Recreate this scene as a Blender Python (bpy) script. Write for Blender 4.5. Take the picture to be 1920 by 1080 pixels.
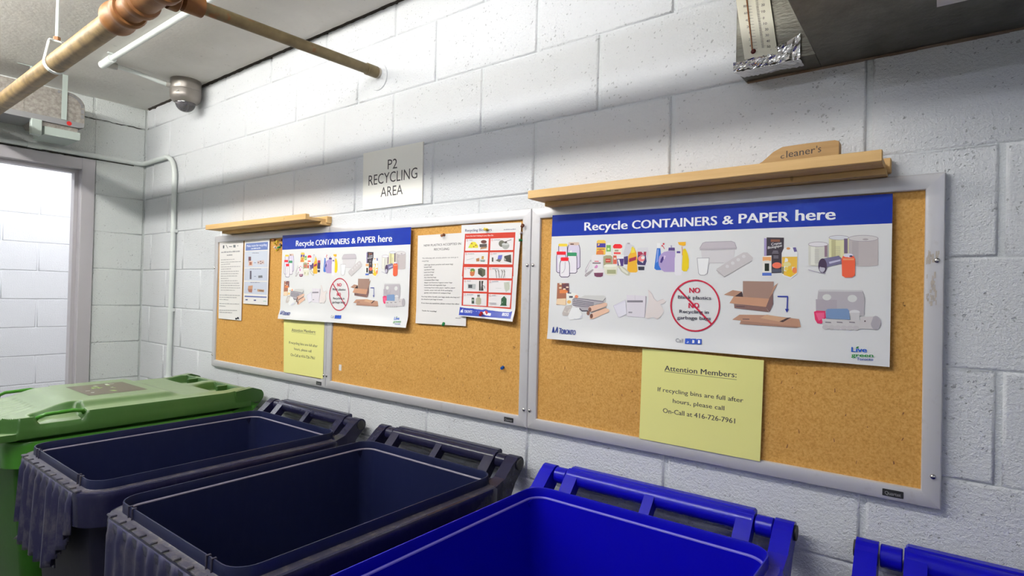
import bpy, bmesh, math, random
from mathutils import Vector, Matrix
for o in list(bpy.data.objects): bpy.data.objects.remove(o)
scene = bpy.context.scene
COL = scene.collection
ZO = 1.62                      # the design heights are measured from a block joint at eye level; the floor lies 1.62 m below it
FLOOR, CEIL = -1.62, 0.915
XL, XR, YF = -2.708, 3.20, -4.6   # left wall, right wall, wall behind the camera; the board wall is y = 0
rnd = random.Random(7)

# ------------------------------------------------------------------ camera
cam = bpy.data.cameras.new('camera'); camo = bpy.data.objects.new('camera', cam); COL.objects.link(camo)
cam.sensor_width = 36.0; cam.lens = 36.0 * 1065.0 / 1920.0; cam.clip_start = 0.02
def cam_basis(yaw, pitch, roll):
    f = Vector((-math.sin(yaw)*math.cos(pitch), math.cos(yaw)*math.cos(pitch), math.sin(pitch)))
    r = Vector((math.cos(yaw), math.sin(yaw), 0)); u = r.cross(f); c, s = math.cos(roll), math.sin(roll)
    return c*r + s*u, -s*r + c*u, f
r_, u_, f_ = cam_basis(0.6484, 0.0106, 0.0235)
camo.matrix_world = Matrix(((r_.x, u_.x, -f_.x, 0.9187), (r_.y, u_.y, -f_.y, -1.304), (r_.z, u_.z, -f_.z, -0.085 + ZO), (0, 0, 0, 1)))
scene.camera = camo

# ------------------------------------------------------------------ world, exposure
w = bpy.data.worlds.new('world'); scene.world = w; w.use_nodes = True
w.node_tree.nodes['Background'].inputs[0].default_value = (0.5, 0.55, 0.6, 1); w.node_tree.nodes['Background'].inputs[1].default_value = 0.02
vs = scene.view_settings
vs.view_transform = 'Standard'; vs.look = 'None'; vs.gamma = 1.0; vs.use_curve_mapping = False
vs.exposure = 0.0
TUBE = 92.0          # strip light of the recycling room
CORR = 56.0          # strip light of the corridor
FILL = 50.0           # second, shorter strip light, nearer the middle of the room
FAR_AMBIENT = 42.0            # third strip light, added at the far right for ambient light
try:
    scene.cycles.use_denoising = True
    scene.cycles.sample_clamp_indirect = 6.0
    scene.cycles.max_bounces = 10; scene.cycles.diffuse_bounces = 5
except Exception: pass

# ------------------------------------------------------------------ materials
def lin1(c): return c/12.92 if c <= 0.04045 else ((c+0.055)/1.055)**2.4
def hexlin(h): return tuple(lin1(int(q)/255.0) for q in h.split()) + (1,)
def srgb(r, g, b): return (lin1(r/255.0), lin1(g/255.0), lin1(b/255.0), 1)
MATS = {}
def mat(name, base, rough=0.5, metal=0.0, spec=0.5, emit=None, estr=0.0):
    if name in MATS: return MATS[name]
    m = bpy.data.materials.new(name); m.use_nodes = True
    p = m.node_tree.nodes['Principled BSDF']
    p.inputs['Base Color'].default_value = base if len(base) == 4 else (*base, 1)
    p.inputs['Roughness'].default_value = rough; p.inputs['Metallic'].default_value = metal
    p.inputs['Specular IOR Level'].default_value = spec
    if emit: p.inputs['Emission Color'].default_value = (*emit, 1); p.inputs['Emission Strength'].default_value = estr
    MATS[name] = m; return m
def nodes(m): return m.node_tree.nodes, m.node_tree.links, m.node_tree.nodes['Principled BSDF']
def pos_vec(m, scale=(1, 1, 1), obj=False):
    N, L, P = nodes(m)
    if obj:
        t = N.new('ShaderNodeTexCoord'); src = t.outputs['Object']
    else:
        g = N.new('ShaderNodeNewGeometry'); src = g.outputs['Position']
    mp = N.new('ShaderNodeMapping'); mp.inputs['Scale'].default_value = scale; L.new(src, mp.inputs['Vector'])
    return mp.outputs['Vector']
def noise(m, vec, scale, detail=4, rough=0.55):
    N, L, P = nodes(m); n = N.new('ShaderNodeTexNoise'); n.inputs['Scale'].default_value = scale
    n.inputs['Detail'].default_value = detail; n.inputs['Roughness'].default_value = rough; L.new(vec, n.inputs['Vector']); return n.outputs['Fac']
def ramp(m, fac, stops):
    N, L, P = nodes(m); r = N.new('ShaderNodeValToRGB'); e = r.color_ramp.elements
    while len(e) < len(stops): e.new(0.5)
    for i, (p, c) in enumerate(stops): e[i].position = p; e[i].color = c if len(c) == 4 else (*c, 1)
    L.new(fac, r.inputs['Fac']); return r.outputs['Color']
def mix(m, fac, a, b, mode='MIX'):
    N, L, P = nodes(m); x = N.new('ShaderNodeMix'); x.data_type = 'RGBA'; x.blend_type = mode
    def put(sock, v):
        if hasattr(v, 'is_output'): L.new(v, sock)
        else: sock.default_value = v if not isinstance(v, tuple) or len(v) == 4 else (*v, 1)
    if hasattr(fac, 'is_output'): L.new(fac, x.inputs[0])
    else: x.inputs[0].default_value = fac
    put(x.inputs[6], a); put(x.inputs[7], b); return x.outputs[2]
def bump(m, h, strength, dist, chain=None):
    N, L, P = nodes(m); b = N.new('ShaderNodeBump'); b.inputs['Strength'].default_value = strength; b.inputs['Distance'].default_value = dist
    L.new(h, b.inputs['Height'])
    if chain: L.new(chain, b.inputs['Normal'])
    L.new(b.outputs['Normal'], P.inputs['Normal']); return b.outputs['Normal']
def setcol(m, c): N, L, P = nodes(m); L.new(c, P.inputs['Base Color'])
BW = lambda v: (v, v, v, 1)

def wall_paint(name, c, pit=True):
    m = mat(name, c, 0.42, 0, 0.4)
    v = pos_vec(m)
    grain = noise(m, v, 170, 4, 0.65)
    lump = noise(m, v, 38, 3)
    n1 = bump(m, grain, 1.0, 0.0042)
    n2 = bump(m, lump, 0.45, 0.0025, n1)
    if pit:
        N, L, P = nodes(m)
        # small open pores in the block face, in clusters
        wv = noise(m, v, 90, 2)
        vo = N.new('ShaderNodeTexVoronoi'); vo.inputs['Scale'].default_value = 100
        dis = N.new('ShaderNodeVectorMath'); dis.operation = 'MULTIPLY_ADD'; dis.inputs[1].default_value = (0.02, 0.02, 0.02)
        L.new(wv, dis.inputs[0]); L.new(v, dis.inputs[2]); L.new(dis.outputs[0], vo.inputs['Vector'])
        cl = noise(m, v, 9, 3, 0.7)
        thr = N.new('ShaderNodeMapRange'); thr.inputs[1].default_value = 0.36; thr.inputs[2].default_value = 0.68; thr.inputs[3].default_value = 0.05; thr.inputs[4].default_value = 0.36
        L.new(cl, thr.inputs[0])
        rc = N.new('ShaderNodeSeparateColor'); L.new(vo.outputs['Color'], rc.inputs[0])
        mm = N.new('ShaderNodeMath'); mm.operation = 'MULTIPLY'; L.new(thr.outputs[0], mm.inputs[0]); L.new(rc.outputs[0], mm.inputs[1])
        sub = N.new('ShaderNodeMath'); sub.operation = 'SUBTRACT'; L.new(vo.outputs['Distance'], sub.inputs[0]); L.new(mm.outputs[0], sub.inputs[1])
        st = N.new('ShaderNodeMapRange'); st.inputs[1].default_value = -0.02; st.inputs[2].default_value = 0.05; L.new(sub.outputs[0], st.inputs[0])
        bump(m, st.outputs[0], 0.8, 0.003, n2)
        var = noise(m, v, 3.0, 3)
        base = mix(m, var, tuple(x*0.96 for x in c[:3]), tuple(min(1, x*1.03) for x in c[:3]))
        setcol(m, mix(m, st.outputs[0], tuple(x*0.68 for x in c[:3]), base))
    return m
M_WALL = wall_paint('white_block_paint', (0.77, 0.785, 0.81))
M_WALL2 = wall_paint('pale_block_paint', (0.755, 0.785, 0.775))
M_MORTAR = wall_paint('painted_mortar', (0.74, 0.765, 0.78), False)
M_CORR = wall_paint('corridor_block_paint', (0.80, 0.80, 0.82), False)

def concrete(name, a, b, sc=2.5, scuff=True):
    m = mat(name, a, 0.75, 0, 0.2); v = pos_vec(m)
    n = noise(m, v, sc, 6, 0.6)
    c = mix(m, ramp(m, n, [(0.3, BW(0)), (0.7, BW(1))]), a, b)
    if scuff:
        v2 = pos_vec(m, (9, 4, 9)); k = noise(m, v2, 6.0, 5, 0.65)
        c = mix(m, ramp(m, k, [(0.24, BW(0.75)), (0.34, BW(0))]), c, (0.16, 0.14, 0.13, 1))
    setcol(m, c); bump(m, noise(m, v, 60, 5), 0.35, 0.003); return m
M_CEIL = concrete('painted_concrete_ceiling', (0.86, 0.835, 0.80, 1), (0.73, 0.705, 0.67, 1))
M_FLOOR = concrete('grey_concrete_floor', (0.30, 0.30, 0.29, 1), (0.24, 0.24, 0.23, 1), 1.5)
M_DARKGAP = mat('dark_gap', (0.035, 0.028, 0.022), 0.9)
M_FRAME = mat('greyish_door_paint', (0.50, 0.475, 0.50), 0.35)
M_PIPEWHITE = mat('white_conduit_paint', (0.74, 0.78, 0.76), 0.35)
M_CONDSTEEL = mat('dulled_conduit_grey', (0.50, 0.49, 0.46), 0.4, 0.2)

def metal_mottled(name, a, b, sc, rough, metal, spots=None):
    m = mat(name, a, rough, metal); v = pos_vec(m); n = noise(m, v, sc, 5, 0.6)
    c = mix(m, ramp(m, n, [(0.35, BW(0)), (0.65, BW(1))]), a, b)
    if spots:
        k = noise(m, v, spots[1], 4, 0.6); c = mix(m, ramp(m, k, [(spots[2], BW(0)), (spots[2]+0.08, BW(1))]), c, spots[0])
    setcol(m, c); bump(m, n, 0.2, 0.002); return m
M_PIPE = metal_mottled('oxidised_pipe', (0.135, 0.085, 0.030, 1), (0.29, 0.195, 0.082, 1), 24, 0.5, 0.0, ((0.26, 0.12, 0.035, 1), 16, 0.66))
M_PIPE2 = metal_mottled('dull_steel_pipe', (0.12, 0.088, 0.040, 1), (0.20, 0.15, 0.075, 1), 16, 0.45, 0.35, ((0.20, 0.075, 0.02, 1), 20, 0.62))
M_FITTING = metal_mottled('rusty_orange_fitting', (0.26, 0.112, 0.030, 1), (0.17, 0.065, 0.017, 1), 18, 0.5, 0.15, ((0.20, 0.07, 0.02, 1), 25, 0.60))
M_GALV = metal_mottled('spangled_galvanised_sheet', (0.26, 0.235, 0.21, 1), (0.42, 0.39, 0.355, 1), 60, 0.55, 0.35)
M_GALVGREY = mat('grey_sheet', (0.30, 0.30, 0.31), 0.5, 0.3)
M_RED = mat('red_mark', (0.55, 0.01, 0.01), 0.5)
M_PALEGREEN = mat('pale_green_painted_steel', (0.44, 0.505, 0.47), 0.45)
m = M_DUCT = mat('dull_galvanised_duct', (0.2, 0.2, 0.18), 0.38, 0.75)
v = pos_vec(m, (2.5, 2.5, 9)); n = noise(m, v, 9, 6, 0.65)
setcol(m, mix(m, ramp(m, n, [(0.3, BW(0)), (0.7, BW(1))]), (0.095, 0.088, 0.070, 1), (0.17, 0.165, 0.14, 1)))
bump(m, noise(m, pos_vec(m, (2, 2, 8)), 30, 5), 0.35, 0.004)
M_DUCTEDGE = metal_mottled('stained_duct_edge', (0.30, 0.22, 0.16, 1), (0.16, 0.10, 0.06, 1), 20, 0.6, 0.1)
m = M_FOIL = mat('crinkled_foil', (0.85, 0.84, 0.85), 0.18, 1.0); bump(m, noise(m, pos_vec(m), 90, 3, 0.6), 0.6, 0.003)

def cork(name):
    m = mat(name, (0.6, 0.3, 0.06), 0.75, 0, 0.25); v = pos_vec(m)
    n = noise(m, v, 240, 4, 0.7); n2 = noise(m, v, 7, 4)
    c = ramp(m, n, [(0.30, (0.45, 0.215, 0.045)), (0.5, (0.62, 0.33, 0.082)), (0.72, (0.72, 0.415, 0.135))])
    c = mix(m, ramp(m, n2, [(0.35, BW(0.0)), (0.75, BW(0.15))]), c, (0.50, 0.23, 0.05, 1))
    k = noise(m, pos_vec(m, (1, 1, 0.45)), 62, 3, 0.6)
    c = mix(m, ramp(m, k, [(0.735, BW(0)), (0.75, BW(0.8))]), c, (0.10, 0.045, 0.015, 1))
    setcol(m, c); bump(m, n, 0.3, 0.0012); return m
M_CORK = cork('cork_sheet')
m = M_ALU = mat('brushed_aluminium', (0.66, 0.64, 0.66), 0.42, 0.35)
k = noise(m, pos_vec(m, (1, 1, 1)), 26, 5, 0.7)
setcol(m, mix(m, ramp(m, k, [(0.60, BW(0)), (0.78, BW(0.35))]), (0.66, 0.645, 0.66, 1), (0.40, 0.33, 0.27, 1)))
M_STEEL = mat('screw_steel', (0.6, 0.58, 0.56), 0.25, 1.0)
M_BADGE = mat('black_badge', (0.02, 0.02, 0.022), 0.35)
def wood(name, a, b):
    m = mat(name, a, 0.55, 0, 0.3); v = pos_vec(m, (0.7, 10, 10)); n = noise(m, v, 5, 5, 0.6)
    k = noise(m, pos_vec(m), 30, 2)
    c = mix(m, ramp(m, n, [(0.3, BW(0)), (0.7, BW(1))]), a, b)
    setcol(m, mix(m, ramp(m, k, [(0.70, BW(0)), (0.76, BW(0.6))]), c, tuple(x*0.45 for x in b[:3])))
    bump(m, n, 0.15, 0.001); return m
M_PINE = wood('pine_ledge', (0.78, 0.52, 0.23, 1), (0.66, 0.40, 0.155, 1))
M_OLDWOOD = wood('aged_pine_block', (0.56, 0.35, 0.15, 1), (0.40, 0.23, 0.085, 1))
def paper(name, c, rough=0.4): return mat(name, c, rough, 0, 0.35)
M_POSTER = paper('glossy_white_paper', (0.80, 0.80, 0.80), 0.28)
M_PAPER = paper('white_paper', (0.80, 0.775, 0.755), 0.6)
M_YELLOW = paper('yellow_paper', (0.83, 0.80, 0.29), 0.6)
m = M_HEADER = mat('glossy_blue_header', (0.01, 0.05, 0.42), 0.3, 0, 0.3)
setcol(m, mix(m, ramp(m, noise(m, pos_vec(m), 16, 5, 0.7), [(0.5, BW(0)), (0.8, BW(0.45))]), (0.004, 0.028, 0.33, 1), (0.03, 0.09, 0.42, 1)))
M_SIGN = mat('brushed_cream_sign_plate', (0.90, 0.885, 0.82), 0.35, 0.0)
M_THERMO = mat('ivory_scale_plate', (0.74, 0.70, 0.55), 0.35)
M_LINER = mat('brown_glass_tube', (0.28, 0.10, 0.03), 0.15)
M_BULB = mat('dark_red_bulb', (0.10, 0.01, 0.01), 0.15)

def plastic(name, c, dust, amount, rough=0.24, upward=None, spec=0.32):
    m = mat(name, c, rough, 0, spec)
    v = pos_vec(m); n = noise(m, v, 11, 6, 0.7)
    fine = noise(m, pos_vec(m, (1, 1, 0.35)), 45, 5, 0.7)
    cc = mix(m, ramp(m, fine, [(0.50, BW(0)), (0.80, BW(amount))]), c, dust)
    cc = mix(m, ramp(m, n, [(0.55, BW(0)), (0.85, BW(amount))]), cc, dust)
    if upward:                                             # dust that has settled on the faces that look up
        N, L, P = nodes(m); g = N.new('ShaderNodeNewGeometry'); sp = N.new('ShaderNodeSeparateXYZ'); L.new(g.outputs['Normal'], sp.inputs[0])
        mr = N.new('ShaderNodeMapRange'); mr.inputs[1].default_value = 0.80; mr.inputs[2].default_value = 0.985; L.new(sp.outputs[2], mr.inputs[0])
        dn = mix(m, ramp(m, noise(m, v, 25, 5, 0.7), [(0.3, BW(0)), (0.7, BW(1))]), upward, tuple(q*0.86 for q in upward[:3]))
        cc = mix(m, mr.outputs[0], cc, dn)
    setcol(m, cc); bump(m, noise(m, v, 300, 2), 0.15, 0.0006); return m
M_NAVY = plastic('dark_navy_plastic', (0.010, 0.010, 0.034, 1), (0.04, 0.038, 0.06, 1), 0.3)
M_NAVYIN = plastic('dark_navy_plastic_inside', (0.008, 0.011, 0.042, 1), (0.018, 0.024, 0.06, 1), 0.3, 0.36)
M_NAVYLEDGE = plastic('dusty_navy_rim_ledge', (0.035, 0.033, 0.055, 1), (0.20, 0.175, 0.14, 1), 0.65, 0.45)
M_BLUE = plastic('royal_blue_plastic', (0.004, 0.003, 0.40, 1), (0.008, 0.006, 0.42, 1), 0.2, 0.26)
M_BLUELEDGE = plastic('scuffed_blue_rim_ledge', (0.04, 0.03, 0.40, 1), (0.14, 0.12, 0.36, 1), 0.6, 0.42)
M_GREEN = plastic('green_plastic', (0.045, 0.185, 0.018, 1), (0.09, 0.20, 0.05, 1), 0.2, 0.24)
M_GREENTOP = plastic('dusty_green_lid', (0.030, 0.086, 0.016, 1), (0.05, 0.10, 0.035, 1), 0.3, 0.36, (0.21, 0.29, 0.15, 1))
M_NAVYOUT = plastic('dull_navy_tub', (0.010, 0.010, 0.022, 1), (0.035, 0.032, 0.035, 1), 0.35, 0.55, None, 0.08)
M_BLUEOUT = plastic('dull_blue_tub', (0.004, 0.004, 0.30, 1), (0.01, 0.01, 0.32, 1), 0.3, 0.5, None, 0.08)
M_GREENOUT = plastic('dull_green_tub', (0.020, 0.085, 0.008, 1), (0.045, 0.11, 0.03, 1), 0.3, 0.5, None, 0.08)
M_NAVYGLINT = mat('worn_navy_edge', (0.20, 0.18, 0.23), 0.3)  # highlight line of the inner rim shoulder, painted as a paler navy
M_BLUEGLINT = mat('worn_blue_edge', (0.16, 0.14, 0.55), 0.3)  # the blue bins' shoulder highlight, likewise put into the colour
M_BLACK = mat('black_rubber', (0.015, 0.015, 0.016), 0.55)
M_STICKER = mat('worn_brown_label', (0.10, 0.085, 0.055), 0.5)
M_LABELGREEN = mat('label_green_print', (0.30, 0.48, 0.12), 0.5)
M_LABELWHITE = mat('label_white_print', (0.6, 0.62, 0.55), 0.5)
M_DOME = mat('warm_grey_camera_housing', (0.25, 0.225, 0.205), 0.32, 0.4)
M_DOMEDARK = mat('camera_lens_dark', (0.02, 0.025, 0.02), 0.12)
m = M_GLASS = mat('smoked_clear_dome', (0.62, 0.58, 0.64), 0.05)
m.node_tree.nodes['Principled BSDF'].inputs['Transmission Weight'].default_value = 0.85
M_TUBE = mat('lit_fluorescent_tube', (1, 1, 1), 0.5, emit=(1.0, 0.985, 0.93), estr=TUBE)
M_TUBE2 = mat('lit_corridor_tube', (1, 1, 1), 0.5, emit=(0.93, 0.955, 1.0), estr=CORR)
M_TUBE3 = mat('lit_end_tube', (1, 1, 1), 0.5, emit=(0.86, 0.90, 1.0), estr=FILL)
M_AMBTUBE = mat('lit_far_tube', (1, 1, 1), 0.5, emit=(0.78, 0.82, 1.0), estr=FAR_AMBIENT)
M_HOUSING = mat('white_enamel_housing', (0.8, 0.8, 0.8), 0.3)
PIN = {k: mat('pushpin_'+k, c, 0.2) for k, c in dict(yellow=(0.62, 0.45, 0.04), white=(0.75, 0.66, 0.62), green=(0.03, 0.25, 0.08), blue=(0.01, 0.08, 0.32), brown=(0.22, 0.08, 0.04), black=(0.02, 0.02, 0.03), red=(0.45, 0.02, 0.03)).items()}

# ------------------------------------------------------------------ mesh helpers (coordinates in metres; heights get + ZO when an object is made)
class MB:
    def __init__(s): s.v = []; s.f = []; s.m = []
    def face(s, pts, mi=0):
        b = len(s.v); s.v += [tuple(p) for p in pts]; s.f.append(tuple(range(b, b+len(pts)))); s.m.append(mi); return s
    def quads(s, v, f, mi=0):
        b = len(s.v); s.v += [tuple(p) for p in v]; s.f += [tuple(b+i for i in q) for q in f]; s.m += [mi]*len(f); return s
    def box(s, x0, x1, y0, y1, z0, z1, mi=0):
        v = [(x0,y0,z0),(x1,y0,z0),(x1,y1,z0),(x0,y1,z0),(x0,y0,z1),(x1,y0,z1),(x1,y1,z1),(x0,y1,z1)]
        return s.quads(v, [(0,3,2,1),(4,5,6,7),(0,1,5,4),(1,2,6,5),(2,3,7,6),(3,0,4,7)], mi)
    def rbox(s, x0, x1, y0, y1, z0, z1, b, mi=0):       # box with chamfered edges
        xs, ys, zs = (x0, x1), (y0, y1), (z0, z1); idx = {}; v = []
        for i in (0, 1):
            for j in (0, 1):
                for k in (0, 1):
                    sx, sy, sz = (1, -1)[i], (1, -1)[j], (1, -1)[k]
                    for a in range(3):
                        p = [xs[i]+sx*b, ys[j]+sy*b, zs[k]+sz*b]; p[a] = (xs[i], ys[j], zs[k])[a]; idx[i, j, k, a] = len(v); v.append(p)
        f = []
        for a in range(3):
            o = [q for q in range(3) if q != a]
            for e in (0, 1):
                q = []
                for (p1, p2) in ((0,0),(1,0),(1,1),(0,1)):
                    c = [0,0,0]; c[a] = e; c[o[0]] = p1; c[o[1]] = p2; q.append(idx[c[0],c[1],c[2],a])
                f.append(q)
            for p1 in (0, 1):
                for p2 in (0, 1):                      # edges along axis a
                    c0 = [0,0,0]; c0[o[0]] = p1; c0[o[1]] = p2; c1 = list(c0); c1[a] = 1
                    f.append([idx[(*c0, o[0])], idx[(*c1, o[0])], idx[(*c1, o[1])], idx[(*c0, o[1])]])
        for i in (0, 1):
            for j in (0, 1):
                for k in (0, 1): f.append([idx[i,j,k,0], idx[i,j,k,1], idx[i,j,k,2]])
        return s.quads(v, f, mi)
    def tube(s, pts, r, n=14, caps=True, mi=0, radii=None):
        pts = [Vector(p) for p in pts]; rings = []; up = None
        for i, p in enumerate(pts):
            d = (pts[min(i+1, len(pts)-1)] - pts[max(i-1, 0)]).normalized()
            if up is None: up = Vector((0,0,1)) if abs(d.z) < 0.9 else Vector((1,0,0))
            a = d.cross(up).normalized(); b = a.cross(d).normalized(); up = b
            rr = radii[i] if radii else r
            rings.append([p + a*(rr*math.cos(2*math.pi*k/n)) + b*(rr*math.sin(2*math.pi*k/n)) for k in range(n)])
        v = [q for R in rings for q in R]; f = []
        for i in range(len(pts)-1):
            for k in range(n): f.append((i*n+k, i*n+(k+1)%n, (i+1)*n+(k+1)%n, (i+1)*n+k))
        if caps: f.append(tuple(range(n))[::-1]); f.append(tuple((len(pts)-1)*n+k for k in range(n)))
        return s.quads(v, f, mi)
    def lathe(s, prof, c, n=24, axis='z', mi=0):       # prof: list of (radius, height)
        v = []; f = []
        for (r, h) in prof:
            for k in range(n):
                a = 2*math.pi*k/n; x, y = r*math.cos(a), r*math.sin(a)
                v.append({'z': (c[0]+x, c[1]+y, c[2]+h), 'y': (c[0]+x, c[1]+h, c[2]+y), 'x': (c[0]+h, c[1]+x, c[2]+y)}[axis])
        for i in range(len(prof)-1):
            for k in range(n): f.append((i*n+k, i*n+(k+1)%n, (i+1)*n+(k+1)%n, (i+1)*n+k))
        f.append(tuple(range(n))[::-1]); f.append(tuple((len(prof)-1)*n+k for k in range(n)))
        return s.quads(v, f, mi)
    def loops(s, L, close0=False, close1=False, mi=0):   # stack of equal-length closed loops
        n = len(L[0]); v = [q for R in L for q in R]; f = []
        for i in range(len(L)-1):
            for k in range(n): f.append((i*n+k, i*n+(k+1)%n, (i+1)*n+(k+1)%n, (i+1)*n+k))
        if close0: f.append(tuple(range(n))[::-1])
        if close1: f.append(tuple((len(L)-1)*n+k for k in range(n)))
        return s.quads(v, f, mi)
    def prism(s, poly, a0, a1, axis='x', mi=0):          # poly in the two other axes, extruded along axis
        def P(q, a): return {'x': (a, q[0], q[1]), 'y': (q[0], a, q[1]), 'z': (q[0], q[1], a)}[axis]
        n = len(poly); v = [P(q, a0) for q in poly] + [P(q, a1) for q in poly]
        f = [tuple(range(n)), tuple(range(2*n-1, n-1, -1))] + [(i, i+n, (i+1) % n + n, (i+1) % n) for i in range(n)]
        return s.quads(v, f, mi)
    def grid(s, fn, nu, nv, mi=0):
        v = [fn(i/nu, j/nv) for j in range(nv+1) for i in range(nu+1)]
        return s.quads(v, [(j*(nu+1)+i, j*(nu+1)+i+1, (j+1)*(nu+1)+i+1, (j+1)*(nu+1)+i) for j in range(nv) for i in range(nu)], mi)

BASE = {}      # world position of every thing (design coordinates)
def thing(name, label, cat, loc, group=None, rotz=0.0):
    o = bpy.data.objects.new(name, None); COL.objects.link(o); o.empty_display_size = 0.05
    o.location = (loc[0], loc[1], loc[2]+ZO); o.rotation_euler = (0, 0, rotz)
    o['label'] = label; o['category'] = cat
    if group: o['group'] = group
    BASE[o] = Vector(loc); return o
def tag(o, label, cat, group=None, kind=None):
    o['label'] = label; o['category'] = cat
    if group: o['group'] = group
    if kind: o['kind'] = kind
    return o
def make(name, mb, mats, parent=None, smooth=None, loc=None, label=None, recalc=True, local=False):
    """link ONE mesh object. Vertices are in design coordinates, moved to the parent's base (or to loc)."""
    me = bpy.data.meshes.new(name)
    b = Vector((0,0,0)) if local else (BASE[parent] if parent in BASE else (Vector(loc) if loc else Vector((0,0,-ZO))))
    me.from_pydata([(x-b.x, y-b.y, z-b.z) for x, y, z in mb.v], [], mb.f)
    for mm in (mats if isinstance(mats, (list, tuple)) else [mats]): me.materials.append(mm)
    me.polygons.foreach_set('material_index', mb.m)
    if recalc:
        bm = bmesh.new(); bm.from_mesh(me); bmesh.ops.remove_doubles(bm, verts=bm.verts, dist=1e-6)
        bmesh.ops.recalc_face_normals(bm, faces=bm.faces); bm.to_mesh(me); bm.free()
    if smooth is not None:
        me.polygons.foreach_set('use_smooth', [True]*len(me.polygons))
        try: me.set_sharp_from_angle(angle=math.radians(smooth))
        except Exception: pass
    me.update()
    o = bpy.data.objects.new(name, me); COL.objects.link(o)
    if parent is not None:
        o.parent = parent
        BASE[o] = b
    else:
        if loc is not None: o.location = (loc[0], loc[1], loc[2]+ZO); BASE[o] = Vector(loc)
        else: BASE[o] = Vector((0,0,-ZO))
    if label: o['label'] = label
    return o
def struct(name, mb, mats, smooth=None):
    o = make(name, mb, mats, None, smooth); o['kind'] = 'structure'; return o
def rr(cx, cy, hw, hd, r, z, n=7):                      # rounded rectangle loop
    out = []
    for (sx, sy, a0) in ((1,1,0),(-1,1,90),(-1,-1,180),(1,-1,270)):
        for k in range(n+1):
            a = math.radians(a0+90.0*k/n); out.append((cx+sx*(hw-r)+r*math.cos(a), cy+sy*(hd-r)+r*math.sin(a), z))
    return out

# flat print: lettering and pictures as thin coloured shapes lying on a sheet
FONT_CAP = None
_txt_cache = {}
def text_mesh(body, bold):
    key = (body, bold)
    if key in _txt_cache: return _txt_cache[key]
    cu = bpy.data.curves.new('lettering', 'FONT'); cu.body = body; cu.size = 1.0; cu.resolution_u = 2 if len(body) > 12 else 3
    cu.offset = 0.003 if bold > 2.5 else 0.0; cu.fill_mode = 'FRONT'
    ob = bpy.data.objects.new('lettering', cu); me = bpy.data.meshes.new_from_object(ob)
    v = [tuple(q.co) for q in me.vertices]; f = [tuple(p.vertices) for p in me.polygons]
    bpy.data.objects.remove(ob); bpy.data.curves.remove(cu); bpy.data.meshes.remove(me)
    _txt_cache[key] = (v, f); return v, f
def cap():
    global FONT_CAP
    if FONT_CAP is None: FONT_CAP = max(q[1] for q in text_mesh('H', 0)[0])
    return FONT_CAP
def put_text(mb, body, x0, z0, x1, z1, h, bold, fn, mi):
    v, f = text_mesh(body, bold)
    if not v: return
    a = min(q[0] for q in v); b = max(q[0] for q in v); s = h/cap()
    sh = 0.0095*bold*s; k = 0
    for dx in ((0.0,) if bold <= 0.3 else ((-sh, sh) if bold < 1.5 else (-sh, 0.0, sh))):      # heavier strokes: the glyphs laid side by side
        k += 1
        def g(q):
            px, py, pz = fn(x0+(x1-x0)*(q[0]-a)/(b-a)+dx, z0+(z1-z0)*(q[0]-a)/(b-a)+q[1]*s); return (px, py-k*2.3e-6, pz)
        mb.quads([g(q) for q in v], f, mi)
INK = {}
def tessellate(poly, size=0.022):                       # cut a large flat shape up so that it can follow a curled sheet
    bm = bmesh.new(); bm.faces.new([bm.verts.new((a, b, 0)) for a, b in poly])
    bmesh.ops.triangulate(bm, faces=bm.faces[:])
    for _ in range(5):
        e = [q for q in bm.edges if q.calc_length() > size]
        if not e: break
        bmesh.ops.subdivide_edges(bm, edges=e, cuts=1); bmesh.ops.triangulate(bm, faces=bm.faces[:])
    bm.verts.index_update(); v = [(q.co.x, q.co.y) for q in bm.verts]; f = [tuple(w.index for w in q.verts) for q in bm.faces]
    bm.free(); return v, f
def ink(h, rough=0.35):
    k = h+str(rough)
    if k not in INK: INK[k] = mat('ink_'+h.replace(' ', '_'), hexlin(h), rough, 0, 0.35)
    return INK[k]
def print_groups(key, parent, y, warp=None, mapf=None, rough=0.35, step=7e-6, only=None):
    """each group of ART[key] becomes one printed part lying just in front of the sheet at depth y"""
    for gi, (gname, data) in enumerate(ART[key]):
        k = gi*16
        mb = MB(); mats = []; mi = {}
        for ln in data.split('\n'):
            p = ln.split('|'); k += 1
            hx = p[1]
            if hx not in mi: mi[hx] = len(mats); mats.append(ink(hx, rough))
            def fn(x, z, kk=k):
                if mapf: x, z = mapf(x, z)
                return (x, y - 2.6e-4 - kk*step - (warp(x, z) if warp else 0), z)
            c = [int(q)*1e-4 for q in p[2].split()]
            big = max(c[0::2])-min(c[0::2]) > 0.03 or max(c[1::2])-min(c[1::2]) > 0.03
            if p[0] == 'p' and warp and big:
                tv, tf = tessellate([(c[i], c[i+1]) for i in range(0, len(c), 2)])
                mb.quads([fn(a, b) for a, b in tv], tf, mi[hx])
            elif p[0] == 'p':
                mb.face([fn(c[i], c[i+1]) for i in range(0, len(c), 2)], mi[hx])
            else: put_text(mb, p[4], c[0], c[1], c[2], c[3], c[4], float(p[3]), fn, mi[hx])
        make(gname, mb, mats, parent, recalc=False)
ART = {}
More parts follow.
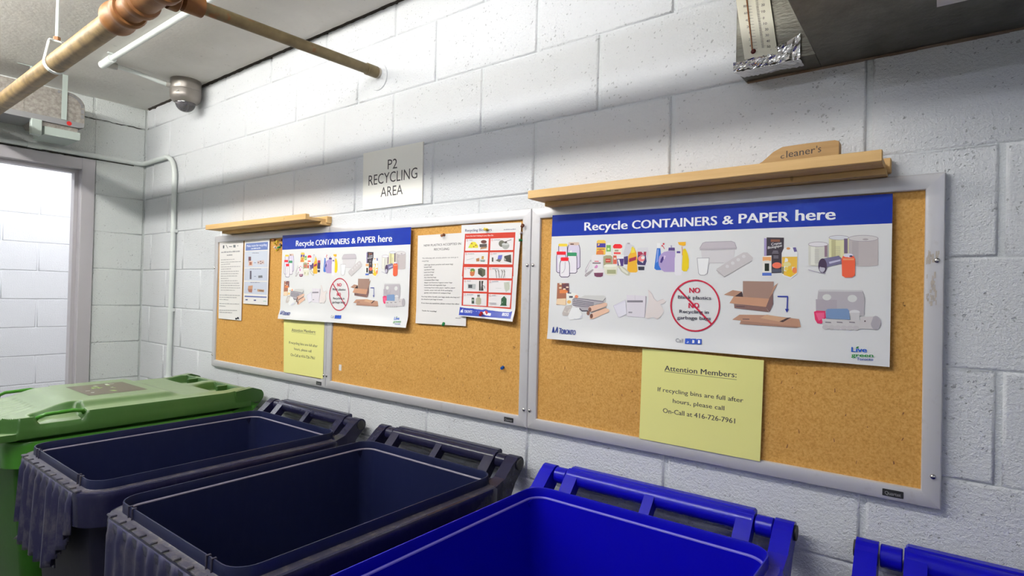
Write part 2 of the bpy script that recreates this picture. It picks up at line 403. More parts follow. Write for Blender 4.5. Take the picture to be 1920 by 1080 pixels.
ART['poster']=[
('header_lettering',"""t|243 243 243|1774 837 2986 818 211|3|Recycle
t|243 243 243|3115 816 5156 798 199|3|CONTAINERS
t|243 243 243|5282 803 5515 802 188|3|&
t|243 243 243|5633 807 6634 792 204|3|PAPER
t|243 243 243|6760 796 7472 782 227|3|here"""),
('printed_jars',"""p|222 212 233|1314 489 1618 479 1649 388 1658 301 1668 -105 1614 -153 1351 -151 1293 -101 1282 311 1287 399
p|66 54 89|1309 482 1623 471 1623 487 1308 497
p|66 54 89|1608 482 1642 381 1659 385 1625 485
p|66 54 89|1639 392 1650 296 1667 296 1657 393
p|66 54 89|1649 305 1660 -110 1677 -110 1667 305
p|66 54 89|1666 -96 1604 -150 1617 -162 1678 -107
p|66 54 89|1619 -145 1346 -143 1346 -158 1620 -161
p|66 54 89|1362 -149 1295 -92 1283 -103 1349 -159
p|66 54 89|1302 -106 1291 315 1273 315 1284 -106
p|66 54 89|1291 305 1297 402 1278 404 1273 307
p|66 54 89|1295 392 1324 491 1307 496 1277 396
p|220 194 180|1301 537 1328 551 1601 541 1629 525 1624 479 1597 464 1336 473 1308 489
p|243 243 243|1358 325 1410 340 1422 -86 1368 -69
p|102 70 68|1360 516 1466 513 1467 481 1361 485
p|231 223 238|1007 467 1265 458 1271 394 1274 332 1286 -116 1247 -150 1058 -148 1016 -113 1004 339 1004 402
p|66 54 89|1001 459 1270 450 1270 466 1001 475
p|66 54 89|1255 463 1263 389 1281 389 1273 463
p|66 54 89|1262 399 1265 327 1283 327 1280 398
p|66 54 89|1265 337 1277 -120 1295 -121 1283 336
p|66 54 89|1283 -107 1236 -147 1249 -159 1296 -118
p|66 54 89|1252 -142 1052 -140 1052 -156 1252 -158
p|66 54 89|1068 -146 1018 -104 1006 -115 1055 -157
p|66 54 89|1026 -118 1013 344 994 344 1007 -118
p|66 54 89|1013 334 1013 406 994 407 995 335
p|66 54 89|1013 396 1016 470 998 472 994 398
p|243 212 68|993 508 1021 523 1248 515 1276 498 1271 458 1244 443 1029 450 1001 467
p|243 243 243|1058 349 1096 360 1108 -103 1070 -91
p|231 223 238|957 243 1226 237 1238 167 1242 100 1250 -217 1208 -254 1002 -253 956 -216 948 105 948 173
p|66 54 89|951 235 1232 229 1231 244 951 251
p|66 54 89|1216 241 1229 161 1248 163 1234 242
p|66 54 89|1228 171 1233 95 1251 95 1247 172
p|66 54 89|1233 104 1241 -222 1260 -222 1251 104
p|66 54 89|1247 -208 1197 -252 1210 -263 1261 -219
p|66 54 89|1213 -246 996 -246 996 -261 1213 -262
p|66 54 89|1012 -251 959 -207 946 -218 999 -262
p|66 54 89|966 -220 957 109 938 110 947 -220
p|66 54 89|957 100 958 177 939 178 938 101
p|66 54 89|957 167 966 247 948 249 938 169
p|240 36 51|942 300 970 316 1209 309 1237 293 1232 237 1205 221 979 227 950 243
p|243 243 243|1007 116 1048 128 1057 -204 1015 -191
p|240 235 242|1293 202 1557 197 1570 126 1575 58 1582 -228 1540 -266 1334 -265 1289 -227 1281 63 1282 131
p|66 54 89|1287 195 1562 189 1562 204 1287 210
p|66 54 89|1547 200 1562 120 1580 122 1565 202
p|66 54 89|1561 130 1567 53 1584 53 1579 131
p|66 54 89|1566 62 1574 -233 1592 -233 1584 62
p|66 54 89|1580 -220 1530 -264 1543 -275 1593 -231
p|66 54 89|1545 -258 1329 -257 1329 -273 1545 -274
p|66 54 89|1344 -263 1291 -218 1278 -229 1332 -274
p|66 54 89|1298 -232 1290 67 1272 67 1280 -232
p|66 54 89|1290 57 1292 136 1273 137 1272 58
p|66 54 89|1291 125 1302 206 1284 208 1273 128
p|60 149 104|1279 266 1306 281 1540 275 1567 258 1563 196 1536 182 1314 186 1287 203
p|243 243 243|1340 74 1381 86 1389 -215 1347 -202
p|242 237 242|1090 75 1314 71 1348 -1 1358 -71 1364 -327 1320 -366 1108 -366 1061 -327 1054 -68 1060 3
p|66 54 89|1085 67 1320 64 1320 79 1084 83
p|66 54 89|1304 73 1341 -8 1358 -3 1321 79
p|66 54 89|1338 3 1349 -76 1367 -75 1356 4
p|66 54 89|1348 -66 1355 -332 1374 -332 1367 -67
p|66 54 89|1361 -318 1310 -363 1323 -374 1375 -329
p|66 54 89|1325 -358 1102 -358 1102 -374 1326 -373
p|66 54 89|1118 -363 1063 -318 1050 -329 1105 -375
p|66 54 89|1070 -331 1063 -63 1044 -63 1051 -331
p|66 54 89|1063 -73 1070 7 1051 8 1044 -72
p|66 54 89|1067 -5 1101 77 1083 83 1049 1
p|242 36 51|1076 141 1104 157 1297 153 1325 137 1320 71 1293 56 1112 59 1084 75
p|243 243 243|1115 -55 1157 -43 1164 -314 1121 -301
p|135 119 146|1216 36 1213 -152 1222 -152 1225 36
p|135 119 146|1215 -146 1176 -229 1185 -232 1223 -149
p|135 119 146|1181 -223 1116 -265 1122 -272 1187 -230"""),
('printed_food_containers',"""p|216 214 220|2959 471 3060 479 3079 440 3174 399 3210 321 3210 104 2908 110 2893 243 2932 352
p|180 171 180|2995 481 3060 479 3061 440 2996 443
p|243 201 86|2144 546 2179 576 2357 569 2398 536 2397 199 2131 205
p|75 63 158|2143 495 2394 486 2396 381 2146 389
p|220 126 68|2148 284 2249 333 2338 291 2347 203 2137 207
p|124 81 68|2159 354 2368 348 2369 330 2160 336
p|243 243 231|2440 490 2521 487 2548 274 2578 161 2379 166 2414 277
p|124 178 95|2418 440 2542 436 2546 274 2421 277
p|213 239 169|2449 366 2512 364 2513 314 2451 316
p|243 243 229|2610 372 2854 365 2851 211 2828 167 2639 171 2607 250
p|243 47 55|2607 417 2657 458 2803 453 2855 414 2860 365 2818 342 2635 347 2605 373
p|169 155 135|2654 315 2758 313 2759 270 2655 273
p|231 81 80|2631 255 2820 250 2821 200 2633 205
p|224 223 227|3262 342 3532 349 3557 247 3527 55 3497 -116 3302 -114 3253 -26 3266 179
p|169 52 80|3276 249 3495 243 3491 152 3278 157
p|62 52 97|3278 157 3485 153 3506 13 3474 -83 3283 -70 3259 -5
p|242 137 140|3464 78 3458 51 3439 28 3409 13 3374 8 3339 14 3308 30 3288 54 3280 81 3286 109 3306 131 3336 146 3371 151 3406 145 3436 129 3457 105
p|243 239 236|3458 99 3455 85 3445 72 3431 64 3413 62 3395 65 3380 74 3370 86 3366 101 3369 116 3379 128 3394 137 3411 139 3429 136 3444 127 3454 114
p|55 56 71|3290 -113 3457 -115 3453 -201 3304 -200
p|164 160 126|2342 155 2416 182 2541 179 2597 139 2609 -84 2548 -128 2349 -126
p|198 72 60|2403 98 2545 95 2547 0 2406 2
p|240 183 158|2419 62 2531 60 2532 40 2420 41
p|218 103 80|2615 172 2713 170 2718 -41 2615 -40
p|243 223 202|2635 116 2696 115 2697 70 2636 71
p|80 63 113|2907 132 3014 152 3031 -56 2918 -55
p|243 243 243|2707 170 2906 176 2908 88 2715 86
p|82 58 124|2725 86 2906 88 2895 -98 2743 -86
p|243 243 243|2740 69 2788 69 2828 -76 2779 -75
p|240 183 57|3083 238 3116 346 3187 344 3236 234 3269 60 3260 -48 3281 -221 3247 -254 3059 -253 3004 -198 3008 -89 3028 64 3026 152
p|243 223 80|3104 346 3139 387 3175 344 3207 235 3096 216
p|169 52 80|3051 86 3238 136 3234 50 3047 -2
p|238 235 236|1997 174 2048 202 2303 196 2341 167 2311 -148 2044 -157
p|135 119 124|2033 8 2270 4 2271 -29 2034 -26
p|220 149 198|2190 -96 2186 -115 2174 -130 2155 -140 2133 -143 2111 -140 2092 -129 2079 -113 2074 -95 2078 -77 2090 -62 2109 -51 2131 -48 2153 -52 2172 -62 2185 -78
p|231 126 135|2090 47 2212 45 2212 20 2091 22
p|198 192 198|1818 -236 1835 -144 1973 83 2006 60 1901 -168 1852 -271
p|242 237 238|1849 -179 1968 38 1981 14 1875 -179
p|169 160 164|1811 -334 1839 -282 2031 -169 2076 -180 1969 -283 1854 -363
p|243 241 240|1853 -322 1865 -294 2019 -197 2032 -214
p|231 230 209|2354 -81 2422 -43 2645 -46 2737 -86 2724 -296 2651 -323 2478 -323 2390 -284
p|169 171 131|2450 -183 2697 -185 2699 -285 2453 -284
p|243 243 229|2725 -85 2711 -100 2672 -111 2612 -119 2542 -121 2470 -118 2410 -109 2368 -96 2354 -81 2368 -67 2408 -55 2469 -47 2540 -45 2611 -49 2671 -58 2711 -71
p|198 196 180|2737 -86 2804 -75 2962 -154 3095 -275 3061 -335 2989 -324 2844 -230
p|231 230 216|2792 -103 2841 -109 3036 -264 3013 -296 2879 -219
p|240 232 233|2057 -192 2108 -152 2324 -154 2394 -183 2352 -261 2085 -260
p|117 65 91|2082 -260 2345 -256 2335 -340 2279 -365 2164 -365 2100 -340
p|231 183 198|2118 -283 2289 -284 2290 -317 2118 -317"""),
('printed_cleaning_bottles',"""p|53 115 204|3760 321 3844 319 3863 165 3874 -199 3758 -199 3707 -160 3713 -86 3739 136
p|146 171 231|3775 294 3803 293 3787 8 3754 -33
p|243 243 243|3761 443 3844 440 3846 324 3763 326
p|213 47 64|3945 418 3944 409 3939 401 3932 397 3924 395 3915 397 3908 402 3903 410 3901 419 3903 428 3908 435 3915 440 3923 441 3931 439 3939 434 3943 426
p|224 81 91|3905 375 3903 367 3900 360 3894 356 3887 354 3881 356 3875 361 3871 368 3869 376 3871 384 3874 391 3880 395 3887 396 3893 395 3899 390 3903 383
p|213 70 80|3886 386 3941 295 3955 302 3899 393
p|180 160 207|4050 250 4206 240 4222 -247 3957 -242 3880 -193 3822 -87 3803 19 3818 113 3861 176 3936 227
p|75 56 131|3900 122 3939 106 3940 69 3887 -35 3848 -19 3863 55
p|222 203 231|3938 148 3988 131 3951 48 3929 69
p|93 72 135|4049 326 4194 322 4201 253 4042 257
p|169 160 191|4096 379 4129 378 4130 324 4097 325
p|243 183 42|4266 446 4456 449 4452 367 4395 354 4299 383
p|243 212 35|4391 277 4448 295 4503 181 4537 37 4536 -147 4491 -233 4417 -233 4375 -197
p|242 137 46|4359 343 4377 139 4390 139 4372 343
p|240 237 242|4240 177 4346 175 4371 81 4377 -300 4346 -330 4240 -330 4207 -289 4201 85
p|95 76 153|4245 237 4330 235 4331 189 4246 192"""),
('printed_plastic_tubs',"""p|220 216 218|4809 244 5560 233 5535 58 5509 -58 4886 -49 4832 92
p|202 194 200|4780 296 4846 405 4916 427 5481 421 5548 394 5592 281 5598 247 4789 250
p|169 162 171|4784 279 4853 404 4843 411 4773 286
p|169 162 171|4845 398 4922 423 4917 434 4841 409
p|169 162 171|4913 421 5485 415 5484 427 4912 433
p|169 162 171|5476 417 5549 388 5553 398 5480 428
p|169 162 171|5541 396 5591 266 5602 270 5552 400
p|169 162 171|4796 272 5591 266 5590 276 4795 282
p|169 162 171|4778 246 5600 243 5600 251 4778 254
p|191 183 191|4993 -51 5321 -52 5320 -44 4993 -43
p|209 203 204|5165 -182 5507 39 5739 170 5822 168 5942 50 5916 -26 5343 -361 5207 -292
p|224 221 222|5323 -203 5316 -225 5296 -239 5271 -239 5250 -225 5242 -203 5249 -181 5269 -167 5294 -168 5315 -181
p|224 221 222|5441 -131 5434 -153 5414 -166 5389 -166 5369 -152 5361 -130 5368 -108 5388 -95 5413 -95 5433 -109
p|224 221 222|5558 -59 5551 -81 5532 -94 5507 -94 5487 -80 5479 -58 5486 -36 5506 -23 5530 -23 5550 -37
p|224 221 222|5674 12 5667 -10 5647 -23 5623 -22 5603 -8 5595 13 5603 35 5622 48 5646 48 5666 34
p|224 221 222|5788 82 5781 61 5762 48 5738 48 5718 62 5711 84 5718 105 5737 118 5761 118 5780 104
p|169 164 164|5160 -214 5342 -368 5350 -359 5167 -205
p|169 164 164|5343 -368 5519 -267 5513 -256 5337 -357
p|169 164 164|5513 -270 5704 -151 5698 -141 5507 -260
p|169 164 164|5698 -155 5922 -20 5916 -10 5692 -145
p|243 243 243|4727 64 5003 59 4960 -281 4911 -321 4810 -321 4769 -280
p|146 140 149|4724 62 5006 60 5006 69 4724 71
p|146 140 149|4999 68 4957 -283 4966 -284 5008 67
p|146 140 149|4962 -276 4896 -321 4901 -328 4967 -283
p|146 140 149|4904 -318 4808 -318 4808 -327 4904 -327
p|146 140 149|4816 -322 4768 -275 4762 -282 4809 -328
p|146 140 149|4772 -283 4731 69 4722 69 4763 -283"""),
('printed_cartons',"""p|169 155 198|6157 464 6206 450 6220 -294 6170 -273
p|62 54 64|6206 450 6206 476 6544 457 6547 -275 6219 -289
p|146 92 68|6290 431 6468 424 6469 372 6291 378
t|243 243 243|6302 300 6499 324 54|1|Creme
t|243 243 243|6235 229 6509 272 52|1|Biologique
p|146 142 151|6338 189 6434 187 6434 176 6338 179
p|146 142 151|6328 167 6442 164 6442 153 6329 156
p|146 142 151|6319 144 6450 141 6450 130 6319 133
p|146 142 151|6349 85 6445 83 6446 72 6349 74
p|146 142 151|6350 62 6446 60 6446 50 6350 52
p|146 142 151|6350 39 6446 37 6446 27 6350 29
p|243 119 91|6512 -120 6505 -144 6486 -165 6456 -179 6421 -183 6386 -178 6355 -164 6335 -143 6327 -118 6334 -93 6354 -73 6384 -59 6419 -55 6454 -60 6484 -74 6504 -95
p|80 85 102|6325 -201 6508 -202 6509 -264 6326 -264
p|240 237 231|6129 79 6310 91 6318 -357 6132 -368
p|242 171 109|6136 63 6303 60 6305 -24 6138 -21
p|28 36 28|6178 -76 6267 -77 6269 -237 6181 -237
p|86 115 198|6133 -273 6317 -274 6318 -336 6134 -336
p|243 243 243|6547 240 6651 258 6772 249 6806 131 6813 -296 6690 -398 6548 -337 6517 -295 6507 138
p|243 196 80|6515 55 6803 55 6804 -276 6689 -367 6567 -326 6520 -275
p|233 223 158|6690 -102 6684 -120 6668 -135 6644 -145 6615 -148 6586 -144 6562 -133 6545 -118 6539 -100 6544 -82 6561 -66 6585 -57 6614 -53 6643 -57 6667 -68 6684 -84
p|243 201 46|6718 -275 6714 -307 6702 -333 6683 -351 6661 -357 6639 -351 6620 -333 6607 -306 6602 -275 6605 -244 6618 -217 6636 -199 6658 -193 6681 -200 6700 -218 6713 -244
p|243 137 80|6804 -225 6801 -248 6792 -268 6778 -281 6761 -286 6744 -281 6729 -268 6719 -248 6715 -224 6718 -201 6727 -181 6742 -168 6759 -164 6776 -168 6790 -182 6800 -202
p|243 216 102|6640 -193 6637 -209 6629 -222 6617 -231 6603 -234 6588 -231 6576 -222 6567 -208 6564 -193 6567 -177 6575 -164 6587 -155 6601 -152 6616 -155 6628 -164 6637 -177
p|109 99 158|6716 245 6772 249 6797 161 6746 153
p|224 160 102|6670 226 6667 217 6659 209 6647 204 6633 203 6619 205 6606 211 6598 219 6595 228 6598 238 6606 246 6618 251 6632 252 6647 250 6659 244 6667 236
p|135 133 102|6518 -151 6554 -151 6557 -295 6521 -295"""),
('printed_cans',"""p|198 189 189|7710 394 8200 374 8207 -130 8184 -143 8117 -152 8020 -157 7912 -156 7812 -149 7743 -138 7718 -124
p|187 178 180|7771 332 7881 328 7887 -126 7778 -125
p|220 216 216|8200 374 8182 353 8131 336 8052 326 7959 325 7865 333 7784 349 7730 370 7710 394 7729 416 7783 434 7863 443 7958 444 8051 435 8129 419 8182 398
p|158 144 158|8199 379 8185 357 8190 353 8204 374
p|158 144 158|8189 361 8152 345 8154 337 8192 354
p|158 144 158|8156 346 8099 334 8101 327 8157 338
p|158 144 158|8103 335 8032 329 8033 321 8104 327
p|158 144 158|8036 329 7957 329 7957 321 8037 321
p|158 144 158|7961 328 7881 335 7881 327 7961 321
p|158 144 158|7885 334 7812 346 7812 338 7885 326
p|158 144 158|7817 345 7757 361 7756 354 7815 337
p|158 144 158|7762 360 7722 380 7720 373 7759 352
p|158 144 158|7727 375 7711 398 7706 394 7721 371
p|158 144 158|7712 390 7726 412 7721 417 7706 395
p|158 144 158|7722 408 7761 425 7758 432 7719 415
p|158 144 158|7756 423 7815 435 7814 443 7755 431
p|158 144 158|7811 434 7884 440 7883 448 7810 442
p|158 144 158|7880 440 7960 440 7959 447 7879 448
p|158 144 158|7956 440 8035 433 8035 441 7956 447
p|158 144 158|8031 434 8102 422 8103 429 8031 441
p|158 144 158|8098 423 8155 407 8156 414 8099 430
p|158 144 158|8151 408 8189 389 8191 395 8153 415
p|158 144 158|8184 393 8199 370 8204 375 8189 397
p|180 171 175|8044 362 8040 355 8030 349 8014 345 7996 344 7977 347 7961 351 7950 358 7946 365 7950 373 7961 378 7976 382 7995 383 8014 380 8030 376 8040 369
p|231 228 180|7372 423 7714 409 7720 30 7703 21 7657 15 7589 12 7513 13 7444 19 7396 28 7378 38
p|198 192 146|7415 377 7491 374 7496 35 7420 37
p|224 225 231|7714 409 7702 392 7665 380 7611 372 7545 371 7480 377 7424 389 7386 405 7372 423 7385 439 7423 452 7479 459 7544 460 7609 453 7664 442 7701 426
p|158 144 158|7712 413 7702 396 7708 391 7718 408
p|158 144 158|7706 400 7679 387 7682 380 7709 393
p|158 144 158|7684 388 7642 379 7644 372 7685 381
p|158 144 158|7647 380 7596 375 7596 368 7648 372
p|158 144 158|7600 375 7543 375 7544 368 7600 368
p|158 144 158|7548 375 7490 380 7490 372 7547 367
p|158 144 158|7495 379 7443 388 7442 380 7494 371
p|158 144 158|7447 387 7405 400 7403 392 7446 379
p|158 144 158|7409 398 7380 413 7378 406 7406 391
p|158 144 158|7385 409 7374 427 7368 422 7379 404
p|158 144 158|7374 418 7385 436 7379 440 7368 423
p|158 144 158|7380 431 7408 445 7406 452 7377 439
p|158 144 158|7404 443 7446 452 7444 460 7402 451
p|158 144 158|7442 451 7494 456 7493 464 7441 459
p|158 144 158|7489 456 7546 456 7546 464 7489 464
p|158 144 158|7542 456 7599 451 7599 459 7542 464
p|158 144 158|7594 452 7646 443 7646 450 7595 459
p|158 144 158|7641 444 7683 431 7684 439 7643 451
p|158 144 158|7678 433 7706 418 7709 425 7681 440
p|158 144 158|7702 422 7713 404 7718 409 7707 426
p|113 97 124|7634 392 7696 390 7700 99 7639 100
p|187 178 146|7470 247 7573 243 7573 236 7470 239
p|187 178 146|7471 221 7573 218 7573 210 7471 213
p|187 178 146|7471 196 7574 193 7574 185 7471 188
p|187 178 146|7471 170 7574 167 7574 159 7471 162
p|187 178 146|7472 145 7574 142 7575 134 7472 137
p|187 178 146|7472 119 7575 116 7575 109 7472 111
p|187 178 146|7473 94 7575 91 7575 83 7473 86
p|187 178 146|7473 68 7576 66 7576 58 7473 60
p|220 219 209|7006 302 7357 290 7363 -120 7346 -130 7299 -138 7229 -142 7151 -141 7080 -135 7031 -126 7013 -116
p|238 237 227|7050 252 7128 250 7134 -117 7056 -116
p|236 232 236|7357 290 7344 272 7307 258 7251 249 7184 248 7117 254 7059 266 7020 283 7006 302 7020 320 7058 334 7115 342 7183 344 7249 338 7306 325 7344 308
p|158 144 158|7355 294 7345 276 7351 271 7361 290
p|158 144 158|7349 280 7321 266 7324 258 7352 273
p|158 144 158|7326 267 7283 257 7285 249 7327 260
p|158 144 158|7288 258 7235 252 7236 244 7289 250
p|158 144 158|7240 253 7182 252 7182 244 7240 245
p|158 144 158|7186 252 7128 256 7127 248 7186 244
p|158 144 158|7132 256 7079 265 7078 257 7131 248
p|158 144 158|7083 264 7040 277 7038 269 7082 256
p|158 144 158|7044 275 7015 291 7012 284 7041 268
p|158 144 158|7020 287 7008 306 7002 302 7014 282
p|158 144 158|7008 298 7019 316 7013 321 7002 302
p|158 144 158|7015 312 7044 326 7040 334 7011 319
p|158 144 158|7039 325 7082 335 7080 343 7037 332
p|158 144 158|7077 334 7131 340 7130 348 7076 342
p|158 144 158|7126 339 7185 340 7184 348 7126 347
p|158 144 158|7180 340 7239 335 7239 343 7180 348
p|158 144 158|7234 336 7287 327 7288 334 7235 344
p|158 144 158|7282 328 7325 314 7326 322 7284 335
p|158 144 158|7320 316 7349 300 7352 307 7323 324
p|158 144 158|7344 305 7355 286 7361 290 7350 309
p|146 119 135|7296 267 7345 266 7349 38 7300 39
p|189 185 180|7120 193 7200 191 7201 183 7121 185
p|189 185 180|7121 167 7201 165 7201 157 7121 159
p|189 185 180|7121 141 7201 139 7201 131 7121 133
p|189 185 180|7122 115 7202 113 7202 105 7122 107
p|189 185 180|7122 89 7202 87 7202 79 7122 81
p|189 185 180|7122 63 7203 61 7203 53 7123 55
p|189 185 180|7123 37 7203 35 7203 27 7123 29
p|189 185 180|7123 11 7203 9 7203 1 7123 3
p|189 185 180|7124 -15 7204 -17 7204 -25 7124 -23
p|189 185 180|7124 -41 7204 -42 7204 -50 7124 -49
p|189 185 180|7125 -67 7205 -68 7205 -76 7125 -75
p|124 119 153|7248 1 7550 58 7602 4 7612 -94 7373 -155 7286 -179
p|198 196 220|7380 -61 7577 -15 7582 -45 7389 -101
p|73 58 84|7345 -140 7340 -196 7324 -244 7299 -276 7270 -288 7240 -276 7214 -244 7197 -195 7190 -138 7195 -81 7211 -33 7236 -1 7265 10 7295 -2 7320 -34 7338 -83
p|198 194 209|7315 -199 7311 -225 7301 -248 7284 -262 7265 -268 7245 -262 7229 -247 7217 -224 7213 -198 7216 -171 7227 -149 7243 -134 7263 -129 7282 -134 7299 -149 7311 -172
p|169 160 180|7010 -221 7219 -284 7221 -273 7013 -210
p|169 160 180|7213 -283 7325 -294 7326 -282 7214 -271
p|242 103 71|7598 -6 7627 62 7794 58 7829 -10 7829 -328 7784 -371 7667 -376 7611 -337
p|243 160 113|7619 3 7812 0 7804 -34 7628 -31
p|231 228 242|7794 58 7788 43 7770 31 7743 23 7711 21 7679 25 7652 34 7633 47 7627 62 7633 76 7651 89 7678 96 7710 99 7742 95 7770 86 7788 73
p|73 63 91|7785 44 7783 38 7777 33 7768 30 7757 29 7746 30 7737 34 7731 39 7729 45 7731 51 7737 56 7746 59 7757 60 7768 58 7777 55 7783 50"""),
('printed_paper_items',"""p|169 110 86|995 -529 1354 -530 1370 -795 1280 -1101 981 -1110
p|109 72 80|1126 -531 1354 -530 1366 -779 1173 -782
p|243 228 202|1141 -553 1133 -565 1111 -573 1084 -573 1061 -566 1053 -554 1061 -542 1082 -534 1110 -534 1132 -541
p|243 228 202|1351 -636 1343 -648 1321 -655 1294 -656 1273 -649 1264 -637 1272 -625 1293 -617 1320 -617 1342 -624
p|243 228 202|1133 -655 1125 -667 1103 -675 1076 -675 1054 -668 1045 -656 1053 -644 1075 -637 1102 -636 1125 -643
p|243 228 202|1263 -687 1255 -699 1234 -707 1207 -708 1185 -700 1176 -689 1184 -677 1206 -669 1233 -669 1255 -676
p|229 137 80|1071 -716 1230 -696 1330 -737 1312 -796 1073 -801
p|243 216 180|997 -947 1276 -932 1271 -1118 970 -1093
p|243 243 236|1282 -780 1487 -777 1643 -824 1645 -924 1437 -1096 1290 -1101
p|102 99 109|1321 -779 1429 -778 1429 -801 1322 -803
p|91 90 102|1368 -866 1480 -864 1481 -914 1370 -917
p|243 149 109|1644 -877 1640 -894 1629 -908 1612 -918 1591 -921 1571 -919 1553 -910 1541 -896 1536 -879 1540 -863 1551 -848 1568 -839 1589 -835 1610 -838 1627 -847 1639 -861
p|243 194 113|1435 -1021 1431 -1039 1418 -1054 1398 -1065 1374 -1069 1350 -1067 1329 -1057 1315 -1042 1310 -1024 1314 -1006 1327 -990 1347 -980 1371 -975 1395 -978 1416 -988 1430 -1003
p|213 212 209|1721 -889 1833 -840 2386 -834 2432 -889 2426 -986 2173 -1058 1492 -977
p|180 174 180|1472 -944 1529 -910 2371 -971 2390 -1011 2100 -1076 1918 -1230 1767 -1235 1456 -1096
p|93 88 102|1485 -967 1841 -1010 1843 -995 1488 -953
p|93 88 102|1831 -1008 2103 -1035 2105 -1020 1833 -994
p|93 88 102|1487 -1014 1842 -1052 1844 -1038 1489 -999
p|93 88 102|1833 -1052 2104 -1067 2106 -1053 1834 -1037
p|93 88 102|1488 -1061 1843 -1095 1845 -1080 1490 -1046
p|93 88 102|1834 -1095 2105 -1100 2106 -1085 1835 -1080
p|93 88 102|1489 -1108 1845 -1138 1846 -1123 1491 -1093
p|93 88 102|1835 -1138 2107 -1132 2106 -1118 1835 -1123
p|93 88 102|1504 -926 1915 -950 1917 -935 1505 -911
p|93 88 102|1905 -949 2358 -995 2360 -981 1907 -934
p|93 88 102|2357 -996 2433 -906 2420 -897 2344 -987
p|68 65 80|1675 -1193 1765 -1257 1782 -1239 1693 -1175
p|68 65 80|1760 -1255 1945 -1248 1945 -1225 1759 -1232
p|231 192 169|1945 -1163 1990 -1120 2426 -1010 2481 -1032 2473 -1097 2031 -1258 1965 -1244
p|238 196 169|1996 -1342 2069 -1289 2430 -1147 2529 -1175 2539 -1239 2091 -1436 1998 -1440
p|135 97 86|2037 -1201 2034 -1222 2025 -1241 2011 -1253 1994 -1258 1976 -1254 1962 -1243 1951 -1225 1947 -1204 1950 -1182 1960 -1164 1974 -1151 1991 -1147 2008 -1150 2023 -1162 2033 -1180
p|124 85 73|2087 -1362 2084 -1386 2075 -1407 2061 -1421 2044 -1426 2027 -1422 2012 -1409 2002 -1390 1998 -1366 2001 -1342 2010 -1321 2024 -1307 2041 -1302 2058 -1306 2073 -1319 2083 -1339
p|135 97 86|1993 -1292 1990 -1314 1980 -1332 1966 -1345 1949 -1350 1932 -1346 1917 -1335 1907 -1317 1903 -1296 1906 -1274 1915 -1256 1929 -1243 1946 -1238 1964 -1242 1979 -1254 1989 -1271
p|102 70 64|2029 -1282 2463 -1138 2458 -1126 2025 -1270
p|198 189 184|1167 -1325 1261 -1135 1456 -1096 1479 -1212 1347 -1385 1189 -1392
p|220 214 207|1226 -1289 1321 -1150 1438 -1146 1384 -1316
p|243 243 243|1347 -1402 1458 -1163 1670 -1156 1770 -1351 1754 -1434 1408 -1492
p|220 221 233|1524 -1461 1770 -1351 1735 -1443 1582 -1475"""),
('printed_bag_and_envelopes',"""p|233 230 240|2651 -1083 2969 -932 3019 -1268 2841 -1362 2788 -1356
p|198 192 207|2650 -1088 2973 -934 2969 -927 2646 -1081
p|198 192 207|2964 -930 3015 -1271 3024 -1270 2972 -929
p|198 192 207|3019 -1264 2836 -1360 2841 -1367 3023 -1270
p|198 192 207|2844 -1359 2786 -1352 2785 -1360 2843 -1366
p|198 192 207|2793 -1357 2653 -1080 2645 -1083 2786 -1360
p|209 203 220|2694 -1086 2981 -965 2978 -959 2691 -1080
p|229 223 231|3000 -805 3502 -819 3481 -1342 3029 -1330
p|187 176 187|3502 -819 3522 -826 3497 -1338 3481 -1342
p|138 133 142|3020 -938 3436 -928 3437 -977 3021 -989
p|198 192 200|3225 -807 3228 -935 3235 -935 3232 -807
p|169 164 175|3061 -1216 3162 -1213 3163 -1247 3061 -1251
p|233 223 220|3497 -1326 3526 -1141 3585 -893 3565 -695 3597 -671 3664 -769 3714 -875 3796 -941 3953 -885 4009 -928 3971 -990 3876 -1007 3974 -1155 3914 -1278 3805 -1373 3692 -1318 3563 -1369
p|202 189 191|3560 -680 3662 -774 3668 -768 3565 -675
p|202 189 191|3659 -769 3711 -879 3719 -876 3666 -766
p|202 189 191|3710 -877 3795 -946 3800 -940 3715 -871
p|202 189 191|3795 -946 3956 -887 3954 -880 3792 -939"""),
